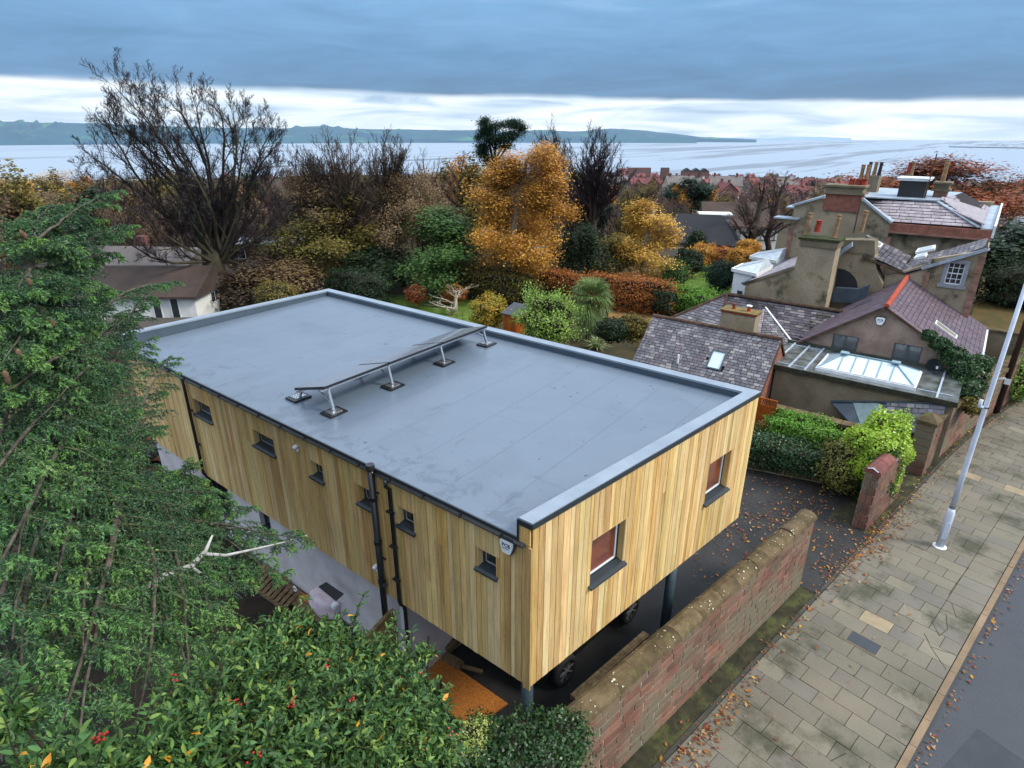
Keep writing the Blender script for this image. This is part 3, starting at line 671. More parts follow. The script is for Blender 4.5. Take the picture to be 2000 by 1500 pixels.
# the verge gives way to tarmac at the drive opening
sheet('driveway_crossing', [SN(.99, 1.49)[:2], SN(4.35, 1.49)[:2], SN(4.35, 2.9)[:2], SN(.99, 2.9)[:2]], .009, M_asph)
# a darker patch of newer asphalt in the carriageway
sheet('road_patch', [SN(-1.9, -1.75)[:2], SN(-.2, -2.0)[:2], SN(-.6, -4)[:2], SN(-3.2, -4)[:2]], -.105, mat('road_patch_asphalt', lin('#383b40'), lin('#323539'), rough=.6, scale=2, fine=.3))
pave = thing('pavement', (12, 0, 0), 'pavement', 'pavement'); del pave['category'], pave['label']; pave['kind'] = 'structure'
r = random.Random(4); Ms = []; Mp = []
def slab(s0, s1, n0, n1, lst=None):
    c = (SN(s0, n0) + SN(s1, n0) + SN(s0, n1) + SN(s1, n1)) / 4; ex = (SN(s1, n0) - SN(s0, n0)).normalized(); ey = Vector((-ex.y, ex.x, 0))
    tl = Matrix.Rotation(r.uniform(-.008, .008), 3, 'X') @ Matrix.Rotation(r.uniform(-.008, .008), 3, 'Y')
    (Ms if lst is None else lst).append(frame_M(c + ZV * (-.018 + r.uniform(-.003, .003)), tl @ ex, tl @ ey, tl @ ZV, (s1 - s0 - .011, n1 - n0 - .011, .045)))
s = -7.6; k = 0
while s < 30:
    w_ = .42
    w_ *= r.uniform(.94, 1.06); lo_n = -1.26
    if 1.6 < s < 9.5:
        lo_n = -.62; slab(s, s + w_, -1.26, -.62)
    n = lo_n; off = .0 if k % 2 else -.36; first = True
    while n < 1.40 - .02:
        L_ = r.choice([.58, .6, .62, .57, .64]); 
        if first and k % 2: L_ *= .5
        first = False; n2 = min(n + L_, 1.40)
        if 1.40 - n2 < .14: n2 = 1.40
        pale = (abs(s - .75) < .22 and n < .45 < n2) or (abs(s - 9.9) < .2 and n < .75 < n2) or (abs(s - 9.6) < .2 and n < -.55 < n2)
        hatch = -.02 < s < .32 and False
        slab(s, s + w_, n, n2, Mp if pale else None); n = n2
    s += w_; k += 1
pieces('paving_slab', Ms, M_slab, pave, 'block', 300, 'paving_slabs')
pieces('paving_slab', Mp, M_slabp, pave, 'block', 300, label='pale')
# kerb and channel stones
Mk = []; Mc = []
s = -8.
while s < 30:
    L_ = .8 * r.uniform(.95, 1.05); a, b = SN(s, -1.33), SN(s + L_, -1.33); ex = (b - a).normalized(); ey = Vector((-ex.y, ex.x, 0))
    low = .03 if 1.6 < s < 5 else 0
    Mk.append(frame_M((a + b) / 2 + ZV * (-.058 - low * .3), ex, ey, ZV, (L_ - .01, .115, .125)))
    a, b = SN(s, 1.445), SN(s + L_, 1.445); Mc.append(frame_M((a + b) / 2 + ZV * (-.012), ex, ey, ZV, (L_ - .008, .075, .075)))
    s += L_
kb = thing('kerb', (12, -1.3, 0), None, None); kb['kind'] = 'structure'; pieces('kerb_stone', Mk, M_kerb, kb, 'block', 300)
cb = thing('channel_edging', (12, 1.5, 0), None, None); cb['kind'] = 'structure'; pieces('edging_stone', Mc, M_edge, cb, 'block', 300)
# manhole cover
mc = thing('inspection_cover', SN(.15, .22), 'dark rectangular inspection cover set in the paving beside a pale slab', 'inspection cover')
cc = U(1687, 1256); ang = TH + math.pi / 2
MB().box((cc[0], cc[1], .006), (.62, .40, .012), ang).build('cover_frame', M_kerb, mc)
MB().box((cc[0], cc[1], .011), (.58, .36, .012), ang).build('cover_plate', mat('cast_iron', lin('#33383d'), lin('#2a2f33'), rough=.5, spec=.5, scale=20, fine=.25), mc, bev=.004)

# ---- sandstone walls
def stone_wall(t, o, ex, L, z0, z1, th, mt, course=.2, slen=.38, face='out', mm=None, parent_core='core', seed=1, both=False, cope=True, ends=True, copemat=None, cr=.17):
    """ex unit along wall; the outward (street) face is -perp"""
    o = Vector(o); ex = Vector(ex); pp = Vector((-ex.y, ex.x, 0)); rr = random.Random(seed)
    mb = MB(); c0 = [o + pp * .012, o + ex * L + pp * .012 - ex * .0, o + ex * L + pp * (th - .012), o + pp * (th - .012)]
    if ends: c0[0] += ex * .012; c0[3] += ex * .012; c0[1] -= ex * .012; c0[2] -= ex * .012
    mb.hexa([p + ZV * (z0 - .05) for p in c0] + [p + ZV * z1 for p in c0]); mb.build(parent_core, mm or M_mort, t)
    Ms = []; z = z0; k = 0
    while z < z1 - .05:
        h = min(course * rr.uniform(.8, 1.2), z1 - z); 
        if z1 - z - h < .07: h = z1 - z
        u = 0.; 
        while u < L - .02:
            l = slen * rr.uniform(.6, 1.5); 
            if L - u - l < .12: l = L - u
            Ms.append(frame_M(o + ex * (u + l / 2) + pp * (.041 + rr.uniform(-.003, .003)) + ZV * (z + h / 2), ex, pp, ZV, (l - .024, .08, h - .022)))
            if both: Ms.append(frame_M(o + ex * (u + l / 2) + pp * (th - .022) + ZV * (z + h / 2), ex, pp, ZV, (l - .02, .08, h - .02)))
            u += l
        if ends:
            for e, sg in ((0, -1), (L, 1)): 
                m = rr.uniform(.4, .6)
                for a, b in ((0.03, m * th), (m * th, th - .03)):
                    Ms.append(frame_M(o + ex * (e - sg * .018) + pp * ((a + b) / 2) + ZV * (z + h / 2), pp, -ex, ZV, (b - a - .015, .075, h - .02)))
        z += h
    return Ms
gw = thing('garden_wall', SN(-3.5, 1.9), 'red sandstone street wall with mossy lichen-spotted coping, in front of the timber house', 'wall')
wo_ = SN(-11.0, 1.84); wl = 11.0 + .93
Mw = stone_wall(gw, wo_, sV, wl, 0., 1.86, .34, M_sand, seed=3)
pieces('stone', Mw, M_sand, gw, 'stone', 300, 'stones')
Mc = []; u = 0.; rr = random.Random(9)
while u < wl + .02:
    l = rr.uniform(.42, .75); l = min(l, wl + .04 - u) if wl + .04 - u - l > .15 else wl + .04 - u
    Mc.append(frame_M(wo_ + sV * (u + l / 2) + nV * .17 + ZV * (1.86 + .14 + rr.uniform(-.01, .012)), sV, nV, ZV, (l - .012, .41, .14 * rr.uniform(.9, 1.1)))); u += l
pieces('coping_stone', Mc, M_cope, gw, 'round', 300)
# lichen blotches: small raised discs on the coping and white droppings
lm = MB(); rr = random.Random(2)
for i in range(330):
    u = rr.uniform(1.5, wl); c_ = .35 + .65 * (math.sin(u * 3.1) * math.sin(u * 1.3 + 1) > -.2)
    if rr.random() > c_: continue
    a = rr.uniform(.12, math.pi * .85); rad = abs(rr.gauss(0, .007)) + .0035
    p = wo_ + sV * u + nV * (.17 + .207 * math.cos(a)) + ZV * (1.86 + .075 + .142 * math.sin(a))
    nn = (nV * math.cos(a) * .19 + ZV * math.sin(a) * .215).normalized(); tx = sV; ty = nn.cross(tx)
    lm.add([p + (tx * math.cos(q) * rad * 1.3 + ty * math.sin(q) * rad) + nn * .006 for q in [k * math.pi / 3 + rr.random() * .4 for k in range(6)]], [(0, 1, 2, 3, 4, 5)])
lm.build('lichen', M_lich, gw, kind='stuff')
# timber step behind the wall
tb = thing('timber_sleeper', (9.3, 2.6, 0), 'long pale timber beam lying behind the street wall', 'timber')
a = U(1262, 1240, 1.35); b = U(1120, 1365, 1.35); MB().bar(a, b, .14, .1).build('beam', M_wood, tb)

# gate pillar stub with rounded red cap
gp = thing('gate_pillar', SN(4.4, 1.6), 'short red sandstone gate pillar with a rounded red cap', 'gate pillar')
Mg = stone_wall(gp, SN(4.42, 1.66), sV, 2.5, 0., 1.72, .36, M_sand, course=.27, slen=.42, seed=8)
pieces('stone', Mg, M_sand, gp, 'stone', 300)
pieces('coping_stone', [frame_M(SN(4.42 + .55 * k + .27, 1.84, 1.72 + .1), sV, nV, ZV, (.545, .44, .20)) for k in range(2)], M_terra, gp, 'round')
MB().tube([SN(4.405, 1.70, 1.83), SN(4.40, 1.84, 1.90), SN(4.405, 1.97, 1.85)], .016, 6).build('white_edge', M_white, gp)

# low retaining wall under the hedge
lw = thing('low_stone_wall', (18.4, 3, 0), 'low brown stone wall at the foot of the clipped hedge beside the drive', 'wall')
A = Vector((18.78, 1.75, 0)); B = Vector((18.0, 4.75, 0)); ex = (A - B).normalized()
Ml = stone_wall(lw, B, ex, (A - B).length, 0., .36, .22, M_sand, course=.18, slen=.36, seed=4, ends=False); pieces('stone', Ml, M_cope, lw, 'stone')

# garden wall behind, from the barn to the street pier
bw = thing('garden_wall', (20.9, 2.8, 0), 'tall dark mossy wall between the barn and the street pier, behind the clipped hedge', 'wall')
M_dsand = mat('dark_sandstone', lin('#4a3a2b'), lin('#2f281d'), rough=.92, scale=2, rand=.25, bump=.6, fine=.3, shift=True, moss=lin('#3d3c26'), mossamt=.45)
Mb = stone_wall(bw, (20.9, 4.55, 0), (0, -1, 0), 3.5, 0, 1.12, .3, M_dsand, course=.16, slen=.34, seed=6, mm=M_dsand)
pieces('stone', Mb, M_dsand, bw, 'stone', 260, 'stones')
pieces('coping_stone', [frame_M(Vector((20.75, 4.55 - .35 * k - .175, 1.12 + .06)), Vector((0, 1, 0)), Vector((1, 0, 0)), ZV, (.34, .38, .12)) for k in range(10)], M_cope, bw, 'stone')
# street pier with pyramid cap
pr = thing('wall_pier', (20.95, .78, 0), 'square sandstone pier with a mossy pyramid cap at the start of the far street wall', 'wall pier')
pc = SN(9.0, 1.83); rr = random.Random(3)
MB().box(pc + ZV * .86, (.44, .44, 1.76), TH).build('core', M_mort, pr)
Mq = []
for k in range(7):
    for q in range(4):
        dq = Matrix.Rotation(q * math.pi / 2 + TH, 3, 'Z'); e1 = dq @ Vector((1, 0, 0)); e2 = dq @ Vector((0, 1, 0))
        Mq.append(frame_M(pc - e2 * .215 + ZV * (.13 + .25 * k), e1, e2, ZV, (.46, .07, .235)))
pieces('stone', Mq, M_sand, pr, 'stone')
a_ = Matrix.Rotation(TH, 3, 'Z'); q = [pc + a_ @ Vector((x * .29, y * .29, 1.75)) for x, y in ((-1, -1), (1, -1), (1, 1), (-1, 1))]
MB().add(q + [p + ZV * .09 for p in q] + [pc + ZV * 2.08], [(3, 2, 1, 0), (0, 1, 5, 4), (1, 2, 6, 5), (2, 3, 7, 6), (3, 0, 4, 7), (4, 5, 8), (5, 6, 8), (6, 7, 8), (7, 4, 8)]).build('cap', M_cope, pr)
# far street wall
fw = thing('street_wall', SN(13, 1.8), 'high sandstone wall with flat mossy coping running away along the leafy pavement', 'wall')
Mf = []; segs = [9.25, 12, 15, 18, 21, 24, 27, 30]
for a, b in zip(segs, segs[1:]):
    pa, pb = SN(a, 1.62 + (0 if a < 15 else -.0)), SN(b, 1.62); e = (pb - pa).normalized()
    Mf += stone_wall(fw, pa, e, (pb - pa).length, 0, 1.75, .36, M_sandp, course=.24, slen=.5, seed=int(a), ends=False)
    pp = Vector((-e.y, e.x, 0)); L = (pb - pa).length; nn_ = int(L / .42)
    pieces('coping_stone', [frame_M(pa + e * (L * (k + .5) / nn_) + pp * .18 + ZV * 1.81, e, pp, ZV, (L / nn_ - .015, .46, .13)) for k in range(nn_)], M_cope, fw, 'stone')
pieces('stone', Mf, M_sand, fw, 'stone', 300, 'stones')

# ---- lamp post
lp = thing('lamp_post', (17.13, -.83, 0), 'white painted lamp post standing on the pavement near the gate pillar', 'lamp post')
M_lamp = mat('lamp_paint', lin('#c9cfdb'), lin('#b9c0ce'), rough=.45, scale=3, fine=.04, moss=lin('#8c5a35'), mossamt=.10, mossscale=5)
x, y = 17.13, -.83
MB().tube([(x, y, 0), (x, y, .015), (x, y, .03)], [.16, .16, .12], 16).build('base_flange', M_white, lp)
MB().tube([(x, y, .02), (x, y, 1.05), (x, y, 1.13), (x, y, 1.17)], [.098, .098, .082, .062], 20).build('base_tube', M_lamp, lp, smooth=True)
MB().tube([(x, y, 1.16), (x, y, 2.3), (x, y, 4.1), (x, y, 8.3)], [.063, .060, .052, .038], 18).build('pole', M_lamp, lp, smooth=True)
MB().box((x - .098, y - .02, .55), (.012, .1, .5)).build('access_door', M_lamp, lp)
for z in (1.22, 4.0): MB().tube([(x, y, z), (x, y, z + .02)], .067, 16).build('joint_ring', M_black, lp)
MB().tube([(x - .06, y + .05, 4.02), (x - .14, y + .12, 4.05), (x - .14, y + .12, 4.22)], [.03, .05, .04], 10).build('sensor_box', M_lamp, lp, smooth=True)
MB().tube([(x, y, 8.25), (x, y, 8.5), (x + .2, y - .25, 8.62), (x + .5, y - .6, 8.62)], [.04, .04, .05, .03], 10).build('lantern', M_lamp, lp)
# telegraph post
tp = U(1951, 808); tp = Vector((tp[0], tp[1] + .1, 0)); tg = thing('telegraph_pole', tp, 'dark brown wooden pole with a small white sign against the street wall', 'pole')
MB().tube([tp, tp + ZV * 8], [.11, .08], 12).build('pole_shaft', mat('creosote', lin('#3a261b'), lin('#2a1b12'), rough=.9, scale=2, stretch=(5, 5, 1)), tg, smooth=True)
MB().box(tp + Vector((-.11, -.03, 1.35)), (.02, .2, .22), TH * .5).build('sign_plate', M_white, tg)

# ================================================================== BITS LYING AROUND THE WEST SIDE
def board_on(name, label, cat, pxs, z, th, m, group=None, part='sheet'):
    P = [Vector(U(x, y, z)) for x, y in pxs]; t = thing(name, P[0], label, cat, group); MB().prism(P, (0, 0, th)).build(part, m, t); return t
board_on('osb_sheet', 'orange chipboard sheet lying flat by the corner post of the timber house', 'board', [(860, 1284), (992, 1376), (918, 1428), (802, 1325)], .09, .03, M_ply)
MB().hexa([Vector(p) for p in [(2.2, 7.2, -.1), (5.615, 7.2, -.1), (5.615, 17.6, -.1), (1.6, 17.6, -.1), (2.9, 7.2, .36), (5.615, 7.2, .40), (5.615, 17.4, .40), (2.6, 17.4, .36)]]).build('raised_side_ground', mat('trodden_soil', lin('#2b2117'), lin('#1a1510'), rough=.95, scale=3, fine=.5, bump=.8), kind='structure')
def timber(label, a, b, z, wd, ht, z2=None):
    a = Vector(U(*a, z)); b = Vector(U(*b, z if z2 is None else z2)); t = thing('timber_offcut', a, label, 'timber', 'timber offcuts beside the house'); MB().bar(a, b, wd, ht).build('beam', M_wood, t)
timber('short timber block lying across the chipboard sheet', (868, 1282), (902, 1302), .16, .16, .14)
timber('thin timber batten pointing towards the car from the chipboard', (900, 1300), (942, 1312), .14, .06, .05)
timber('stacked beam leaning in the shadow at the wall corner', (872, 1270), (898, 1242), .2, .16, .16, .3)
timber('long scaffold plank lying along the drain channel', (512, 1104), (600, 1172), .46, .14, .04)
timber('brown plank in front of the pale sacks', (575, 1172), (660, 1230), .46, .22, .05)
timber('thin white batten beside the drain channel', (548, 1122), (566, 1138), .55, .03, .03)
# pallet-like decking stack
pl = thing('timber_pallet', U(560, 1155, .1), 'dark slatted timber pallet lying below the long cedar branch', 'pallet')
pa, pb, pc_, pd = [Vector(U(x, y, .50)) for x, y in ((512, 1112), (585, 1162), (560, 1190), (485, 1140))]
for k in range(9):
    f = (k + .5) / 9; MB().bar(pa.lerp(pb, f), pd.lerp(pc_, f), .10, .03).build('slat', M_wood, pl)
for f in (.05, .5, .95): MB().bar(pa.lerp(pd, f) - ZV * .055, pb.lerp(pc_, f) - ZV * .055, .08, .07).build('bearer', M_wood, pl)
sk = thing('rubble_sack', U(630, 1175, .6), 'bulging pinkish white sack beside the rendered wall', 'sack')
def blob(c, d, m, name, parent, seed=1, j=.12):
    bm = bmesh.new(); bmesh.ops.create_icosphere(bm, subdivisions=3, radius=1); rr = random.Random(seed); ph = [rr.uniform(0, 6) for _ in range(4)]
    for v in bm.verts:
        n = v.co.copy(); k = 1 + j * math.sin(n.x * 4 + ph[0]) * math.sin(n.y * 5 + ph[1]) + j * .6 * math.sin(n.z * 7 + ph[2] + n.x * 3)
        p = 3.2; l = (abs(n.x) ** p + abs(n.y) ** p + abs(n.z) ** p) ** (-1 / p)
        v.co = Vector((n.x * d[0] * l * k, n.y * d[1] * l * k, n.z * d[2] * l * k)) + Vector(c)
    me = bpy.data.meshes.new(name); bm.to_mesh(me); bm.free(); me.materials.append(m)
    for f in me.polygons: f.use_smooth = True
    return link(name, me, parent)
sc = Vector(U(634, 1180, .66)); blob(sc, (.22, .42, .27), mat('sack_cloth', lin('#cfc0c4'), lin('#b7a3aa'), rough=.8, scale=5, bump=.4), 'sack_body', sk)
MB().tube([sc + Vector((.0, -.36, .16)), sc + Vector((0, -.5, .3))], [.09, .03], 8).build('sack_neck', M_white, sk)
db = thing('debris_board', sc, 'dark flat board propped against the rendered wall above the sack', 'board')
MB().prism([Vector(onX(623, 1146, 5.25)), Vector(onX(638, 1137, 5.40)), Vector(onX(672, 1160, 5.40)), Vector(onX(657, 1174, 5.22))], (-.02, 0, .015)).build('sheet', M_soffit, db)
ob = thing('orange_tray', U(596, 1168, .15), 'bright orange plastic tray beside the sack', 'tray')
oc_ = Vector(U(598, 1170, .46)); MB().box(oc_, (.16, .36, .06), .1).build('tray_body', mat('orange_plastic', lin('#d8761c'), lin('#c0620f'), rough=.5, scale=4), ob, bev=.01)
MB().box(oc_ + ZV * .034, (.11, .29, .012), .1).build('tray_lining', M_ply, ob)
hc = thing('coiled_hose', U(578, 1148, .25), 'small pale coil of hose near the drain channel', 'hose')
cpt = Vector(U(576, 1150, .62)); MB().tube([cpt + Vector((0, math.cos(t_ * .5) * .06, math.sin(t_ * .5) * .06)) for t_ in range(12)], .014, 8).build('hose_loop', M_white, hc)
# fence panel running from the wall into the shrub
fp = thing('fence_panel', (5.1, 7.1, 0), 'pale horizontal-board fence panel between the soil pipe and the shrub', 'fence')
fa, fb = Vector((5.36, 7.0, 0)), Vector((4.1, 6.75, 0)); e = (fb - fa).normalized(); pp = Vector((-e.y, e.x, 0)); Lf = (fb - fa).length
for k in range(10):
    MB().hexa([fa + pp * o_ + e * s_ + ZV * z_ for z_ in (.12 + .185 * k, .12 + .185 * k + .165) for o_, s_ in ((0, 0), (0, Lf), (.022, Lf), (.022, 0))]).build('fence_board', M_board2, fp)
for p in (fa, fb): MB().box(p + pp * .06 + ZV * 1.02, (.09, .09, 2.04)).build('fence_post', M_wood, fp)
MB().bar(fa + ZV * 1.99 + pp * .01, fb + ZV * 1.99 + pp * .01, .07, .03).build('fence_capping', M_wood, fp)
# grille bench (white slats) seen between the cedar boughs
gb = thing('slatted_rack', U(295, 1075, .5), 'pale slatted metal rack half hidden below the cedar', 'rack')
ga, gbb, gc, gd = [Vector(U(x, y, .55)) for x, y in ((282, 1052), (322, 1075), (300, 1087), (266, 1062))]
for k in range(9):
    f = k / 8; MB().bar(ga.lerp(gbb, f), gd.lerp(gc, f), .022, .022).build('slat', M_alu, gb)
for p, q_ in ((ga, gbb), (gd, gc)): MB().bar(p, q_, .03, .03).build('rail', M_steel, gb)
for p in (ga, gbb, gc, gd): MB().bar(p, (p[0], p[1], 0), .03).build('leg', M_steel, gb)
# leaning brown boards and planks further back along the wall
lb = thing('leaning_board', (5.2, 12.5, 0), 'rust brown sheet leaning on rubble beside the far ground floor window', 'board')
MB().prism([Vector(U(350, 985, .42)), Vector(U(398, 1018, .42)), Vector(onX(412, 950, 5.3)), Vector(onX(372, 925, 5.3))], (.02, .03, 0)).build('sheet', mat('rusty_sheet', lin('#5c3218'), lin('#3a2010'), rough=.8, scale=2), lb)
dk = thing('brick_edging', (6.0, 19, 0), 'brick coloured heap behind the far corner of the timber house', 'rubble')
blob(Vector(U(296, 868, .15)), (.9, 1.2, .22), mat('brick_rubble', lin('#6e3a22'), lin('#4a2616'), rough=.9, scale=9, bump=1.), 'heap', dk, 4, .2)
bp_ = thing('black_bag', U(300, 880, .3), 'black bin bag beside the dark end of the timber house', 'bag')
blob(Vector(U(300, 884, .25)), (.28, .3, .3), M_black, 'bag_body', bp_, 6, .18)

# ---- fallen leaves (nobody could count them)
M_leafs = mat('fallen_leaf', lin('#7c4c28'), lin('#5f361c'), rough=.8, rand=.4, randhue=.05, pal=[lin('#8f5228'), lin('#74401f'), lin('#a87438'), lin('#6a3a22'), lin('#a08a6c'), lin('#b98424'), lin('#7e4c34'), lin('#5a3a26')], scale=4)
def leaves(pts, sz, name, seed=1, m=None):
    rg = np.random.default_rng(seed); P = np.array([p[:3] for p in pts], float); n = len(P); a = rg.uniform(0, 2 * np.pi, n); L = sz * rg.uniform(.35, 1.6, n)
    tl = rg.uniform(-.5, .5, (n, 2)); d = np.stack([np.cos(a), np.sin(a), tl[:, 0]], 1) * L[:, None]; q = np.stack([-np.sin(a), np.cos(a), tl[:, 1]], 1) * L[:, None] * .55
    c = P + np.array([0, 0, .012]) + np.array([0, 0, 1]) * (np.abs(tl).sum(1) * L * .5)[:, None]
    V = np.stack([c - d, c + q, c + d, c - q], 1).reshape(-1, 3); Fq = np.arange(4 * n).reshape(-1, 4)
    link(name, np_mesh(name, V, [Fq], m or M_leafs), None, kind='stuff')
rr = random.Random(21); L_ = []
def cluster(px, py, sx, sy, n, z=0.012):
    for _ in range(n):
        L_.append(tuple(U(px + rr.gauss(0, sx), py + rr.gauss(0, sy), z)))
for a in [(1640, 1110, 30, 18, 130), (1700, 1075, 22, 10, 110), (1570, 985, 30, 18, 90), (1500, 1020, 45, 16, 120), (1600, 940, 60, 14, 120), (1700, 900, 30, 15, 60), (1610, 1050, 50, 45, 120), (1560, 1010, 90, 60, 150),
          (1430, 1045, 30, 20, 40), (1740, 1020, 22, 16, 120), (1715, 1052, 20, 10, 90), (1900, 850, 22, 26, 160), (1935, 815, 25, 14, 140), (1960, 790, 20, 8, 80), (1800, 960, 25, 20, 50), (1860, 880, 12, 12, 70)]: cluster(*a)
for i in range(420):   # gutter line at the foot of the channel stones
    s_ = rr.uniform(-8, 10); L_.append(tuple(SN(s_, 1.36 + abs(rr.gauss(0, .10)) * rr.choice([-1, 1]), .012)))
for i in range(260): s_ = rr.gauss(-4.3, 1.0); L_.append(tuple(SN(s_, 1.32 - abs(rr.gauss(0, .2)), .014)))
for i in range(70): s_ = rr.uniform(-8, 2); L_.append(tuple(SN(s_, rr.uniform(-1.2, 2.0), .02)))
for i in range(300): s_ = rr.uniform(-4, 14); L_.append(tuple(SN(s_, -1.46 - abs(rr.gauss(0, .09)), -.10)))
for i in range(20): s_ = rr.uniform(-4, 14); L_.append(tuple(SN(s_, rr.uniform(-3, -1.5), -.10)))
for i in range(260): L_.append((rr.uniform(12, 18), rr.uniform(1.8, 5), .012))
leaves(L_, .032, 'fallen_leaves', 3)
# cracks in the paving by the kerb
ck = MB()
for pl_ in [[(1520, 515), (1545, 560), (1565, 610), (1620, 690), (1680, 780)], [(1565, 610), (1650, 640), (1740, 665)], [(1575, 425), (1605, 480), (1630, 530), (1690, 485), (1680, 370)], [(1720, 290), (1740, 350), (1755, 400)], [(830, 1450), (880, 1425), (950, 1390)], [(1845, 30), (1760, 140), (1700, 230)]]:
    P = [Vector(U(1400 + x / 3.75, 1100 + y / 3.75, .0095)) for x, y in pl_]
    for a, b in zip(P, P[1:]):
        d = (b - a).normalized(); q = Vector((-d.y, d.x, 0)) * .006; ck.add([a - q, b - q, b + q, a + q], [(0, 1, 2, 3)])
ck.build('paving_cracks', M_joint, pave, kind='stuff')
# ================================================================== NEIGHBOURING BUILDINGS
M_slate = mat('grey_slate', lin('#68656a'), lin('#4c494f'), rough=.5, spec=.4, scale=4, rand=.22, randhue=.015, fine=.25, shift=True, palmix=.45,
              pal=[lin('#6c686d'), lin('#57545b'), lin('#79757a'), lin('#565a5f'), lin('#68595f'), lin('#8b8787'), lin('#59565d'), lin('#74787c'), lin('#4a474c'), lin('#9b9692')], moss=lin('#2e2a22'), mossamt=.36, mossscale=1.1)
M_slate2 = mat('mossy_slate', lin('#565058'), lin('#403c40'), rough=.55, scale=4, rand=.3, fine=.25, shift=True, pal=[lin('#5a545c'), lin('#45424a'), lin('#696268'), lin('#4d4b50'), lin('#7b7674'), lin('#403c3f')], moss=lin('#262318'), mossamt=.42, mossscale=1.4)
M_slate3 = mat('purple_slate', lin('#64555d'), lin('#51444b'), rough=.55, scale=3, rand=.16, fine=.15, shift=True, moss=lin('#7a6a72'), mossamt=.2)
M_slate4 = mat('pink_slate', lin('#9a9194'), lin('#81787c'), rough=.5, scale=3, rand=.14, fine=.12, shift=True)
M_under = mat('roof_underlay', lin('#241f20'), rough=.9)
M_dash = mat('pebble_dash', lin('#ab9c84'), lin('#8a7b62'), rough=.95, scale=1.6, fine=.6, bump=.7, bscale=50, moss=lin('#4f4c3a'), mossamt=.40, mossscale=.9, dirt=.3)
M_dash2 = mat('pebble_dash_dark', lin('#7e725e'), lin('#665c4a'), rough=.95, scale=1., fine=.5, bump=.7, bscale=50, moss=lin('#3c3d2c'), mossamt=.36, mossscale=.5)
M_dashp = mat('pebble_dash_pink', lin('#9c887a'), lin('#836e62'), rough=.95, scale=1.2, fine=.55, bump=.7, bscale=50, dirt=.3, moss=lin('#65574a'), mossamt=.4, mossscale=1.1)
M_quoin = mat('quoin_stone', lin('#9c7766'), lin('#7c5c4e'), rough=.85, scale=3, rand=.12, fine=.15, dirt=.2)
M_lead = mat('lead', lin('#aab4be'), lin('#8c97a3'), rough=.4, spec=.5, scale=3, fine=.1, dirt=.2)
M_dlead = mat('dark_lead', lin('#4b5560'), lin('#3c4650'), rough=.4, scale=3, fine=.1)
M_wpaint = mat('white_paint', (.70, .71, .72), (.58, .6, .6), rough=.5, scale=5, fine=.05)
M_pot = mat('clay_pot', lin('#957759'), lin('#785c3e'), rough=.85, scale=6, fine=.2)
M_rpot = mat('red_pot', lin('#96392a'), lin('#7c2d22'), rough=.8, scale=6, fine=.15)
M_otile = mat('orange_ridge', lin('#ae4a34'), lin('#94402c'), rough=.75, scale=6, rand=.12, fine=.1)
M_rtile = mat('brown_ridge', lin('#5c4336'), lin('#3c3226'), rough=.9, scale=4, rand=.2, fine=.25, shift=True, moss=lin('#3b3a24'), mossamt=.4)
M_grfr = mat('grey_frame', lin('#4e575c'), rough=.45, scale=4)
M_wet = mat('wet_flat_roof', lin('#6d7272'), lin('#3a3d36'), rough=.25, spec=.6, scale=1.8, fine=.15, dirt=.3)
M_lantern = mat('lantern_glass', lin('#c6d6dc'), lin('#b4c6ce'), rough=.08, spec=.7, scale=.7, coat=.4)
M_curt = mat('room_behind_glass', (.06, .07, .08), (.13, .14, .14), rough=.08, spec=.8, scale=1.3)
V3 = Vector
def PX(x, y, X): return V3(onX(x, y, X))
def roof_plane(parent, poly, m, row=.2, wid=.27, name='slate', limit=300, seed=1, holes=(), th=.018, under=True, along=None):
    poly = [V3(p) for p in poly]; n = (poly[1] - poly[0]).cross(poly[2] - poly[1]).normalized()
    if n.z < 0: n = -n
    MB().prism([p - n * .07 for p in poly], n * .066).build('roof_boarding', M_under, parent)
    pieces(name, slate_Ms(poly, row, wid, th, holes, seed=seed, along=along), m, parent, 'slate', limit, name + 's')
def ridge(parent, a, b, m, l=.3, r=.085, name='ridge_tile'):
    a, b = V3(a), V3(b); d = (b - a); L = d.length; ex = d.normalized(); ey = ZV.cross(ex).normalized(); ez = ex.cross(ey); n = max(1, round(L / l))
    pieces(name, [frame_M(a + ex * (L * (k + .5) / n) + ez * (r * .9), ex, ey, ez, (L / n - .012, r * 2.3, r * 1.5)) for k in range(n)], m, parent, 'round', 300)
def pot(parent, p, h, r, m, name='chimney_pot', lean=(0, 0)):
    p = V3(p); q = p + V3((lean[0], lean[1], h)); f = lambda t: p.lerp(q, t)
    MB().tube([f(0), f(.06), f(.78), f(.80), f(.86), f(.88), f(.93), f(.95), f(1), f(.995)], [r * .98, r * .86, r * .72, r * .86, r * .86, r * .74, r * .74, r * .88, r * .88, r * .6], 14).build(name, m, parent, smooth=False)
def stack(parent, a, b, m, name='chimney_stack'):
    return MB().bb(a, b).build(name, m, parent, bev=.01)

# ---- BARN
barn = thing('stone_barn', (22.2, 7.5, 0), 'small slate-roofed sandstone outbuilding right behind the timber house, with one skylight', 'outbuilding')
zr, ze, xr, xe, xb = 3.12, 1.55, 22.25, 20.55, 23.5; y0, y1 = 5.08, 10.1
zb = zr - (xb - xr) * (zr - ze) / (xr - xe)
gab = [V3((xe + .12, y0 + .1, 0)), V3((xb - .05, y0 + .1, 0)), V3((xb - .05, y0 + .1, zb)), V3((xr, y0 + .1, zr - .08)), V3((xe + .12, y0 + .1, ze))]
MB().prism(gab, (0, y1 - y0 - .2, 0)).build('wall_core', M_mort, barn)
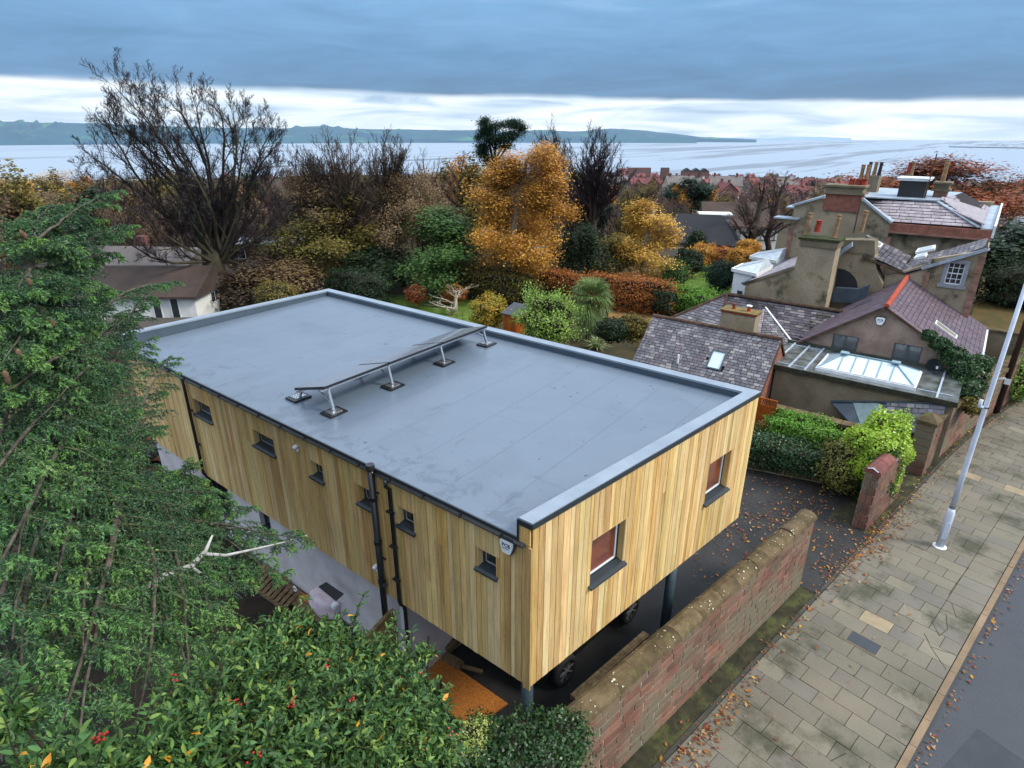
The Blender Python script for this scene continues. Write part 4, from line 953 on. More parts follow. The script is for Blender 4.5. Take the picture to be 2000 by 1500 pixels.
# rough sandstone gable, stones in courses clipped to the gable outline
Ms = []; rr = random.Random(5); z = 0.
while z < zr - .1:
    h = .13; zc = z + h / 2
    xa = xe + .12 if zc < ze else xe + .12 + (zc - ze) / (zr - ze) * (xr - xe - .12); xz = xb - .05 if zc < zb else xr + (zr - zc) / (zr - zb) * (xb - .05 - xr)
    x = xa
    while x < xz - .05:
        l = min(rr.uniform(.14, .36), xz - x); Ms.append(frame_M(V3((x + l / 2, y0 + .075, zc)), V3((1, 0, 0)), V3((0, 1, 0)), ZV, (l - .014, .09, h - .014))); x += l
    z += h
pieces('stone', Ms, M_sandp, barn, 'stone', 300, 'stones')
# west wall stones are hidden behind the timber house: plain
MB().bb((xe + .10, y0 + .15, 0), (xe + .125, y1 - .1, ze - .02)).build('west_wall', M_sandp, barn)
pl_w = [V3((xe, y0, ze - .06)), V3((xe, y1, ze - .06)), V3((xr, y1, zr)), V3((xr, y0, zr))]
Lr = (pl_w[2] - pl_w[1]).length
sky_h = (y0 + 1.62 - y0, 2.18, .62, 1.42)
# skylight opening in (u along eave from pl_w[0], v upslope)
roof_plane(barn, pl_w, M_slate, row=.118, wid=.20, seed=4, holes=[sky_h], th=.022)
roof_plane(barn, [V3((xb, y0, zb - .04)), V3((xb, y1, zb - .04)), V3((xr, y1, zr)), V3((xr, y0, zr))], M_slate, row=.16, wid=.28, limit=0, seed=6)
ridge(barn, (xr, y0 - .02, zr), (xr, y1, zr), M_rtile, .3, .07)
def skylight(parent, P0, eu, ev, nn, u0, u1, v0, v1, fr=M_grfr, gl=None, name='skylight'):
    f = lambda u, v, w_: P0 + eu * u + ev * v + nn * w_; mb = MB(); b = .05
    def blk(mb, u0, u1, v0, v1, w0, w1): mb.hexa([f(u0, v0, w0), f(u1, v0, w0), f(u1, v1, w0), f(u0, v1, w0), f(u0, v0, w1), f(u1, v0, w1), f(u1, v1, w1), f(u0, v1, w1)])
    blk(mb, u0, u1, v0, v0 + b, -.05, .07); blk(mb, u0, u1, v1 - b, v1, -.05, .07); blk(mb, u0, u0 + b, v0 + b, v1 - b, -.05, .07); blk(mb, u1 - b, u1, v0 + b, v1 - b, -.05, .07)
    o = mb.build(name, fr, parent); g = MB(); blk(g, u0 + b, u1 - b, v0 + b, v1 - b, .02, .035); g.build('pane', gl or M_lantern, o); return o
eu = (pl_w[1] - pl_w[0]).normalized(); ev = (pl_w[3] - pl_w[0]).normalized(); nn = eu.cross(ev); nn = nn if nn.z > 0 else -nn
skylight(barn, pl_w[0], eu, ev, nn, *sky_h)
MB().tube([pl_w[0] + eu * 3.25 + ev * .55, pl_w[0] + eu * 3.25 + ev * .55 + ZV * .35], .04, 8).build('vent_pipe', M_white, barn)
MB().bb((xe - .09, y0 + .02, ze - .16), (xe - .01, y1, ze - .08)).build('gutter', M_black, barn)
for x_, z_, xx, zz in ((xe - .02, ze - .09, xr, zr - .02),): MB().bar((x_, y0 - .015, z_), (xx, y0 - .015, zz), .03, .08).build('verge_board', M_rtile, barn)
MB().bar((xb + .02, y0 - .015, zb - .08), (xr, y0 - .015, zr - .02), .03, .08).build('verge_board', M_rtile, barn)
MB().bb((xb - .04, y0 + .1, 0), (xb + .0, y1, zb)).build('east_wall', M_sandp, barn)
# timber gate
M_gate = mat('varnished_wood', lin('#a4561c'), lin('#7d3c10'), rough=.45, scale=2, stretch=(1, 4, 1), rand=.1, fine=.15, shift=True)
gt = thing('timber_gate', (20.35, 4.8, 0), 'orange-brown boarded timber gate with a slotted top, next to the sandstone gable', 'gate')
gx = 20.32; ga, gb_ = 4.42, 5.02
for k in range(7): MB().bb((gx, ga + .07, .08 + k * .17), (gx + .03, gb_ - .07, .08 + k * .17 + .16)).build('gate_board', M_gate, gt)
for y in (ga, gb_ - .07): MB().bb((gx - .015, y, .03), (gx + .045, y + .07, 1.58)).build('stile', M_gate, gt)
for z in (1.27, 1.51): MB().bb((gx - .01, ga + .07, z), (gx + .04, gb_ - .07, z + .07)).build('gate_rail', M_gate, gt)
for k in range(5): MB().bb((gx, ga + .11 + k * .085, 1.34), (gx + .03, ga + .145 + k * .085, 1.51)).build('slat', M_gate, gt)
MB().bb((gx - .04, gb_, .0), (gx + .08, gb_ + .10, 1.62)).build('gate_post', M_gate, gt)
MB().tube([(gx - .04, ga + .1, .85), (gx - .04, ga + .18, .85)], .012, 6).build('handle', M_alu, gt)

# ---- COACH HOUSE (gable wing with the flat-roofed lantern room in front)
ch = thing('pebbledash_house', (25, 2.4, 0), 'pebble-dashed gabled house with orange ridge tiles, two grey windows and a glass roof lantern', 'house')
gx = 25.; yl, yr_, za, zel, zer, ya = 4.95, -.55, 4.22, 2.45, 2.50, 2.39
P_ = [(yr_, 0), (yl, 0), (yl, zel), (ya, za), (yr_, zer)]
w1 = (3.03, 3.90, 2.22, 2.92); w2 = (1.0, 1.88, 2.30, 2.97)
# gable wall built round the windows: lower grid plus upper triangle
mb = MB(); lvl = 2.5
wall_holes(mb, V3((gx, yl, 0)), V3((0, -1, 0)), yl - yr_, 0, 2.45, [(yl - w1[1], yl - w1[0], w1[2], 2.45), (yl - w2[1], yl - w2[0], w2[2], 2.45)], .25, V3((-1, 0, 0)))
def ztop(y): return zel + (yl - y) / (yl - ya) * (za - zel) if y > ya else zer + (y - yr_) / (ya - yr_) * (za - zer)
ysn = [yl, w1[1], w1[0], ya, w2[1], w2[0], yr_]
for a, b in zip(ysn, ysn[1:]):
    z0 = w1[3] if (a, b) == (w1[1], w1[0]) else w2[3] if (a, b) == (w2[1], w2[0]) else 2.45
    ta, tb_ = max(ztop(a), z0 + .001), max(ztop(b), z0 + .001)
    mb.hexa([(gx, a, z0), (gx, b, z0), (gx + .25, b, z0), (gx + .25, a, z0), (gx, a, ta), (gx, b, tb_), (gx + .25, b, tb_), (gx + .25, a, ta)])
mb.bb((gx + .25, yl - .2, 0), (31.6, yl, 2.42)); mb.bb((gx + .25, yr_, 0), (31.6, yr_ + .2, 2.47))
mb.build('gable_wall', M_dashp, ch)
oW, exW, outW = V3((gx, yl, 0)), V3((0, -1, 0)), V3((-1, 0, 0))
for a, b, c, d in (w1, w2): window('window', oW, exW, outW, (yl - b, yl - a, c, d), parent=ch, fr=M_grfr, gl=M_curt, two=True, depth=.06, bar=.045, sd=.05)
# roof slopes
ov = .12
roof_plane(ch, [V3((gx - ov, yr_ - .18, zer - .12)), V3((31.75, yr_ - .18, zer - .12)), V3((31.55, ya + .1, za)), V3((gx - ov, ya, za))], M_slate3, row=.17, wid=.24, seed=11, limit=300)
roof_plane(ch, [V3((gx - ov, yl + .1, zel - .10)), V3((31.6, yl + .1, zel - .10)), V3((31.55, ya + .1, za)), V3((gx - ov, ya, za))], M_slate3, row=.17, wid=.24, seed=12, limit=200)
ridge(ch, (gx - ov, ya, za), (31.4, ya + .1, za), M_otile, .16, .085)
for a, b in (((gx - ov, yr_ - .18, zer - .14), (gx - ov, ya, za - .03)), ((gx - ov, yl + .1, zel - .12), (gx - ov, ya, za - .03))): MB().bar(a, b, .05, .09).build('verge_board', M_rtile, ch)
MB().bb((gx - ov, yr_ - .26, zer - .2), (31.7, yr_ - .17, zer - .12)).build('gutter', M_wpaint, ch)
MB().tube([(27.2, yr_ - .25, 2.3), (27.2, yr_ - .22, .2)], .04, 8).build('downpipe', M_wpaint, ch)
def on_roof(x, y, lift=.04): 
    return V3((x, y, za - (ya - y) * (za - zer + .12) / (ya - yr_ + .18) + lift)) if y < ya else V3((x, y, za - (y - ya) * (za - zel + .1) / (yl - ya + .1) + lift))
a = on_roof(26.3, 1.1); b = on_roof(27.9, .35)
sl1 = (on_roof(26, .5) - on_roof(26, 1.5)).normalized(); nr1 = V3((1, 0, 0)).cross(sl1); nr1 = nr1 if nr1.z > 0 else -nr1
skylight(ch, on_roof(26.9, .95, .0), V3((1, 0, 0)), sl1, nr1, 0, .55, 0, .9, fr=M_wpaint, gl=mat('ochre_blind', lin('#8e7c55'), rough=.2))
sl2 = (on_roof(26, 4.) - on_roof(26, 3.)).normalized(); nr2 = V3((1, 0, 0)).cross(sl2); nr2 = nr2 if nr2.z > 0 else -nr2
skylight(ch, on_roof(28.1, 3.2, .0), V3((1, 0, 0)), sl2, nr2, 0, .5, 0, .9, fr=M_grfr)
# flat roof room
zf = 2.28; fx, fy0, fy1 = 21.95, -.32, 4.85
mb = MB(); wall_holes(mb, V3((fx, fy1 + .2, 0)), V3((0, -1, 0)), fy1 - fy0 + .2, 0, zf - .08, [], .25, V3((-1, 0, 0)))
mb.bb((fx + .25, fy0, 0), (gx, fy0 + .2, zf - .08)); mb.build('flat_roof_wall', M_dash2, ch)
MB().bb((fx - .07, fy0 - .06, zf - .08), (gx - .002, fy1 + .6, zf)).build('flat_roof', M_wet, ch)
MB().bb((fx - .11, fy0 - .08, zf - .14), (fx - .06, fy1 + .6, zf + .03)).build('roof_kerb', mat('mossy_edge', lin('#3a382c'), lin('#26261c'), rough=.9, scale=6, fine=.4), ch)
MB().bb((gx - .12, fy0, zf + .002), (gx - .004, fy1 + .6, zf + .10)).build('lead_flashing', mat('mossy_flashing', lin('#4c4f48'), lin('#34362e'), rough=.7, scale=4, fine=.2), ch)
for y in (5.15, 4.62, 4.1, .18): MB().bb((fx - .03, y - .03, zf + .002), (gx - .14, y + .03, zf + .045)).build('lead_roll', M_lead, ch)
for x in (fx + .25, gx - .4): MB().bb((x, 4.15, zf + .003), (x + .04, fy1 + .4, zf + .035)).build('lead_roll', M_lead, ch)
MB().bb((fx + .45, fy0 + .1, zf + .003), (fx + .49, .75, zf + .035)).build('lead_roll', M_lead, ch)
# lantern
la = thing('roof_lantern', (23.1, 2.3, zf), 'glazed hipped roof lantern on the wet flat roof under the gable windows', 'roof lantern')
bx0, bx1, by0, by1, zb_, zt_ = 22.25, 23.95, .85, 3.75, zf + .12, zf + .52; xm = 23.05; r0, r1 = 1.55, 3.12
kb_ = MB()
for a, b in (((bx0 - .06, by0 - .06), (bx1 + .06, by0)), ((bx0 - .06, by1), (bx1 + .06, by1 + .06)), ((bx0 - .06, by0), (bx0, by1)), ((bx1, by0), (bx1 + .06, by1))): kb_.bb((a[0], a[1], zf + .002), (b[0], b[1], zb_))
kb_.build('kerb', M_wpaint, la)
c4 = [V3((bx0, by1, zb_)), V3((bx0, by0, zb_)), V3((bx1, by0, zb_)), V3((bx1, by1, zb_))]; rA, rB = V3((xm, r1, zt_)), V3((xm, r0, zt_))
def panes(A, B, C, D, n):   # A,B base; D,C ridge side
    for k in range(n):
        f0, f1 = k / n, (k + 1) / n; q = [A.lerp(B, f0), A.lerp(B, f1), D.lerp(C, f1), D.lerp(C, f0)]
        nn_ = (q[1] - q[0]).cross(q[2] - q[0]).normalized(); nn_ = nn_ if nn_.z > 0 else -nn_
        if (q[2] - q[3]).length < .01: q = q[:3]
        MB().prism(q, nn_ * .012).build('pane', M_lantern, la)
for yk in range(4): pass
nW = 4; base_pts = [r1 + (r0 - r1) * k / nW for k in range(nW + 1)]
prev = None
for k in range(nW):
    q = [V3((bx0, base_pts[k], zb_)), V3((bx0, base_pts[k + 1], zb_)), V3((xm, base_pts[k + 1], zt_)), V3((xm, base_pts[k], zt_))]; MB().prism(q, (-.004, 0, .012)).build('pane', M_lantern, la)
    q = [V3((bx1, base_pts[k], zb_)), V3((bx1, base_pts[k + 1], zb_)), V3((xm, base_pts[k + 1], zt_)), V3((xm, base_pts[k], zt_))]; MB().prism(q, (.004, 0, .012)).build('pane', M_lantern, la)
for bx in (bx0, bx1):
    MB().prism([V3((bx, by1, zb_)), V3((bx, r1, zb_)), rA], (0, 0, .012)).build('pane', M_lantern, la); MB().prism([V3((bx, r0, zb_)), V3((bx, by0, zb_)), rB], (0, 0, .012)).build('pane', M_lantern, la)
MB().prism([c4[3], c4[0], rA], (0, 0, .012)).build('pane', M_lantern, la); MB().prism([c4[1], c4[2], rB], (0, 0, .012)).build('pane', M_lantern, la)
M_lb = mat('lantern_bar', lin('#7f98a2'), rough=.4, scale=3)
up = ZV * .022
for y in base_pts:
    for bx in (bx0, bx1): MB().bar(V3((bx, y, zb_)) + up, V3((xm, y, zt_)) + up, .035).build('glazing_bar', M_lb, la)
for c, r_ in ((c4[0], rA), (c4[3], rA), (c4[1], rB), (c4[2], rB)): MB().bar(c + up, r_ + up, .045).build('glazing_bar', M_lb, la)
MB().bar(rA + up, rB + up, .06).build('ridge_bar', M_lb, la)
for p in (rA, rB): MB().box(p + ZV * .05, (.26, .26, .05)).build('boss', M_lb, la)
for p, q in ((c4[0], c4[1]), (c4[1], c4[2]), (c4[2], c4[3]), (c4[3], c4[0])): MB().bar(p + up, q + up, .04).build('eaves_bar', M_wpaint, la)
# lean-to with slates in front of the flat roofed room
lt = thing('lean_to', (21.5, 1.5, 0), 'low lean-to slate roof with a glazed light behind the dark garden wall', 'lean-to')
q = [PX(1690, 838, 21.3), PX(1835, 822, 21.2), PX(1850, 789, 21.9), PX(1618, 799, 21.9)]
q[0] = V3((21.25, 2.1, .95)); q[1] = V3((21.25, -.12, 1.35)); q[2] = V3((21.93, -.12, 2.18)); q[3] = V3((21.93, 3.05, 1.36))
nn_ = (q[1] - q[0]).cross(q[2] - q[0]).normalized()
slateq = [q[0].lerp(q[1], .45), q[1], q[2], q[3].lerp(q[2], .5)]
MB().prism([p - ZV * .04 for p in q], ZV * .035).build('roof_sheet', M_dlead, lt)
pieces('slate', slate_Ms(slateq, .17, .2, .016, seed=3, along=(0, -1, .2)), M_slate, lt, 'slate', 200, 'slates')
gl = [q[0].lerp(q[1], .08) + ZV * .02, q[0].lerp(q[1], .42) + ZV * .02, q[3].lerp(q[2], .44) + ZV * .02, q[3].lerp(q[2], .2) + ZV * .02]; MB().prism(gl, ZV * .02).build('glazed_light', mat('green_glass', lin('#6f8686'), lin('#5d7474'), rough=.1, spec=.6), lt)
MB().bar(q[3] + ZV * .04, q[2] + ZV * .04, .10, .05).build('lead_flashing', M_dlead, lt)
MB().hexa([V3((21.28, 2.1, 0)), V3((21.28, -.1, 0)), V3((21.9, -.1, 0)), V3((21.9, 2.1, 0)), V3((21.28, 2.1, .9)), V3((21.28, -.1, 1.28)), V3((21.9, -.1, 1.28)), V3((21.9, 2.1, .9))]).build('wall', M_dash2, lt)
# dish + alarm
ds = thing('satellite_dish', (24.8, .55, 2.42), 'dark satellite dish at the right end of the gable, above the flat roof', 'satellite dish')
dc = V3((24.78, .56, 2.44)); mb = MB(); K = 16; dn = V3((-.75, -.45, .45)).normalized(); da = dn.cross(ZV).normalized(); dbb = dn.cross(da); vs = []
for j, (rad, dep) in enumerate(((.02, .0), (.12, .012), (.2, .035), (.255, .06))):
    vs += [dc + dn * dep + (da * math.cos(6.283 * k / K) + dbb * math.sin(6.283 * k / K)) * rad for k in range(K)]
mb.add(vs + [v - dn * .012 for v in vs], [(j * K + k, j * K + (k + 1) % K, (j + 1) * K + (k + 1) % K, (j + 1) * K + k) for j in range(3) for k in range(K)] + [(4 * K + j * K + k, 4 * K + (j + 1) * K + k, 4 * K + (j + 1) * K + (k + 1) % K, 4 * K + j * K + (k + 1) % K) for j in range(3) for k in range(K)])
mb.build('dish', M_trim, ds); MB().bar(dc, dc + dn * .28 - ZV * .1, .02).build('arm', M_steel, ds); MB().box(dc + dn * .28 - ZV * .1, (.06, .06, .08)).build('receiver', M_white, ds); MB().bar(dc, (25, .56, 2.5), .04).build('bracket', M_steel, ds)
alarm((24.995, 2.48, 3.69), .30, 'white alarm box high on the pebble-dashed gable below the orange ridge')

# ---- HIPPED SLATE ROOF BUILDING (left of the gable wing) with small chimney
hp = thing('hipped_slate_building', (28.4, 7.5, 0), 'low pebble-dashed range with a mossy hipped slate roof between the barn and the tall gable', 'outbuilding')
rz, ez = 2.9, 1.62; rx, ex0, ex1 = 28.5, 26.2, 30.4
R0, R1 = V3((rx, 9.3, rz)), V3((rx, 3.7, rz)); eL = V3((ex0 + .6, 11.3, ez + .1)); eR = V3((ex0, 5.0, ez))
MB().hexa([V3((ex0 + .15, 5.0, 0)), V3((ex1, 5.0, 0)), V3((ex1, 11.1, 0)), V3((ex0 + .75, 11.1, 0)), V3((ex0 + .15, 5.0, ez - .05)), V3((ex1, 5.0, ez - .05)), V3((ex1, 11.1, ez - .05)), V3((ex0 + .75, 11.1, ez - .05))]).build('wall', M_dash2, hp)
roof_plane(hp, [V3((ex0 + .1, 8.6, ez)), eR, R1, R0], M_slate2, row=.16, wid=.27, seed=21, along=(0, -1, 0))
roof_plane(hp, [eL, V3((ex0 + .1, 8.6, ez)), R0], M_slate, row=.16, wid=.27, seed=22)
roof_plane(hp, [eL, V3((ex1, 11.3, ez)), R0], M_slate, row=.16, wid=.27, seed=23)
roof_plane(hp, [V3((ex1, 4.9, ez)), V3((ex1, 11.3, ez)), R0, R1], M_slate2, row=.25, wid=.35, seed=24, limit=0)
ridge(hp, R0, R1, M_rtile, .3, .075); ridge(hp, R0, eL, M_rtile, .3, .07, 'hip_tile'); ridge(hp, R0 - ZV * .0, V3((ex0 + .1, 8.6, ez)), M_rtile, .3, .07, 'hip_tile')
# projecting pink slated bay with lead valley
roof_plane(hp, [V3((25.6, 8.15, 1.70)), V3((25.6, 6.7, 1.70)), V3((27.9, 7.3, 2.72))], M_slate4, row=.15, wid=.24, seed=25)
roof_plane(hp, [V3((25.6, 6.7, 1.70)), V3((26.4, 5.55, 1.72)), V3((27.9, 7.3, 2.72))], M_slate, row=.15, wid=.24, seed=26)
MB().bar(V3((27.9, 7.3, 2.76)), V3((26.35, 5.5, 1.78)), .07, .03).build('lead_valley', M_wpaint, hp)
MB().bb((25.65, 6.2, 0), (26.8, 8.0, 1.66)).build('bay_wall', M_dash2, hp)
MB().bar((ex0 - .06, 5.0, ez - .06), (ex0 + .04, 8.6, ez - .06), .09).build('gutter', M_wpaint, hp)
c0, c1 = onX(1405, 640, 25.1), onX(1471, 650, 25.1)
cb0, cb1 = c1[1], c0[1]; ct = onX(1437, 613, 25.1)[2]
stk = stack(hp, (25.1, cb0, 1.0), (25.75, cb1, ct), M_dash); MB().bb((25.06, cb0 - .03, ct), (25.79, cb1 + .03, ct + .07)).build('brick_band', M_rpot, stk); MB().bb((25.03, cb0 - .06, ct + .07), (25.82, cb1 + .06, ct + .12)).build('capping_slab', mat('ochre_slab', lin('#7d6a3c'), lin('#5c5030'), rough=.9, scale=6, fine=.3), stk)
pot(stk, (25.4, cb0 + (cb1 - cb0) * .28, ct + .12), .22, .085, M_rpot); pot(stk, (25.4, cb0 + (cb1 - cb0) * .72, ct + .12), .24, .085, M_rpot)
MB().tube([(25.4, cb0 + (cb1 - cb0) * .28, ct + .33), (25.4, cb0 + (cb1 - cb0) * .28, ct + .37)], .12, 12).build('pot_cowl', M_white, stk)

# ---- BIG OLD HOUSE
bh = thing('old_villa', (38, 4.5, 0), 'large old pebble-dashed villa with stepped slate roofs, sandstone chimneys and many clay pots', 'house')
def polyX(name, pts, X0, X1, m, parent=bh):
    P = [PX(x, y, X0) for x, y in pts]; return MB().prism(P, (X1 - X0, 0, 0)).build(name, m, parent)
def wallX(name, yz, X0, X1, m, parent=bh): return MB().prism([V3((X0, y, z)) for y, z in yz], (X1 - X0, 0, 0)).build(name, m, parent)
# tall chimney gable in front
wallX('chimney_gable', [(8.62, 0), (8.62, 3.42), (6.62, 4.42), (6.52, 5.45), (5.10, 5.45), (5.06, 0)], 28.9, 29.9, M_dash)
sk1 = wallX('chimney_head', [(6.58, 5.45), (6.58, 5.72), (5.05, 5.72), (5.05, 5.45)], 28.82, 29.98, M_dash2)
MB().bb((28.78, 5.0, 5.72), (30.02, 6.64, 5.82)).build('moss_cap', mat('moss', lin('#3d4220'), lin('#2b2c18'), rough=.95, scale=9, fine=.4, bump=.9), sk1)
pot(sk1, PX(1573, 459, 29.4), .95, .11, M_pot, lean=(0, -.06)); pot(sk1, PX(1629, 464, 29.4), .95, .11, M_pot, lean=(0, -.05)); pot(sk1, PX(1595, 453, 29.5), .5, .15, M_rpot, lean=(0, -.04))
pot(sk1, PX(1681, 453, 30.6), .9, .12, M_pot, lean=(0, -.05))
# left wing behind the gable
roof_plane(bh, [V3((28.95, 8.72, 3.40)), V3((36.9, 8.72, 3.40)), V3((36.9, 6.5, 4.52)), V3((28.95, 6.6, 4.50))], M_slate4, row=.2, wid=.3, seed=31, limit=120)
MB().bb((29.9, 8.4, 0), (37, 8.6, 3.35)).build('side_wall', M_dash, bh)
MB().bar((28.86, 8.72, 3.42), (28.86, 6.62, 4.48), .05, .12).build('coping', M_dash2, bh)
MB().bar((29.0, 8.8, 3.42), (36.9, 8.8, 3.42), .10).build('lead_gutter', M_dlead, bh)
# recess with arch
wallX('recess_wall', [(5.30, 0), (5.30, 5.1), (3.85, 5.1), (3.62, 4.4), (3.28, 3.9), (3.2, 0)], 30.55, 31.5, M_dash)
wallX('recess_stack', [(5.28, 5.1), (5.2, 5.62), (3.95, 5.72), (3.82, 5.1)], 30.5, 31.3, M_dash2)
ar = [PX(1636, 530, 30.5) + V3((0, 0, 0))]
arch = [(1636, 524), (1648, 526), (1660, 532), (1669, 541), (1674, 552), (1675, 566), (1672, 568), (1630, 566)]
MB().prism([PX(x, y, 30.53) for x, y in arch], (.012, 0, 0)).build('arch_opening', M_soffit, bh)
MB().prism([PX(x, y, 30.0) for x, y in ((1616, 590), (1632, 562), (1676, 565), (1700, 556), (1690, 592))], (.3, 0, 0)).build('dark_lead_roof', M_dlead, bh)
MB().bar(PX(1637, 483, 29.95), PX(1615, 590, 29.95), .05).build('lead_flashing', M_lead, bh)
MB().prism([PX(x, y, 30.2) for x, y in ((1636, 492), (1664, 473), (1664, 482), (1645, 495), (1637, 505))], (.2, 0, 0)).build('lead_saddle', M_lead, bh)
# valley roofs
A0, A1 = PX(1686, 500, 30.4), PX(1768, 533, 31.0); B0, B1 = PX(1692, 462, 34.5), PX(1773, 508, 35.0)
roof_plane(bh, [A1, A0, B0, B1], M_slate2, row=.2, wid=.3, seed=33, along=(1, .02, 0), limit=300)
C0, C1, C2, C3 = PX(1768, 533, 30.9), PX(1800, 524, 30.9), PX(1928, 487, 30.9), PX(1930, 468, 35.5)
roof_plane(bh, [C0, C2, C3, PX(1770, 508, 35.2)], M_slate, row=.2, wid=.3, seed=34, limit=300, along=(1, 0, 0))
MB().bar(A0 + V3((-.04, 0, -.04)), A1 + V3((-.04, 0, -.04)), .06, .1).build('verge_board', M_rtile, bh)
MB().bar(C1 + V3((-.06, 0, 0)), C2 + V3((-.06, 0, 0)), .05, .12).build('lead_edge', M_lead, bh)
def skl(px, name, gl):
    q = [PX(*p) for p in px]; n_ = (q[1] - q[0]).cross(q[2] - q[0]).normalized(); n_ = n_ if n_.z > 0 else -n_
    o = MB().prism([p + n_ * .0 for p in q], n_ * .1).build(name, M_wpaint, bh); c = sum(q, V3()) / 4
    MB().prism([c + (p - c) * .72 + n_ * .101 for p in q], n_ * .006).build('pane', gl, o)
skl([(1700, 480, 31.2), (1717, 487, 31.2), (1723, 480, 31.9), (1706, 471, 31.9)], 'skylight', mat('ochre_blind', lin('#8e7c55'), rough=.2))
skl([(1788, 497, 32.), (1826, 489, 32.), (1828, 482, 32.8), (1794, 489, 32.8)], 'skylight', M_lantern)
skl([(1785, 508, 31.3), (1808, 503, 31.3), (1812, 497, 31.8), (1792, 501, 31.8)], 'skylight', M_lantern)
# sash wing
sw = (0.56, 1.16, 4.14, 5.06)
mb = MB(); Yl, Yr = 1.78, .0
wall_holes(mb, V3((31, Yl, 0)), V3((0, -1, 0)), Yl - Yr, 0, sw[3], [(Yl - sw[1], Yl - sw[0], sw[2], sw[3])], .3, V3((-1, 0, 0)))
mb.hexa([V3(p) for p in [(31, Yl, sw[3]), (31, Yr, sw[3]), (31.3, Yr, sw[3]), (31.3, Yl, sw[3]), (31, Yl, 5.10), (31, Yr, 5.66), (31.3, Yr, 5.66), (31.3, Yl, 5.10)]])
mb.bb((31.3, Yr, 0), (37, Yr + .3, 5.2)); mb.bb((31.3, Yl - .3, 0), (37, Yl, 4.0)); mb.build('sash_wing_wall', M_dash, bh)
wallX('side_gable', [(3.3, 0), (3.3, 4.2), (2.85, 4.38), (1.95, 4.85), (1.8, 4.85), (1.8, 0)], 30.95, 31.2, M_dash)
pieces('quoin', [frame_M(V3((30.97, .10 + .02 * (k % 2), .2 + .36 * k)), V3((0, 1, 0)), V3((1, 0, 0)), ZV, (.22 + .05 * (k % 2), .08, .345)) for k in range(15)] + [frame_M(V3((30.93, 1.78, 2.2 + .36 * k)), V3((0, 1, 0)), V3((1, 0, 0)), ZV, (.16, .08, .345)) for k in range(7)], M_quoin, bh)
o_, e_, u_ = V3((31, Yl, 0)), V3((0, -1, 0)), V3((-1, 0, 0)); a, b, c, d = Yl - sw[1], Yl - sw[0], sw[2], sw[3]
sr = MB()
for p, q, r_, s_ in ((a - .13, a, c, d + .12), (b, b + .13, c, d + .12), (a, b, d, d + .12), (a - .2, b + .2, c - .14, c)): sr.bb((30.94, Yl - p, r_), (31.05, Yl - q, s_))
sr.build('window_surround', mat('grey_stone', lin('#8d8f95'), lin('#7c7e84'), rough=.8, fine=.1), bh)
wn = window('sash_window', o_, e_, u_, (a, b, c, d), sill=False, fr=M_wpaint, parent=bh, depth=.07, bar=.05)
for k in (1, 2): MB().bb((31.055, Yl - a - (b - a) * k / 3 - .012, c + .05), (31.09, Yl - a - (b - a) * k / 3 + .012, d - .05)).build('glazing_bar', M_wpaint, wn)
for k in (1, 2, 3): MB().bb((31.052, Yl - b + .05, c + (d - c) * k / 4 - (.02 if k == 2 else .011)), (31.088, Yl - a - .05, c + (d - c) * k / 4 + (.02 if k == 2 else .011))).build('glazing_bar', M_wpaint, wn)
# main block
X0 = 37.
wallX('main_wall_left', [(9.05, 0), (9.05, 6.28), (7.75, 6.75), (5.6, 6.75), (4.25, 5.72), (4.25, 0)], X0, X0 + .4, M_dash)
wallX('main_wall_right', [(4.25, 0), (4.25, 5.3), (.02, 5.3), (.02, 0)], X0 + .3, X0 + .7, M_dash)
wallX('sandstone_frieze', [(4.25, 5.28), (4.25, 5.74), (.02, 5.74), (.02, 5.28)], X0 - .02, X0 + .6, M_sandp)
wallX('cornice', [(4.25, 5.26), (4.25, 5.33), (.02, 5.33), (.02, 5.26)], X0 - .12, X0 + .5, M_quoin)
MB().bb((X0 + .4, 8.65, 0), (50, 9.05, 6.2)).build('side_wall', M_dash, bh); MB().bb((X0 + .7, .02, 0), (50, .4, 5.7)).build('side_wall', M_dash, bh); MB().bb((49.6, .4, 0), (50, 8.65, 6)).build('rear_wall', M_dash, bh)
pieces('quoin', [frame_M(V3((X0 - .02, 4.22, .2 + .36 * k)), V3((0, 1, 0)), V3((1, 0, 0)), ZV, (.26, .08, .345)) for k in range(14)] + [frame_M(V3((X0 - .02, 9.0, .2 + .36 * k)), V3((0, 1, 0)), V3((1, 0, 0)), ZV, (.24, .08, .345)) for k in range(14)] , M_quoin, bh)
MB().bb((X0 - .45, 8.7, 5.42), (X0 + .3, 9.75, 5.6)).build('cornice_block', M_dash2, bh); MB().bb((X0 - .55, 8.6, 5.6), (X0 + .35, 9.9, 5.67)).build('lead_capping', M_lead, bh)
for p, q in (((X0 - .08, 9.1, 6.30), (X0 - .08, 7.6, 6.86)), ((X0 - .08, 5.75, 6.86), (X0 - .08, 4.2, 5.76))): MB().bar(p, q, .25, .10).build('lead_coping', M_lead, bh)
MB().bar((X0 + .3, 9.3, 6.15), (46, 9.1, 6.2), .5, .08).build('lead_gutter', M_lead, bh)
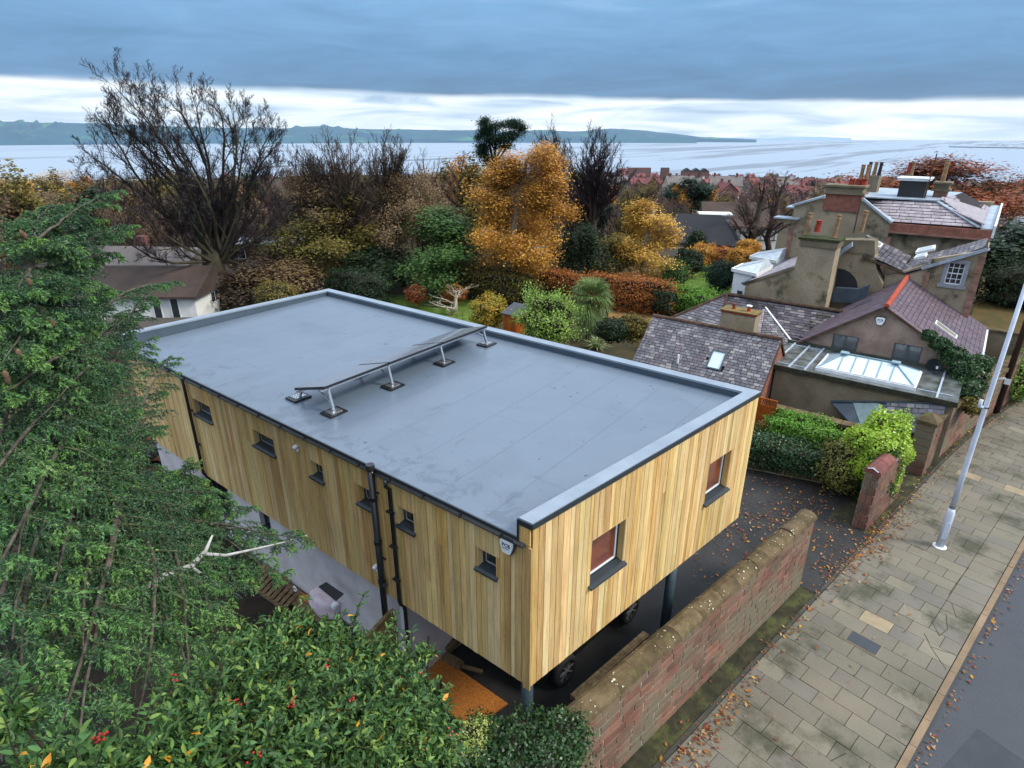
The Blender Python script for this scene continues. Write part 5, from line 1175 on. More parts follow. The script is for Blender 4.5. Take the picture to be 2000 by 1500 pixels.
# main hipped roof: front slope large pale slates
q = [V3((X0 + .1, 4.15, 5.78)), V3((X0 + .1, .55, 5.80)), V3(U(1832, 394, 6.75)), V3(U(1678, 386, 6.75))]
roof_plane(bh, q, M_slate4, row=.26, wid=.42, seed=35)
MB().bar(q[1] + ZV * .04, q[2] + ZV * .04, .32, .05).build('lead_hip', M_lead, bh); MB().bar(q[2] + ZV * .05, q[3] + ZV * .05, .3, .06).build('lead_ridge', M_lead, bh); MB().bar(q[0] + ZV * .04, q[3] + ZV * .04, .16, .05).build('lead_hip', M_lead, bh)
e1 = V3((X0 + .3, .5, 5.80)); e2 = V3((48, .5, 5.80)); t2 = V3((46, 2.0, 6.75))
roof_plane(bh, [e1, e2, t2, q[2]], M_slate4, row=.26, wid=.42, seed=36, limit=100)
zt = 6.74; MB().prism([q[3] + V3((0, 0, -.05)), q[2] + V3((0, 0, -.05)), t2 + V3((0, 0, -.04)), V3((46.5, 7.2, zt)), V3((40, 7.2, zt))], ZV * .05).build('lead_flat', M_lead, bh)
roof_plane(bh, [V3((X0 + .3, 8.9, 6.05)), V3((48, 8.9, 6.05)), V3((46.5, 7.2, zt)), V3((40, 7.2, zt))], M_slate4, row=.26, wid=.42, seed=38, limit=0)
MB().bb((X0 + .1, .06, 5.72), (49.9, .52, 5.80)).build('lead_gutter', M_lead, bh); MB().bb((X0 - .05, -.06, 5.4), (49.9, .04, 5.95)).build('parapet_capping', M_wpaint, bh)
# raised far right roof with ribbed sheet
q2 = [V3(U(1848, 407, 6.5)), V3(U(1922, 440, 5.95)), V3(U(1924, 412, 6.0)), V3(U(1845, 387, 6.9))]
MB().prism(q2, ZV * .06).build('ribbed_roof', M_slate4, bh)
for k in range(0): MB().bar(q2[0].lerp(q2[1], (k + .5) / 9) + ZV * .075, q2[3].lerp(q2[2], (k + .5) / 9) + ZV * .075, .05, .03).build('roof_rib', M_lead, bh)
# chimneys of the villa
def vill_ch(x0p, x1p, ytop, ybase, X, dx, pots, m, capm=M_dash2, capy=None, corn=True):
    a, b = onX(x0p, ytop, X), onX(x1p, ytop, X); z1 = a[2]; z0 = onX((x0p + x1p) / 2, ybase, X)[2] - .3
    st_ = stack(bh, (X, b[1], z0), (X + dx, a[1], z1), m)
    if corn:
        MB().bb((X - .12, b[1] - .12, z1 - .02), (X + dx + .12, a[1] + .12, z1 + .09)).build('chimney_cornice', capm, st_)
        MB().bb((X - .03, b[1] - .03, z1 + .09), (X + dx + .03, a[1] + .03, z1 + .34)).build('chimney_cap', capm, st_); MB().bb((X - .12, b[1] - .12, z1 + .34), (X + dx + .12, a[1] + .12, z1 + .44)).build('chimney_cornice', capm, st_)
        z1 += .44
    for f, g, h, r_, mm in pots: pot(st_, (X + dx * g, a[1] + (b[1] - a[1]) * f, z1), h, r_, mm, lean=(0, -.02))
    return st_
vill_ch(1613, 1684, 377, 402, 36.9, 1.0, [(.60, .5, .3, .16, M_rpot), (.78, .5, .3, .16, M_rpot), (.95, .5, .32, .16, M_rpot), (.80, .8, 1.0, .12, M_pot), (.95, .8, 1.0, .12, M_pot)], M_sandp)
Mdp = mat('sooty_pot', (.03, .025, .022), rough=.8)
vill_ch(1690, 1718, 343, 378, 42.5, .9, [(.1, .5, .75, .12, Mdp), (.5, .5, .75, .12, M_pot), (.85, .5, .75, .12, Mdp)], M_dash2, corn=False)
vill_ch(1824, 1851, 372, 400, 41.5, 1.0, [(.4, .5, 1.1, .14, M_pot)], M_quoin)
vill_ch(1768, 1782, 340, 352, 47, .6, [(.3, .5, .7, .13, M_rpot), (.75, .5, .7, .13, M_pot)], M_dash2, corn=False)
a, b = onX(1759, 352, 40.5), onX(1812, 352, 40.5); z0 = onX(1785, 391, 40.5)[2]
dbx = MB().bb((40.5, b[1], z0 - .1), (41.8, a[1], a[2])).build('water_tank_housing', M_black, bh)
MB().bb((40.3, b[1] - .12, a[2]), (42., a[1] + .12, a[2] + .10)).build('housing_cap', M_wpaint, dbx); MB().bb((40.25, b[1] - .17, a[2] + .10), (42.05, a[1] + .17, a[2] + .15)).build('housing_cap', M_wpaint, dbx)
MB().tube([PX(1805, 390, 40.3), PX(1830, 300, 40.3)], .03, 6).build('aerial_mast', M_rtile, bh)
MB().tube([PX(1667, 455, 33.), PX(1682, 388, 33.)], .03, 6).build('iron_pipe', M_rtile, bh)
# white bays on the garden side
for i, (px, X, s_) in enumerate((((1445, 527), 31.5, 1.0), ((1478, 503), 36.5, 1.0))):
    c = PX(px[0], px[1], X); by = c.y; y_in = 8.6 if i == 0 else 9.05
    bx = [V3((X - 1.0, y_in + .02, 0)), V3((X - .55, by + .1, 0)), V3((X + .9, by + .1, 0)), V3((X + 1.4, y_in + .02, 0))]
    o = MB().prism(bx, ZV * (c.z)).build('bay', M_wpaint, bh)
    MB().prism([V3((p.x + (p.x - X) * .12, p.y + (.14 if p.y > y_in + .1 else 0), c.z + .001)) for p in bx], ZV * .16).build('bay_cornice', M_wpaint, o)
    apex = [V3((X - .2, y_in + .02, c.z + .62)), V3((X + .5, y_in + .02, c.z + .62))]
    e = [V3((p.x, p.y, c.z + .165)) for p in bx]
    MB().add(e + apex, [(0, 1, 4), (1, 2, 5, 4), (2, 3, 5), (3, 2, 1, 0), (0, 4, 5, 3)]).build('bay_roof', mat('bay_roof_lead', lin('#c3ccd2'), lin('#a7b2ba'), rough=.4, scale=4), o)
    for k in range(8):
        f = k / 7; MB().bar(e[1].lerp(e[2], f) + ZV * .02, apex[0].lerp(apex[1], f) + ZV * .02, .03).build('roof_rib', M_wpaint, o)
    for f in (.2, .6): p = bx[0].lerp(bx[1], f); MB().box(p + V3((-.02, .02, c.z * .62)), (.02, .3, .9), math.atan2((bx[1] - bx[0]).y, (bx[1] - bx[0]).x) + math.pi / 2).build('bay_window', M_glass, o)
# yard wall and grass terrace right of the villa
yw = thing('garden_wall', (36, -3.2, 0), 'plain rendered yard wall to the right of the gabled house, behind the lamp post', 'wall')
MB().bb((31.5, -3.4, 0), (31.8, -.65, 2.3)).build('wall', M_dash2, yw); MB().bb((31.45, -3.45, 2.3), (31.85, -.6, 2.4)).build('coping', M_cope, yw)
MB().bb((31.86, -6, 0), (44, -.1, 2.25)).build('terrace', mat('leafy_grass', lin('#54431f'), lin('#3d3a1c'), rough=.95, scale=2, fine=.3), None, kind='structure')
MB().prism([V3(p) for p in [(27.2, -1.0, 1.55), (27.2, -1.6, 1.75), (27.2, -1.63, 1.70), (27.2, -1.03, 1.5)]], (.05, 0, 0)).build('waste_pipe', M_wpaint, ch)

# ================================================================== VEGETATION GENERATORS
def nrm(v): return v / np.maximum(np.linalg.norm(v, axis=-1, keepdims=True), 1e-9)
def grow(rg, P, D, L, r0, r1, seg, up=0., wob=.1):
    """n branches: start P, direction D, length L -> pts (n,seg+1,3), radii (n,seg+1)"""
    n = len(P); pts = [P]; d = nrm(D)
    for k in range(seg):
        d = nrm(d + rg.normal(0, wob, (n, 3)) + np.array([0, 0, 1.]) * up)
        pts.append(pts[-1] + d * (L / seg)[:, None])
    t = np.linspace(0, 1, seg + 1)[None]; return np.stack(pts, 1), r0[:, None] * (1 - t) + r1[:, None] * t
def kids(rg, pts, rad, L, cnt, t0, t1, ang, ratio, jit=.25, flat=None, fall=.5):
    n, m, _ = pts.shape; seg = m - 1; t = (np.linspace(t0, t1, cnt)[None] + rg.uniform(-.5, .5, (n, cnt)) * (t1 - t0) / max(cnt - 1, 1)).clip(0.02, .999)
    f = t * seg; i = f.astype(int).clip(0, seg - 1); u = (f - i)[..., None]; bi = np.arange(n)[:, None]
    P = pts[bi, i] * (1 - u) + pts[bi, i + 1] * u; T = nrm(pts[bi, i + 1] - pts[bi, i])
    if flat is None:
        rnd = rg.normal(0, 1, T.shape); q = nrm(np.cross(T, rnd))
    else:
        sgn = np.where((np.arange(cnt)[None] + rg.integers(0, 2, (n, 1))) % 2, 1., -1.)[..., None]
        q = nrm(np.cross(T, np.array([0, 0, 1.])) * sgn + rg.normal(0, flat, T.shape))
    a = (ang * (1 + rg.uniform(-jit, jit, t.shape)))[..., None]
    D = T * np.cos(a) + q * np.sin(a); Lc = L[:, None] * ratio * (1 - fall * t) * (1 + rg.uniform(-jit, jit, t.shape))
    R_ = rad[bi, i] * (1 - u[..., 0]) + rad[bi, i + 1] * u[..., 0]
    return P.reshape(-1, 3), D.reshape(-1, 3), Lc.ravel(), R_.ravel()
def tube_np(pts, rad, sides=4):
    n, m, _ = pts.shape; T = np.empty_like(pts); T[:, 1:-1] = pts[:, 2:] - pts[:, :-2]; T[:, 0] = pts[:, 1] - pts[:, 0]; T[:, -1] = pts[:, -1] - pts[:, -2]; T = nrm(T)
    ref = np.where(np.abs(T[..., 2:3]) > .9, np.array([1., 0, 0]), np.array([0, 0, 1.])); A = nrm(np.cross(T, ref)); B = np.cross(T, A)
    if sides == 1:      # spikes: one triangle per branch
        V = np.stack([pts[:, 0] + A[:, 0] * rad[:, :1], pts[:, 0] - A[:, 0] * rad[:, :1], pts[:, -1]], 1).reshape(-1, 3); return V, np.arange(len(V)).reshape(-1, 3)
    if sides == 2:
        V = np.stack([pts + A * rad[..., None], pts - A * rad[..., None]], 2); s = 2
        base = (np.arange(n)[:, None] * m + np.arange(m - 1)[None])[..., None] * 2
        F_ = np.concatenate([base, base + 1, base + 3, base + 2], -1).reshape(-1, 4); return V.reshape(-1, 3), F_
    a = np.arange(sides) * 2 * np.pi / sides; V = pts[:, :, None] + (A[:, :, None] * np.cos(a)[None, None, :, None] + B[:, :, None] * np.sin(a)[None, None, :, None]) * rad[:, :, None, None]
    b0 = ((np.arange(n)[:, None] * m + np.arange(m - 1)[None]) * sides)[..., None]; k = np.arange(sides)[None, None]; k2 = (k + 1) % sides
    F_ = np.stack([b0 + k, b0 + k2, b0 + sides + k2, b0 + sides + k], -1).reshape(-1, 4); return V.reshape(-1, 3), F_
def merge(parts):
    Vs, Fs, k = [], {}, 0
    for V, F_ in parts:
        Vs.append(V); Fs.setdefault(F_.shape[1], []).append(F_ + k); k += len(V)
    return np.concatenate(Vs), [np.concatenate(f) for f in Fs.values()]
def leaf_quads(rg, C, Nn, size, asp=.55, flat=.6):
    """rhombic leaves at C, facing roughly Nn"""
    n = len(C); N_l = nrm(Nn + rg.normal(0, flat, (n, 3))); A = nrm(np.cross(N_l, rg.normal(0, 1, (n, 3)))); B = np.cross(N_l, A); s = (size * rg.uniform(.6, 1.3, n))[:, None]
    V = np.stack([C - A * s, C + B * s * asp, C + A * s, C - B * s * asp], 1).reshape(-1, 3); return V, np.arange(4 * n).reshape(-1, 4)
def leaf_fold(rg, P, D, Nn, size, asp=.32, fold=.25):
    """pointed leaves starting at P along D, folded along the midrib"""
    n = len(P); D = nrm(D); S = nrm(np.cross(D, Nn)); N_l = np.cross(S, D); s = (size * rg.uniform(.7, 1.25, n))[:, None]
    tipd = -N_l * .12 * s; L1 = P + D * s * .3 + S * s * asp * .85 + N_l * s * fold * asp; L2 = P + D * s * .68 + S * s * asp * .75 + N_l * s * fold * asp * .6
    R1 = P + D * s * .3 - S * s * asp * .85 + N_l * s * fold * asp; R2 = P + D * s * .68 - S * s * asp * .75 + N_l * s * fold * asp * .6
    V = np.stack([P, L1, L2, P + D * s + tipd, R2, R1], 1).reshape(-1, 3); k = np.arange(n)[:, None] * 6
    return V, np.concatenate([k + np.array([0, 1, 2, 3]), k + np.array([0, 3, 4, 5])])
def skel(rg, base, H, r, spec, trunk_t=1., lean=(0, 0, 1), twob=.06, tseg=8, trunk_len=None):
    """spec: list of (count,t0,t1,angle_deg,len_ratio,seg,up,wob,rratio)"""
    tl = trunk_len or H * trunk_t
    lv = [grow(rg, np.array([base], float), np.array([lean], float), np.array([tl]), np.array([r]), np.array([r * .25]), tseg, .02, twob)]
    L = np.array([tl]); out = [(lv[0][0], lv[0][1], L)]
    for c, t0, t1, an, lr, sg, up_, wb, rr_ in spec:
        pts, rad, L = out[-1]; P, D, Lc, R_ = kids(rg, pts, rad, L, c, t0, t1, np.float64(math.radians(an)), lr)
        q, rd = grow(rg, P, D, Lc, np.maximum(R_ * rr_, .008), np.maximum(R_ * rr_ * .3, .003), sg, up_, wb); out.append((q, rd, Lc))
    return out
def bark(name, c1, c2, **k): return mat(name, lin(c1), lin(c2), rough=.9, scale=3, stretch=(3, 3, .8), fine=.25, **k)
M_beech = bark('beech_bark', '#4a4434', '#2f2b22', bump=.6, moss=lin('#4a5028'), mossamt=.3, mossscale=1.2)
M_twig = mat('bare_twigs', lin('#3b3034'), lin('#2a2228'), rough=.9, scale=.4)
M_twigb = mat('brown_twigs', lin('#6a5347'), lin('#54413b'), rough=.9, scale=.15, rand=.15)
M_twigp = mat('purple_brown_twigs', lin('#5e4a48'), lin('#493a3a'), rough=.9, scale=.15, rand=.15)
M_barkd = bark('dark_bark', '#3e3429', '#2b241d'); M_barkp = bark('pale_bark', '#b0a592', '#6f6656')
def leafmat(name, cols, rand=.25, hue=.02, tr=.25, rough=.6, spec=.3): return mat(name, lin(cols[0]), lin(cols[1]), rough=rough, spec=spec, scale=1.1, rand=rand * .75, randhue=hue, pal=[lin(c) for c in cols], palmix=.38, trans=tr)
ML = {
 'orange': leafmat('orange_leaves', ['#c08a34', '#a5742a', '#cf9c42', '#b58030', '#94702f', '#d8ac52']),
 'copper': leafmat('copper_leaves', ['#7f4222', '#93502a', '#6a381e', '#a0622e', '#84482a', '#58321e']),
 'yellow': leafmat('yellow_leaves', ['#c49a3c', '#d2aa4c', '#a88434', '#dab662', '#b48832', '#d0a864']),
 'beechh': leafmat('beech_hedge_leaves', ['#a8642c', '#8e5226', '#ba7a38', '#7c4822', '#c4924a', '#97602c']),
 'green': leafmat('green_leaves', ['#3f5e2a', '#4c6c30', '#33502a', '#5a7a35', '#2d4726', '#44682c']),
 'lgreen': leafmat('light_green_leaves', ['#7a9440', '#8aa64e', '#5f7e34', '#a9bf6c', '#6d8a38', '#4f6e2c']),
 'dgreen': leafmat('dark_green_leaves', ['#1e2f1a', '#26391f', '#182715', '#2f4426', '#1c2c1b', '#334a28']),
 'olive': leafmat('olive_brown_leaves', ['#5c5526', '#6f6428', '#4a4622', '#857430', '#594a22', '#8c7c3c']),
 'brown': leafmat('brown_leaves', ['#6f5c42', '#7e6746', '#5e4c38', '#8a7448', '#69553c', '#786248']),
 'pine': leafmat('pine_needles', ['#1d3324', '#25402b', '#17291e', '#2d4a31', '#1b3023', '#234031']),
 'hedge': leafmat('privet_leaves', ['#55802a', '#6d9a34', '#44692a', '#7eab3e', '#3a5c22', '#5f8a2c']),
 'ivy': leafmat('ivy_leaves', ['#27431f', '#32512a', '#1f371b', '#3f6030', '#2b4826', '#4a6b34'], rough=.4, spec=.5),
 'lime': leafmat('lime_ivy_leaves', ['#8fae2c', '#a2c038', '#759526', '#b2c84c', '#5f8424', '#86a530'], rough=.4, spec=.5),
}
def tree_obj(name, base, label, cat, group, parts):
    t = thing(name, base, label, cat, group)
    for pn, me in parts: link(pn, me, t)
    return t
def bare_parts(rg, base, H, r, spec, mt=M_beech, mw=M_twig, cut=2, sides=(12, 7, 3, 2, 1, 1), **k):
    sk = skel(rg, base, H, r, spec, **k); w_ = [tube_np(p, q, sides[min(i, len(sides) - 1)]) for i, (p, q, L) in enumerate(sk)]
    V, F_ = merge(w_[:cut]); a = np_mesh('trunk', V, F_, mt, smooth=True); V, F_ = merge(w_[cut:]); b = np_mesh('branches', V, F_, mw); return sk, [('trunk', a), ('branches', b)]
def leafy_parts(rg, base, H, r, spec, lm, n, size, mt=M_barkd, spread=.25, sides=(8, 4, 2, 1, 1), lastlv=2, dz=0., mask=None, down=0., **k):
    sk = skel(rg, base, H, r, spec, **k); w_ = [tube_np(p, q, sides[min(i, len(sides) - 1)]) for i, (p, q, L) in enumerate(sk)]
    V, F_ = merge(w_); a = np_mesh('trunk', V, F_, mt, smooth=False)
    pts = np.concatenate([p[:, 1:].reshape(-1, 3) for p, q, L in sk[-lastlv:]]); c = pts[rg.integers(0, len(pts), n)] + rg.normal(0, spread, (n, 3)) - np.array([0, 0, 1.]) * np.abs(rg.normal(0, down, n))[:, None]
    c = c[c[:, 2] > base[2] + H * .05]; ctr = np.array(base) + np.array([0, 0, H * .55]); out = nrm(c - ctr) + np.array([0, 0, .5])
    V, F_ = leaf_quads(rg, c, out, size); b = np_mesh('crown', V, [F_], lm); return sk, [('trunk', a), ('crown', b)]
def G(x, y, extra=0.):
    p = U(x, y, 0.); r_ = math.hypot(p[0], p[1])
    for _ in range(6): p = U(x, y, ground_z(r_)); r_ = math.hypot(p[0], p[1])
    return p
def zat(px, py, b):  # height of the sight line over base b
    return UD(px, py, math.hypot(b[0], b[1]))[2]

# ================================================================== FOREGROUND CEDAR
T0 = np.array([2.7, 10.66, 0.]); rg = np.random.default_rng(5)
M_cedbark = bark('cedar_bark', '#5e574b', '#332d25', bump=.5); M_ced = mat('cedar_needles', lin('#476a35'), lin('#1f3b2c'), rough=.5, spec=.4, scale=.8, rand=.3, palmix=.4, randhue=.03, trans=.15,
    pal=[lin('#33553a'), lin('#25432f'), lin('#456a3a'), lin('#234636'), lin('#30523c'), lin('#1d382c'), lin('#5f8448'), lin('#2a4e42')])
tips = [(215, 368, 12.2), (175, 420, 12), (100, 395, 12.4), (60, 430, 11.5), (120, 470, 10.5), (230, 430, 12.6), (215, 490, 12.2), (10, 470, 9.5), (40, 560, 8.5), (140, 560, 9.6), (332, 545, 14.2), (285, 575, 13.6), (245, 610, 13), (335, 690, 15), (285, 660, 14.6), (240, 650, 13),
        (170, 625, 10.5), (60, 640, 8.4), (0, 700, 7.4), (120, 720, 9), (210, 720, 11), (300, 828, 12.6), (300, 760, 13.4), (245, 800, 11.5), (150, 800, 9.5), (60, 820, 7.6), (10, 900, 6.8), (140, 900, 8.4), (240, 880, 10), (330, 930, 11), (270, 960, 9.6), (415, 985, 10.5), (380, 930, 11.3),
        (200, 980, 8), (60, 1000, 6.6), (30, 1090, 6), (130, 1080, 6.9), (250, 1060, 8.2), (390, 1040, 9.3), (450, 1100, 8.6), (600, 1045, 8.4), (470, 1150, 7.6), (350, 1110, 7.9), (200, 1160, 6.6), (80, 1180, 5.8), (20, 1240, 5.3), (300, 1200, 6.7), (420, 1230, 6.6), (550, 1120, 8.0), (480, 990, 9.6),
        (150, 1280, 5.6), (260, 1320, 5.7), (370, 1330, 5.6), (40, 1350, 4.9), (150, 1420, 4.8), (250, 1450, 4.9), (0, 1480, 4.4), (90, 1500, 4.5), (-60, 600, 8), (-80, 800, 7), (-60, 1000, 6), (-60, 1200, 5.2), (-60, 1400, 4.6), (210, 1110, 7.4), (330, 1250, 6.2), (110, 1140, 6.2),
        (180, 1230, 5.9), (60, 930, 7), (180, 860, 9.2), (100, 660, 8.6), (200, 560, 11.6), (150, 500, 11), (20, 380 + 240, 8.2), (390, 1180, 7.2), (450, 1300, 6.0)]
for _ in range(38):
    q = tips[int(rg.integers(18, 80))]; tips.append((q[0] + rg.uniform(-55, 25), q[1] + rg.uniform(-45, 45), q[2] + rg.uniform(-.2, .6)))
n0 = len(tips); P0 = []; P3 = []
for i, (x, y, D) in enumerate(tips):
    p = UD(x, y, D); horiz = math.hypot(p[0] - T0[0], p[1] - T0[1]); za_ = min(8.6, max(.9, p[2] - .10 * horiz + rg.uniform(-.5, .2)))
    P0.append([T0[0], T0[1], za_]); P3.append(p)
P0, P3 = np.array(P0), np.array(P3); P3[:, 2] -= .05; t = np.linspace(0, 1, 13)[None, :, None]
Lm = np.linalg.norm(P3 - P0, axis=1); side = nrm(np.cross(P3 - P0, np.array([0, 0, 1.]))) * rg.normal(0, .05, (n0, 1)) * Lm[:, None]
main = P0[:, None] * (1 - t) + P3[:, None] * t + np.array([0, 0, 1.]) * (np.sin(t * np.pi) * .045 * Lm[:, None, None]) + side[:, None] * np.sin(t * np.pi)
main += np.cumsum(rg.normal(0, .018, main.shape), 1) * np.sin(t * np.pi) ** .5
rmain = (.010 + .0075 * Lm)[:, None] * (1 - np.linspace(0, 1, 13)[None] * .88)
def subs(rg, pts, rad, L, cnt, t0, t1, an, lens, droop, seg, flat):
    P, D, Lc, R_ = kids(rg, pts, rad, L, cnt, t0, t1, np.float64(math.radians(an)), 1., flat=flat, fall=0, jit=.08)
    Lc = lens(len(P)); return grow(rg, P, D, Lc, np.minimum(R_ * .6, .016), np.full(len(P), .002), seg, droop, .06), Lc
tt = np.tile(np.linspace(.18, 1, 22), n0)
(sec, rsec), Lsec = subs(rg, main, rmain, Lm, 22, .18, 1, 52, lambda n: (1.05 - .66 * tt) * np.repeat((Lm / 6).clip(.55, 1.2), 22) * rg.uniform(.6, 1.2, n), -.05, 6, .16)
t3 = np.tile(np.linspace(.08, 1, 12), len(Lsec)); (ter, rter), Lter = subs(rg, sec, rsec, Lsec, 12, .08, 1, 50, lambda n: (.36 - .18 * t3) * np.repeat(Lsec / .7, 12).clip(.5, 1.3) * rg.uniform(.7, 1.2, n), -.34, 3, .14)
def needles(rg, pts, per, ln, wd, ang=.9):
    n, m, _ = pts.shape; t_ = rg.uniform(0, m - 1.001, (n, per)); i = t_.astype(int); u = (t_ - i)[..., None]; b = np.arange(n)[:, None]
    P = pts[b, i] * (1 - u) + pts[b, i + 1] * u; T = nrm(pts[b, i + 1] - pts[b, i]); q = nrm(np.cross(T, rg.normal(0, 1, T.shape))); a = rg.uniform(.5, 1.2, T.shape[:2])[..., None] * ang
    D = T * np.cos(a) + q * np.sin(a); S = nrm(np.cross(D, rg.normal(0, 1, D.shape))); l = (ln * rg.uniform(.6, 1.3, T.shape[:2]))[..., None]
    V = np.stack([P - S * wd, P + S * wd, P + D * l], 2).reshape(-1, 3); return V, np.arange(len(V)).reshape(-1, 3)
ced = thing('cedar_tree', tuple(T0), 'large green cedar with drooping needle boughs overhanging the left end of the timber house', 'tree')
trunk = np.array([[[T0[0] + .12 * math.sin(z * .7) + .16 * max(0, z - 7), T0[1] + .1 * math.cos(z * .5) + .1 * max(0, z - 7), z] for z in np.linspace(0, 8.5, 14)]]); rt = (np.linspace(1, 0, 14) ** .8 * .28 + .015)[None]
V, F_ = merge([tube_np(trunk, rt, 14), tube_np(main, rmain, 7)]); link('trunk', np_mesh('trunk', V, F_, M_cedbark, smooth=True), ced)
V, F_ = merge([tube_np(sec, rsec, 2), tube_np(ter, rter, 1)]); link('branches', np_mesh('branches', V, F_, mat('green_twig_bark', lin('#55583a'), lin('#3c4a30'), rough=.9, scale=3)), ced)
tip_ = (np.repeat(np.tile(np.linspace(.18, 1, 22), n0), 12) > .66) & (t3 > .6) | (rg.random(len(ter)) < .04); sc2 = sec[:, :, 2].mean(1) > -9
V, F_ = merge([needles(rg, ter[~tip_], 18, .033, .0088), needles(rg, sec, 44, .036, .0080)]); link('crown', np_mesh('crown', V, F_, M_ced), ced)
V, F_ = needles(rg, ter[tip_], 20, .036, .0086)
link('tip_highlights', np_mesh('tip_highlights', V, F_, mat('highlight_needles', lin('#6b8f45'), lin('#497542'), rough=.5, spec=.4, scale=1.2, rand=.3, trans=.2)), ced, kind='stuff')  # lighter needle colour paints highlights on the bough ends
sheet('cedar_shade', [(-3, 2), (5.3, 2.2), (4.3, 7), (2.9, 7.3), (2.5, 17.5), (3, 21), (-5, 17)], -.004, mat('cedar_shade', lin('#1f1a10'), lin('#120f0a'), rough=.95, scale=3, fine=.5))  # dark sheet painting the cedar's shade onto the ground below
# cones standing on the boughs
cn = MB()
M_cone = mat('cedar_cone', lin('#65503c'), lin('#4c3b2b'), rough=.85, scale=30, rand=.2)
for (x, y, D) in [(105, 640, 8.6), (95, 645, 8.6), (40, 700, 7.6), (14, 742, 7.4), (18, 752, 7.4), (235, 625, 12.4), (100, 980, 8.0), (150, 1000, 7.6), (110, 1010, 7.4), (60, 560, 8.8), (45, 465, 9.6), (52, 470, 9.6), (190, 1015, 7.9), (230, 1080, 7.6)]:
    p = Vector(UD(x, y, D)); cone = MB().tube([p, p + ZV * .03, p + ZV * .07, p + ZV * .10], [.012, .026, .027, .010], 8).build('cone', M_cone, ced, smooth=True)

# long bare-barked bough reaching towards the house
rb = [(250, 1190, 7.2), (310, 1130, 7.5), (375, 1105, 7.7), (402, 1075, 7.8), (415, 1045, 7.9)]
MB().tube([UD(*p) for p in rb], [.06, .05, .04, .026, .012], 8).build('limb', mat('pale_cedar_bark', lin('#b5b3b0'), lin('#8c8984'), rough=.85, scale=4, fine=.2), ced, smooth=True)
MB().tube([UD(*p) for p in [(402, 1082, 7.8), (440, 1085, 8.0), (500, 1072, 8.3), (560, 1058, 8.5), (600, 1045, 8.6)]], [.025, .022, .017, .012, .006], 7).build('limb', MATS['pale_cedar_bark'], ced, smooth=True)
MB().tube([UD(*p) for p in [(375, 1108, 7.7), (420, 1140, 7.8), (470, 1165, 7.9)]], [.022, .015, .006], 7).build('limb', MATS['pale_cedar_bark'], ced, smooth=True)

# ================================================================== FOREGROUND COTONEASTER
M_cot = mat('cotoneaster_leaf', lin('#3f642c'), lin('#2c4a24'), rough=.55, spec=.35, scale=1.4, rand=.3, randhue=.03, trans=.2, pal=[lin('#4f7034'), lin('#3c5a2c'), lin('#6c8c3e'), lin('#446434'), lin('#2f4a26'), lin('#869e4c'), lin('#527340'), lin('#385432')])
M_yel = mat('yellow_leaf', lin('#c9962c'), lin('#b57a20'), rough=.5, rand=.2, scale=4); M_berry = mat('red_berry', lin('#b3161c'), lin('#8e1015'), rough=.3, spec=.5, scale=4)
rg = np.random.default_rng(8)
blobs = [(570, 1180, 4.9, .32), (650, 1185, 4.9, .26), (700, 1250, 4.6, .5), (600, 1275, 4.4, .55), (495, 1235, 4.5, .42), (785, 1310, 4.4, .48), (720, 1370, 4.0, .55), (620, 1400, 3.8, .55), (500, 1350, 4.0, .5), (410, 1430, 3.6, .42), (330, 1465, 3.4, .36),
         (560, 1480, 3.4, .5), (700, 1480, 3.5, .5), (825, 1400, 4.2, .42), (850, 1470, 3.9, .36), (230, 1490, 3.3, .32), (120, 1500, 3.3, .26), (30, 1375, 3.9, .2), (835, 1215, 4.95, .13), (450, 1300, 4.3, .3), (860, 1300, 4.6, .2), (390, 1350, 4.0, .26), (770, 1240, 4.75, .3), (640, 1330, 4.1, .4), (780, 1440, 3.9, .4)]
cot = thing('cotoneaster_shrub', (2.6, 2.7, 0), 'large glossy-leaved shrub with red berries and a few yellow leaves in the foreground', 'shrub')
SP, SD = [], []
for x, y, D, r_ in blobs:
    r_ *= .66; c = UD(x - 10, y + (62 if y < 1340 else 25), D * .985); n = int(980 * (r_ / .5) ** 2) + 14; d = nrm(rg.normal(0, 1, (n, 3)) + np.array([-.25, -.2, .5])); rad = r_ * (1 + .30 * rg.normal(0, 1, n).clip(-1.6, 2.6))
    SP.append(c + d * rad[:, None] * np.array([1, 1, .75])); SD.append(nrm(d + rg.normal(0, .35, d.shape) + np.array([0, 0, .45])))
    # sparser inner and lower growth
    n2 = n // 2; d = nrm(rg.normal(0, 1, (n2, 3))); SP.append(c + np.array([0, 0, -.45]) + d * (r_ * rg.uniform(.3, 1.2, n2))[:, None]); SD.append(nrm(d + np.array([0, 0, .3])))
SP, SD = np.concatenate(SP), np.concatenate(SD)
ii = rg.integers(0, len(SP), 150); sh0 = SP[ii]; shd = nrm(SD[ii] + np.array([0, 0, .9])); shl = rg.uniform(.2, .46, 150); shp_ = sh0[:, None] + shd[:, None] * (np.linspace(0, 1, 6)[None, :, None] * shl[:, None, None]) + np.cumsum(rg.normal(0, .012, (150, 6, 3)), 1)
link('arching_shoots', np_mesh('arching_shoots', *tube_np(shp_, np.tile(np.linspace(.006, .002, 6), (150, 1)), 3), MATS['dark_bark']), cot, kind='stuff')
SP = np.concatenate([SP, shp_[:, 2:].reshape(-1, 3)]); SD = np.concatenate([SD, np.repeat(shd, 4, 0)])
k = 6; n = len(SP)
Q = nrm(np.cross(SD[:, None], rg.normal(0, 1, (n, k, 3)))); a = rg.uniform(.5, 1.25, (n, k))[..., None]; LD = SD[:, None] * np.cos(a) + Q * np.sin(a); LP = SP[:, None] + SD[:, None] * rg.uniform(-.13, .03, (n, k))[..., None]
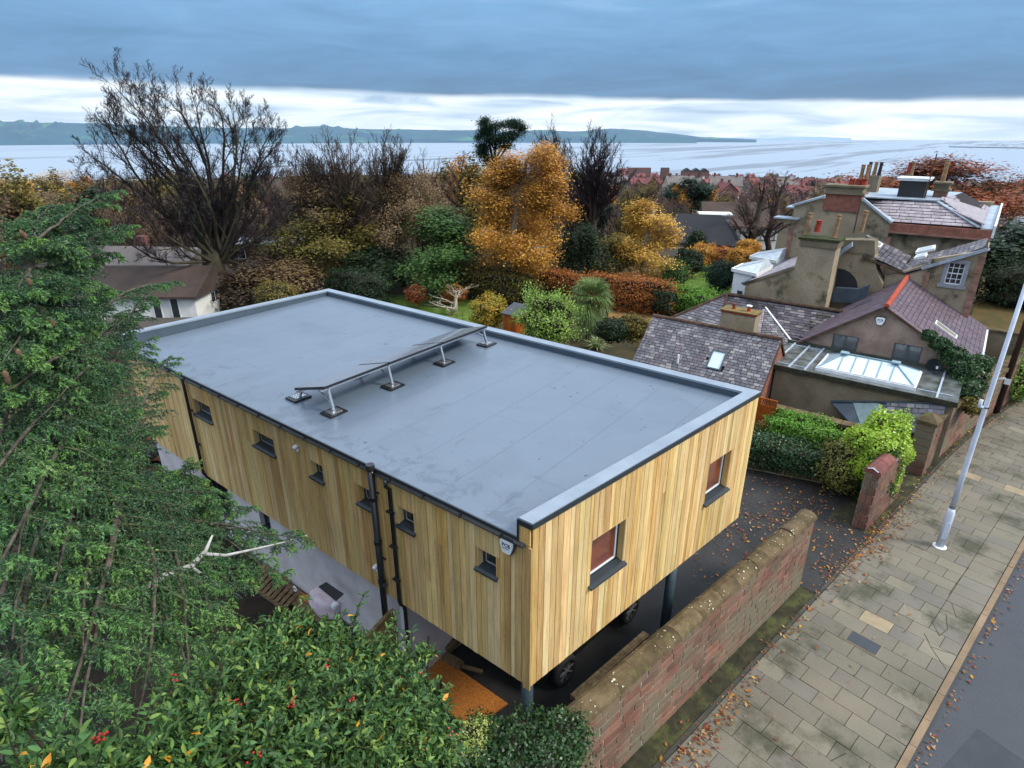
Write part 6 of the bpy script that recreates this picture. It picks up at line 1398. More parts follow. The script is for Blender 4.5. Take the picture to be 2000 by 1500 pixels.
NNn = nrm(SD[:, None] * 1. - LD * .3 + rg.normal(0, .2, LD.shape)); LP, LD, NNn = LP.reshape(-1, 3), LD.reshape(-1, 3), NNn.reshape(-1, 3)
yl_ = rg.random(len(LP)) < .003
V, F_ = leaf_fold(rg, LP[~yl_], LD[~yl_], NNn[~yl_], .067, .20); link('foliage', np_mesh('foliage', V, [F_], M_cot), cot)
V, F_ = leaf_fold(rg, LP[yl_], LD[yl_], NNn[yl_], .088, .22); link('yellow_leaves', np_mesh('yellow_leaves', V, [F_], M_yel), cot, kind='stuff')
V, F_ = merge([tube_np(np.stack([SP - SD * .22, SP - SD * .1, SP], 1), np.full((n, 3), .004), 1)]); link('shoots', np_mesh('shoots', V, F_, M_barkd), cot, kind='stuff')
st = [np.array([np.linspace(np.array([2.5 + .2 * math.sin(i), 2.9 + .2 * math.cos(i), 0]), UD(*b[:3]) - np.array([0, 0, .2]), 7)]) for i, b in enumerate(blobs)]
for p in st: p[0, 1:-1] += rg.normal(0, .06, (5, 3))
link('stems', np_mesh('stems', *merge([tube_np(p, np.linspace(.05, .012, 7)[None], 6) for p in st]), M_barkd), cot)
bm = bmesh.new()
for x, y in [(572, 1372), (462, 1366), (405, 1460), (432, 1475), (687, 1362), (880, 1428), (365, 1395), (690, 1365), (575, 1382), (345, 1323), (822, 1316), (640, 1300), (780, 1330), (468, 1372), (500, 1475), (185, 1445), (200, 1440)]:
    b = min(blobs, key=lambda q: (q[0] - x) ** 2 + (q[1] - y) ** 2); c = Vector(UD(x, y, b[2] - b[3] * .55))
    for q in range(4):
        off = Vector([random.gauss(0, .02) for _ in range(3)]); bmesh.ops.create_icosphere(bm, subdivisions=1, radius=.009, matrix=Matrix.Translation(c + off))
me = bpy.data.meshes.new('berries'); bm.to_mesh(me); bm.free(); me.materials.append(M_berry); link('berries', me, cot, kind='stuff')

# ---- generic clipped or rounded shrub: added solid dark core against see-through, and a shell of leaves
M_core = mat('dark_filler', lin('#2a2418'), lin('#1c1a12'), rough=.95, scale=5, fine=.4)
def shrub(name, c, rad, lm, n, size, label, cat='shrub', group=None, pw=2.2, core=.80, jit=.10, seed=1, fold=False, rz=0., parent=None, lump=.15):
    rg = np.random.default_rng(seed); c = np.array(c, float); rad = np.array(rad, float); t = thing(name, (c[0], c[1], max(0, c[2] - rad[2])), label, cat, group) if parent is None else parent
    ph = rg.uniform(0, 6, 6); ca, sa = math.cos(rz), math.sin(rz)
    def surf(d):
        l = (np.abs(d) ** pw).sum(1) ** (-1 / pw); k = 1 + lump * np.sin(d[:, 0] * 5 + ph[0]) * np.sin(d[:, 1] * 6 + ph[1]) + lump * .7 * np.sin(d[:, 2] * 7 + ph[2] + 4 * d[:, 0]) + lump * .5 * np.sin(d[:, 0] * 13 + ph[3]) * np.sin(d[:, 1] * 11 + d[:, 2] * 12 + ph[4])
        return d * (l * k)[:, None] * rad
    rot = lambda p: np.stack([p[:, 0] * ca - p[:, 1] * sa, p[:, 0] * sa + p[:, 1] * ca, p[:, 2]], 1)
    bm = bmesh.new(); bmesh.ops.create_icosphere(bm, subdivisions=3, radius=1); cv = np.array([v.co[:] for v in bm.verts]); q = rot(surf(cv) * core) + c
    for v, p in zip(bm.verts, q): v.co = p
    me = bpy.data.meshes.new('filler_core'); bm.to_mesh(me); bm.free(); me.materials.append(M_core); link('filler_core', me, t)
    d = rg.normal(0, 1, (n, 3)); d = nrm(d / np.maximum(rad / rad.max(), .3)) ; d = nrm(rg.normal(0, 1, (n, 3)) * (rad / rad.mean()) ** -.0); p = surf(d) * (1 + rg.normal(0, jit, (n, 1)) - jit * .5); keep = p[:, 2] + c[2] > 0.02
    p = rot(p[keep]); d = rot(d[keep] / rad); out = nrm(d) + np.array([0, 0, .25])
    if fold: V, F_ = leaf_fold(rg, p + c, nrm(out + rg.normal(0, .8, out.shape)), nrm(out), size * 1.7, .32)
    else: V, F_ = leaf_quads(rg, p + c, out, size, .7, .75)
    link('foliage', np_mesh('foliage', V, [F_], lm), t); return t
# ivy and variegated growth over the near end of the street wall
ivb = thing('ivy_hedge', (4.6, 3.5, 0), 'dark ivy hedge swallowing the near end of the sandstone street wall', 'hedge')
for i, (x, y, z, r_) in enumerate([(1080, 1455, 1.95, (.55, .35, .38)), (1010, 1470, 1.85, (.6, .4, .4)), (930, 1475, 1.8, (.6, .45, .42)), (1040, 1530, 1.7, (.9, .5, .5)), (860, 1520, 1.7, (.7, .5, .5)), (950, 1560, 1.6, (.9, .6, .5))]):
    shrub('x', U(x, y, z), r_, ML['ivy'], 5200, .026, None, seed=40 + i, parent=ivb, rz=TH, jit=.12)
shrub('x', U(1020, 1440, 2.05), (.22, .12, .10), mat('cream_ivy', lin('#8f9474'), lin('#6f7d4c'), rough=.5, scale=9, rand=.3), 700, .022, None, seed=50, parent=ivb, rz=TH)
shrub('variegated_shrub', U(925, 1452, 2.0), (.36, .28, .24), leafmat('variegated_leaves', ['#8a9a4a', '#a8ae62', '#5b7638', '#c2bf7c', '#6c8440', '#7c9048']), 2600, .022, 'small yellow-green variegated bush between the berry shrub and the ivy hedge', seed=51)
# gatepost ivy ball, hedges by the drive
shrub('ivy_ball', (18.75, 1.15, 1.42), (1.0, .72, 1.05), ML['lime'], 12000, .042, 'big rounded lime-green ivy bush engulfing the end of the gate pillar wall', 'bush', seed=60, rz=TH, pw=2.5, jit=.06)
shrub('ivy_skirt', (18.3, 1.0, .95), (.62, .5, .95), ML['ivy'], 6000, .036, 'dark ivy hanging from the lime-green bush down to the pavement', 'ivy', seed=61, rz=TH)
shrub('euonymus_bush', (18.35, 1.85, .95), (.65, .6, .85), leafmat('olive_gold_leaves', ['#6f7038', '#8a8744', '#54592c', '#a59f5c', '#626432', '#434a26']), 5200, .034, 'straggly olive and gold bush in front of the lime-green ivy bush', 'bush', seed=62, jit=.14)
shrub('clipped_hedge', (18.55, 3.4, .68), (.5, 1.75, .48), ML['ivy'], 14000, .034, 'low dark green hedge along the top of the low brown wall', 'hedge', seed=63, pw=4, rz=R(14))
shrub('privet_bush', (19.35, 3.25, 1.22), (.55, 1.05, .44), ML['hedge'], 9000, .036, 'brighter green privet bush rising behind the dark clipped hedge', 'bush', seed=64, pw=2.6)
shrub('privet_bush', (19.3, 4.35, .75), (.4, .5, .4), ML['olive'], 2600, .034, 'small olive bush at the foot of the orange timber gate', 'bush', seed=65)
# ivy on the right of the gable
ivg = thing('climbing_ivy', (24.8, -.4, 0), 'dark green ivy climbing the right edge of the pebble-dashed gable onto its roof', 'ivy')
for i, (x, y, X, r_) in enumerate([(1815, 655, 24.75, (.16, .22, .16)), (1838, 672, 24.7, (.2, .3, .22)), (1862, 695, 24.7, (.25, .36, .32)), (1885, 720, 24.6, (.4, .4, .45)), (1900, 745, 24.5, (.5, .4, .5)), (1890, 765, 24.0, (.4, .35, .4)), (1912, 712, 24.9, (.4, .36, .34))]):
    shrub('x', onX(x, y, X), r_, ML['ivy'], 2200, .04, None, seed=70 + i, parent=ivg, jit=.12)
shrub('fern_clump', U(1900, 790, 1.75), (.55, .35, .25), ML['olive'], 1500, .04, 'mossy ochre growth on the street wall top below the climbing ivy', 'plant', seed=78)
shrub('yard_shrub', (30.2, -2.2, 1.0), (.9, .7, .9), ML['lgreen'], 3500, .05, 'light green shrub in the yard between the lamp post and the rendered wall', 'bush', seed=79)

shrub('terrace_hedge', (38.0, -2.4, 3.0), (1.6, 2.3, 1.3), ML['dgreen'], 8000, .06, 'tall dark hedge on the terrace behind the yard wall right of the villa', 'hedge', seed=80, pw=3)
# ================================================================== GARDEN BEHIND THE HOUSE
rg = np.random.default_rng(77)
def shp(name, px, py, D, r_, lm, n, size, label, seed, **k):
    c = UD(px, py, D); return shrub(name, c, r_, lm, n, size, label, seed=seed, **k)
# big bare beech on the left
b = G(430, 602); Hh = zat(350, 104, b) - b[2]
rgb = np.random.default_rng(31)
limbs_px = [((421, 500), (330, 430), (215, 335), (135, 285)), ((420, 520), (350, 330), (270, 210), (180, 112)), ((425, 500), (385, 330), (320, 230), (265, 145)), ((428, 500), (420, 340), (395, 240), (375, 155)), ((430, 500), (450, 330), (450, 230), (440, 170)),
            ((430, 510), (480, 380), (520, 300), (560, 232)), ((432, 510), (470, 350), (490, 260), (500, 200)), ((432, 520), (500, 430), (540, 360), (575, 300)), ((415, 540), (330, 480), (230, 420), (130, 345)), ((420, 530), (300, 400), (200, 260), (150, 190)),
            ((432, 540), (520, 480), (560, 440), (580, 400)), ((418, 560), (330, 520), (250, 500), (190, 480)), ((428, 505), (400, 300), (340, 190), (300, 150)), ((425, 520), (370, 380), (280, 270), (190, 200)), ((430, 505), (455, 360), (475, 250), (470, 180)), ((440, 560), (500, 540), (560, 520), (590, 500)), ((420, 525), (340, 380), (240, 240), (165, 150))]
D0 = math.hypot(b[0], b[1]); LPs = []; LR = []
n1 = len(limbs_px); limbs_px = [((q[0][0], min(q[0][1], 500)),) + q[1:] for q in limbs_px]
for _ in range(10):
    q1, q2 = limbs_px[int(rgb.integers(0, n1))], limbs_px[int(rgb.integers(0, n1))]; f_ = rgb.uniform(.25, .75); sh = rgb.uniform(.8, 1.08)
    limbs_px.append(tuple((425 + ((x1 * f_ + x2 * (1 - f_)) - 425) * (1 if k < 2 else sh) + rgb.normal(0, 5), 540 + ((y1 * f_ + y2 * (1 - f_)) - 540) * (1 if k < 2 else sh) + rgb.normal(0, 5)) for k, ((x1, y1), (x2, y2)) in enumerate(zip(q1, q2))))
for i, q in enumerate(limbs_px):
    dd = rgb.uniform(-4.2, 3.2); pts = [UD(426, [530, 520, 505, 492, 480, 500, 515, 478, 545, 525, 535, 540, 485, 505, 490, 545, 515][i % 17], D0)] + [UD(x, y, D0 + dd * (j + .5) / 4) for j, (x, y) in enumerate(q)]
    pts = np.array(pts); bb_ = UD(400, 400, D0); w8 = np.array([0, .0, .05, .12, .17])[:, None]; pts = pts * (1 - w8) + bb_ * w8; u = np.linspace(0, 4, 13); i0 = u.astype(int).clip(0, 3); f = (u - i0)[:, None]; pm = pts[i0] * (1 - f) + pts[i0 + 1] * f
    for _ in range(2): pm[1:-1] = (pm[:-2] + 2 * pm[1:-1] + pm[2:]) / 4
    pm[1:] += np.cumsum(rgb.normal(0, .05, (12, 3)), 0); LPs.append(pm); LR.append(np.linspace(.14, .016, 13) * rgb.uniform(.75, 1.1))
LPs, LR = np.array(LPs), np.array(LR); LL_ = np.linalg.norm(LPs[:, -1] - LPs[:, 0], axis=1)
lv = [(LPs, LR, LL_)]
for c_, t0, t1, an, lr, sg, up_, wb in [(13, .32, .99, 40, .32, 5, .06, .10), (9, .15, .98, 40, .45, 3, .06, .13), (7, .1, 1, 40, .55, 2, .06, .15), (6, .1, 1, 38, .75, 1, .03, .15)]:
    P, D, Lc, R_ = kids(rgb, *lv[-1], c_, t0, t1, np.float64(math.radians(an)), lr); q, rd = grow(rgb, P, D, Lc, np.maximum(R_ * .55, .011), np.maximum(R_ * .2, .005), sg, up_, wb); lv.append((q, rd, Lc))
tk = np.array([[b + np.array([.0, 0, z * 1.25]) + np.array([.08 * math.sin(z), .06 * math.cos(z * 1.3), 0]) for z in np.linspace(-.3, 3.2, 9)]]); tr_ = np.array([[.95, .78, .68, .62, .60, .62, .60, .52, .34]])
bt = thing('bare_beech', tuple(b), 'tall wide-spreading bare beech with a mossy trunk, fanned against the sky on the left', 'tree')
link('trunk', np_mesh('trunk', *merge([tube_np(tk, tr_, 18), tube_np(lv[0][0], lv[0][1], 9), tube_np(lv[1][0], lv[1][1], 5)]), M_beech, smooth=True), bt)
link('branches', np_mesh('branches', *merge([tube_np(lv[2][0], lv[2][1], 3), tube_np(lv[3][0], lv[3][1], 2), tube_np(lv[4][0], lv[4][1], 1)]), M_twig), bt)

def place_tree(kind, px, py, tpx, tpy, label, W=None, lm=None, n=9000, size=.07, mt=M_barkd, seed=1, spec=None, wide=1., name=None, cat='tree', group=None, **k):
    b = G(px, py); H = zat(tpx, tpy, b) - b[2]; rg = np.random.default_rng(seed)
    if kind == 'bare':
        spec = spec or [(14, .22, .97, 44, .55, 6, .06, .1, .5), (10, .15, 1, 40, .45, 4, .05, .13, .5), (8, .1, 1, 40, .48, 2, .05, .15, .5), (8, .1, 1, 40, .6, 1, .02, .15, .7)]
        sk, ps = bare_parts(rg, b, H, H * .028 + .05, spec, mt=mt, mw=lm or M_twig, trunk_t=.72, **k)
    else:
        spec = spec or [(16, .2, .99, 50 * wide, .5, 5, .04, .1, .5), (9, .15, 1, 45, .45, 4, .02, .12, .5), (6, .2, 1, 45, .5, 2, .0, .15, .6)]
        sk, ps = leafy_parts(rg, b, H, H * .02 + .04, spec, lm, n, size, mt=mt, trunk_t=.85, **k)
    # scale so that the crown top meets the surveyed height
    top = max(p[..., 2].max() for p, q, L in sk); f = H / max(.5, top - b[2])
    cs_ = np.mean(np.concatenate([p.reshape(-1, 3) for p, q, L in sk[2:]])[:, :2], 0) - b[:2]
    hw = W or 42 * wide; pr = np.concatenate([p.reshape(-1, 3) for p, q, L in sk]); cr = np.percentile(np.hypot(*(pr[:, :2] - np.array(b[:2]) - cs_).T), 93); sl = math.dist(b, CAM); fw_ = (hw / F * sl) / max(cr, .2)
    for _, me in ps:
        co = np.empty(len(me.vertices) * 3, np.float32); me.vertices.foreach_get('co', co); co = co.reshape(-1, 3); hz_ = np.clip((co[:, 2:3] - b[2]) / (H * .18), .25, 1); co[:, :2] = (co[:, :2] - b[:2] - cs_ * (hz_ - .25) / .75) * (1 + (fw_ - 1) * hz_) + b[:2]; co[:, 2] = (co[:, 2] - b[2]) * f + b[2]; me.vertices.foreach_set('co', co.ravel()); me.update()
    return tree_obj(name or ('bare_tree' if kind == 'bare' else 'autumn_tree'), tuple(b), label, cat, group, ps)
mat('warm_twigs', lin('#4a3c30'), lin('#3a2d26'), rough=.9, scale=.5)
def dome_tree(px, py, tpx, tpy, W, label, fork=.42, mw=M_twig, mt=M_barkd, seed=1, nl=34, low=.12):
    b = G(px, py); H = zat(tpx, tpy, b) - b[2]; rg = np.random.default_rng(seed); wr = W / F * math.dist(b, CAM); off = (UD(tpx, 300, math.hypot(b[0], b[1])) - UD(px, 300, math.hypot(b[0], b[1]))); off[2] = 0
    fz = H * fork; a = rg.uniform(0, 6.283, nl); rr2 = np.sqrt(rg.random(nl)); zz = np.sqrt(1 - .93 * rr2 ** 2); e = b + off + np.stack([np.cos(a) * rr2 * wr, np.sin(a) * rr2 * wr, fz * .8 + (H - fz * .8) * (low + (1 - low) * zz) * rg.uniform(.82, .97, nl)], 1)
    s0 = b + np.stack([0 * a, 0 * a, fz * rg.uniform(.62, 1.05, nl)], 1); t = np.linspace(0, 1, 11)[None, :, None]; P = s0[:, None] * (1 - t) + e[:, None] * t; hor = (e - s0) * np.array([1, 1, 0]); P = P - hor[:, None] * (np.sin(t * np.pi) * .10); P[:, 1:] += np.cumsum(rg.normal(0, H * .006, (nl, 10, 3)), 1)
    Rr = np.linspace(H * .014, .016, 11)[None] * rg.uniform(.7, 1.2, (nl, 1)); lv = [(P, Rr, np.linalg.norm(P[:, -1] - P[:, 0], axis=1))]
    for c_, t0, an, lr, sg, up_ in ((13, .3, 38, .34, 4, .07), (10, .15, 38, .45, 2, .06), (7, .1, 34, .6, 1, .03)):
        q, D, Lc, R_ = kids(rg, *lv[-1], c_, t0, 1, np.float64(math.radians(an)), lr); q, rd = grow(rg, q, D, Lc, np.maximum(R_ * .55, .012), np.maximum(R_ * .2, .006), sg, up_, .12); lv.append((q, rd, Lc))
    tk = np.array([[b + np.array([.05 * math.sin(z * 1.7), .05 * math.cos(z), z]) for z in np.linspace(-.2, fz * 1.1, 7)]])
    A_ = np_mesh('trunk', *merge([tube_np(tk, np.linspace(H * .045, H * .02, 7)[None], 10), tube_np(P, Rr, 6)]), mt, smooth=True); B_ = np_mesh('branches', *merge([tube_np(*lv[1][:2], 3), tube_np(*lv[2][:2], 2), tube_np(*lv[3][:2], 1)]), mw)
    return tree_obj('bare_tree', tuple(b), label, 'tree', None, [('trunk', A_), ('branches', B_)])
birch_spec = [(24, .12, .99, 62, .30, 5, -.02, .1, .4), (9, .15, 1, 50, .5, 4, -.12, .12, .5), (6, .2, 1, 45, .55, 3, -.2, .12, .6)]
place_tree('leafy', 1012, 580, 1000, 283, 'tall golden-orange weeping birch in the middle of the gardens', 92, ML['orange'], 56000, .052, M_barkp, 3, birch_spec, name='weeping_birch', spread=.22, down=.2, twob=.03)
place_tree('leafy', 1258, 560, 1262, 392, 'smaller golden birch with a pale trunk right of the tall orange birch', 56, ML['yellow'], 20000, .05, M_barkp, 4, birch_spec, name='golden_birch', spread=.16, down=.08, twob=.03)
place_tree('leafy', 870, 578, 868, 408, 'rounded mid-green tree left of the tall orange birch', 76, ML['green'], 20000, .06, M_barkd, 5, [(22, .08, .98, 58, .36, 5, .03, .1, .5), (10, .15, 1, 45, .5, 4, .02, .12, .5), (6, .2, 1, 45, .5, 2, .0, .15, .6)], name='green_tree', spread=.24)
dome_tree(1152, 545, 1150, 256, 68, 'bare domed tree with a clear grey trunk right of the orange birch', seed=6, fork=.45)
dome_tree(1080, 520, 1062, 248, 42, 'thin bare tree between the orange birch and the domed bare tree', seed=7, fork=.3)
dome_tree(690, 560, 690, 262, 100, 'broad brown bare tree, tallest right of the big beech', seed=8, mw=MATS['warm_twigs'], nl=42, fork=.3)
dome_tree(765, 540, 765, 268, 66, 'second broad bare tree touching the first above the timber house roof', seed=9, mw=MATS['warm_twigs'], fork=.35)
dome_tree(615, 540, 620, 296, 50, 'slender bare tree at the left of the brown group', seed=10, mw=MATS['warm_twigs'], fork=.3)
place_tree('leafy', 690, 560, 690, 380, 'olive and bronze thicket tree behind the far corner of the roof', 75, ML['olive'], 15000, .07, M_barkd, 11, name='olive_tree', spread=.22)
place_tree('leafy', 600, 575, 600, 430, 'speckled yellow-green small tree left of the olive thicket', 58, leafmat('speckled_leaves', ['#8d8440', '#5a5a2a', '#a89c55', '#4a4a24', '#77703a', '#3d4020']), 9000, .055, M_barkd, 12, name='hazel_tree', spread=.25)
place_tree('leafy', 790, 560, 790, 350, 'brown-leaved tree between the olive thicket and the round green tree', 60, ML['brown'], 12000, .065, M_barkd, 13, name='brown_tree', spread=.22)
place_tree('leafy', 745, 575, 745, 480, 'dark evergreen bush at the foot of the brown trees', 45, ML['dgreen'], 7000, .07, M_barkd, 14, name='evergreen_bush', spread=.2)
place_tree('leafy', 1130, 565, 1125, 440, 'dark holly behind the bare domed tree trunk', 45, ML['dgreen'], 8000, .07, M_barkd, 15, name='holly_tree', spread=.2)
place_tree('leafy', 1195, 560, 1195, 460, 'yellow-green leafy bush behind the beech hedge', 40, ML['olive'], 6000, .06, M_barkd, 16, name='laurel_bush', spread=.2)
place_tree('leafy', 840, 540, 860, 330, 'thin russet tree left of the tall orange birch', 45, ML['brown'], 7000, .06, M_barkd, 17, name='russet_tree', spread=.25)
place_tree('leafy', 560, 590, 560, 500, 'low bronze scrub left of the roof corner', 50, ML['brown'], 7000, .055, M_barkd, 18, name='scrub_bush', cat='bush', spread=.25)
place_tree('leafy', 490, 598, 500, 520, 'tangled purple-brown scrub beside the beech trunk', 50, leafmat('purple_scrub', ['#463a30', '#564638', '#3a3028', '#62503e']), 5000, .05, M_barkd, 19, name='scrub_bush', cat='bush', spread=.25)
place_tree('leafy', 1820, 470, 1812, 318, 'large rust-red copper beech behind the villa chimneys', 105, ML['copper'], 26000, .10, M_barkd, 20, name='copper_beech', spread=.5, wide=1.3)
place_tree('leafy', 1345, 440, 1350, 348, 'dark spreading pine above the black-roofed house', 52, ML['pine'], 11000, .12, M_barkd, 21, [(16, .35, .99, 72, .5, 5, .02, .1, .5), (9, .15, 1, 45, .45, 3, .02, .12, .5), (6, .2, 1, 45, .5, 2, .0, .15, .6)], name='pine_tree', spread=.25)
place_tree('leafy', 60, 440, 60, 338, 'yellow-leaved tree beside the white gabled house on the far left', 60, ML['yellow'], 7000, .10, M_barkd, 22, name='yellow_tree', spread=.4)
place_tree('leafy', 1990, 560, 1960, 440, 'dark green tree at the right edge behind the villa', 55, ML['dgreen'], 9000, .1, M_barkd, 23, name='yew_tree', spread=.3)
place_tree('leafy', 1985, 470, 1990, 318, 'half-bare brown tree at the right edge of the view', 45, ML['brown'], 6000, .09, M_barkd, 24, name='brown_tree', spread=.4)
place_tree('bare', 1460, 500, 1440, 335, 'greenish-brown bare tree above the half-timbered house', 62, seed=25, lm=M_twigb)
place_tree('bare', 1500, 500, 1515, 330, 'bare tree just left of the villa chimney', 45, seed=26, lm=M_twigp)
place_tree('leafy', 1945, 560, 1940, 470, 'black-green hedge tree behind the yard wall, right of the villa', 60, ML['dgreen'], 9000, .09, M_barkd, 27, name='yew_tree', spread=.3)
place_tree('leafy', 640, 560, 655, 330, 'tall tawny thicket tree in front of the broad brown bare tree', 70, ML['brown'], 12000, .06, M_barkd, 28, name='brown_tree', spread=.25)
place_tree('bare', 560, 520, 575, 330, 'bare tree at the right edge of the beech crown', 45, lm=M_twigb, seed=29)
place_tree('bare', 840, 520, 845, 285, 'thin bare tree rising behind the round green tree', 45, lm=M_twigb, seed=30)
place_tree('bare', 905, 500, 905, 292, 'wispy bare tree just left of the orange birch top', 45, lm=M_twigb, seed=34)
place_tree('bare', 1240, 520, 1235, 340, 'slim bare tree behind the golden birch', 45, lm=M_twigb, seed=35)
place_tree('bare', 250, 500, 240, 340, 'brown bare tree behind the cedar top', 60, lm=M_twigp, seed=36)
# cedar of Lebanon silhouette behind the birch
b = G(965, 505); H = zat(975, 232, b) - b[2]; rgc = np.random.default_rng(41)
cl = thing('lebanon_cedar', tuple(b), 'black-green flat-topped cedar standing out against the sea behind the orange birch', 'tree')
Dc = math.hypot(b[0], b[1]); tiers = [(948, 236, .5), (962, 250, .9), (1005, 240, .8), (948, 252, .8), (962, 276, 1.0), (946, 292, .9), (952, 308, .8), (990, 270, 1.0), (945, 240, .8), (985, 243, 1.5), (1012, 247, 1.0), (1000, 262, 1.3), (950, 262, .9), (970, 270, 1.6), (942, 285, .8), (985, 285, 1.1), (940, 300, .7), (960, 318, .9), (975, 345, .8), (950, 255, .6), (1020, 252, .5), (935, 268, .5)]
Vl = []; 
for x, y, r_ in tiers:
    c = UD(x, y, Dc); n = int(1400 * r_); d = rgc.normal(0, 1, (n, 3)) * np.array([r_ * .40, r_ * .40, .17]); Vl.append(c + d)
C_ = np.concatenate(Vl); V, F_ = leaf_quads(rgc, C_, np.tile([0, 0, 1.], (len(C_), 1)), .085, .4, .4); link('crown', np_mesh('crown', V, [F_], ML['pine']), cl)
tp_ = UD(968, 240, Dc); mm = [tube_np(np.array([np.linspace(b, tp_, 8)]), np.linspace(.32, .05, 8)[None], 8)] + [tube_np(np.array([np.linspace(b + (tp_ - b) * rgc.uniform(.6, .9), UD(x, y, Dc), 5)]), np.linspace(.09, .02, 5)[None], 5) for x, y, r_ in tiers]
link('trunk', np_mesh('trunk', *merge(mm), M_barkd), cl)
# small magnolia-like bare tree with pale branches
place_tree('bare', 880, 615, 850, 545, 'small pale-branched bare tree with a few red leaves on the lawn edge', 48, lm=M_barkp, mt=M_barkp, seed=44, name='small_bare_tree', spec=[(7, .2, .95, 60, .8, 5, .02, .15, .6), (5, .2, 1, 45, .5, 3, .0, .15, .6), (4, .2, 1, 40, .5, 2, .0, .15, .6)])
# lawn and garden path patches
def patch(name, pxs, z, m): sheet(name, [G(x, y)[:2] for x, y in pxs], z, m)
patch('lawn', [(700, 640), (930, 690), (960, 600), (900, 583), (740, 575), (690, 585)], .012, M_grass)
patch('far_lawn', [(1300, 600), (1420, 610), (1440, 520), (1330, 515), (1290, 545)], .012, M_grass)
patch('beech_lawn', [(440, 640), (600, 600), (560, 585), (440, 600)], .010, M_grass)
patch('gravel_path', [(1185, 640), (1290, 650), (1300, 600), (1190, 600)], .014, mat('gravel', lin('#8a6a3c'), lin('#6c5230'), rough=.95, scale=4, fine=.4))
# beech hedges and clipped shrubs
shp('beech_hedge', 1222, 572, 36.6, (.75, 2.6, 1.0), ML['beechh'], 16000, .05, 'long rust-orange clipped beech hedge behind the palm', 101, pw=5, rz=R(8), cat='hedge')
shp('beech_hedge', 1085, 552, 39.6, (.7, 1.7, .8), ML['beechh'], 7000, .05, 'short rust hedge between the birch trunk and the palm crown', 102, pw=5, rz=R(8), cat='hedge')
shp('laurel_hedge', 950, 548, 38.5, (1.0, 3.2, .85), ML['olive'], 9000, .055, 'dull olive hedge behind the lawn at the foot of the birch', 103, pw=4, rz=R(8), cat='hedge')
shp('privet_hedge', 1345, 588, 36.5, (.8, 2.1, .75), ML['hedge'], 12000, .05, 'bright green rounded hedge right of the long rust hedge', 104, pw=3, cat='hedge')
shp('dark_bush', 1295, 585, 35.8, (.7, .7, .8), ML['dgreen'], 4000, .05, 'dark bush joining the rust hedge and the bright green hedge', 105)
shp('spiky_bush', 1320, 536, 42, (.8, .8, .75), ML['green'], 4500, .06, 'green spiky mound on the far lawn', 106, jit=.2)
shp('juniper', 1408, 540, 41, (.75, .8, .95), ML['pine'], 6000, .05, 'blue-green spreading juniper beside the white bay roofs', 107, jit=.16, lump=.2)
shp('clipped_dome', 1372, 497, 50, (.95, .95, .7), ML['orange'], 5000, .06, 'yellow-orange clipped dome, left of the three by the bungalow', 108, pw=3)
shp('clipped_dome', 1408, 500, 50.4, (.9, 1.0, .65), ML['beechh'], 5000, .06, 'dark rust clipped block between the two orange domes', 109, pw=4)
shp('clipped_dome', 1445, 508, 48, (.85, .85, .8), ML['orange'], 5000, .06, 'bright orange clipped dome nearest the villa', 110, pw=3)
shp('dark_bush', 1345, 512, 47, (1.0, .9, .9), ML['dgreen'], 4500, .07, 'dark evergreen mound in front of the black-roofed house', 111)
shp('dark_bush', 1360, 478, 54, (.8, .8, 1.1), ML['dgreen'], 3500, .07, 'dark upright bush against the wall of the black-roofed house', 112)
shp('golden_shrub', 955, 608, 31.0, (.85, .85, .8), leafmat('golden_green', ['#8a8a30', '#a8882c', '#6a7430', '#c09a3c', '#5a6a2c', '#b07c30']), 6500, .05, 'golden-green rounded shrub left of the orange shed', 113)
shp('cherry_laurel', 1068, 628, 26.6, (1.25, 1.25, 1.15), ML['lgreen'], 9000, .06, 'bright light-green shrub in front of the palm', 114, fold=True, jit=.16, lump=.3)
shp('golden_shrub', 1238, 640, 27, (.55, .7, .6), ML['olive'], 3000, .045, 'yellowish shrub at the corner of the barn roof', 115)
shp('low_shrub', 1195, 645, 26.5, (.6, .7, .5), ML['dgreen'], 3000, .05, 'low dark shrub right of the sword-leaved clump', 116)
shp('orange_bush', 885, 572, 37, (.7, .8, .55), ML['beechh'], 3000, .05, 'small rust bush beside the lawn left of the birch', 117)
shp('orange_bush', 812, 575, 36.5, (.6, .6, .5), ML['copper'], 2000, .045, 'small red-brown bush behind the pale bare tree', 118)
shp('dark_hedge', 700, 556, 38.5, (1.2, 2.4, 1.0), ML['dgreen'], 8000, .06, 'black-green hedge mass above the far roof corner', 119, pw=3)
shp('dark_hedge', 1000, 560, 38, (.8, 2.2, .8), ML['dgreen'], 6000, .055, 'dark hedge at the foot of the tall orange birch', 120, pw=3)
shp('ochre_bush', 1462, 485, 54, (.9, .9, .7), ML['orange'], 3000, .07, 'russet bush beneath the bare trees left of the villa', 121)
shp('bamboo', 540, 575, 33, (.9, 1.2, .6), ML['olive'], 4500, .045, 'olive grassy clump between the beech and the roof', 122, jit=.2)
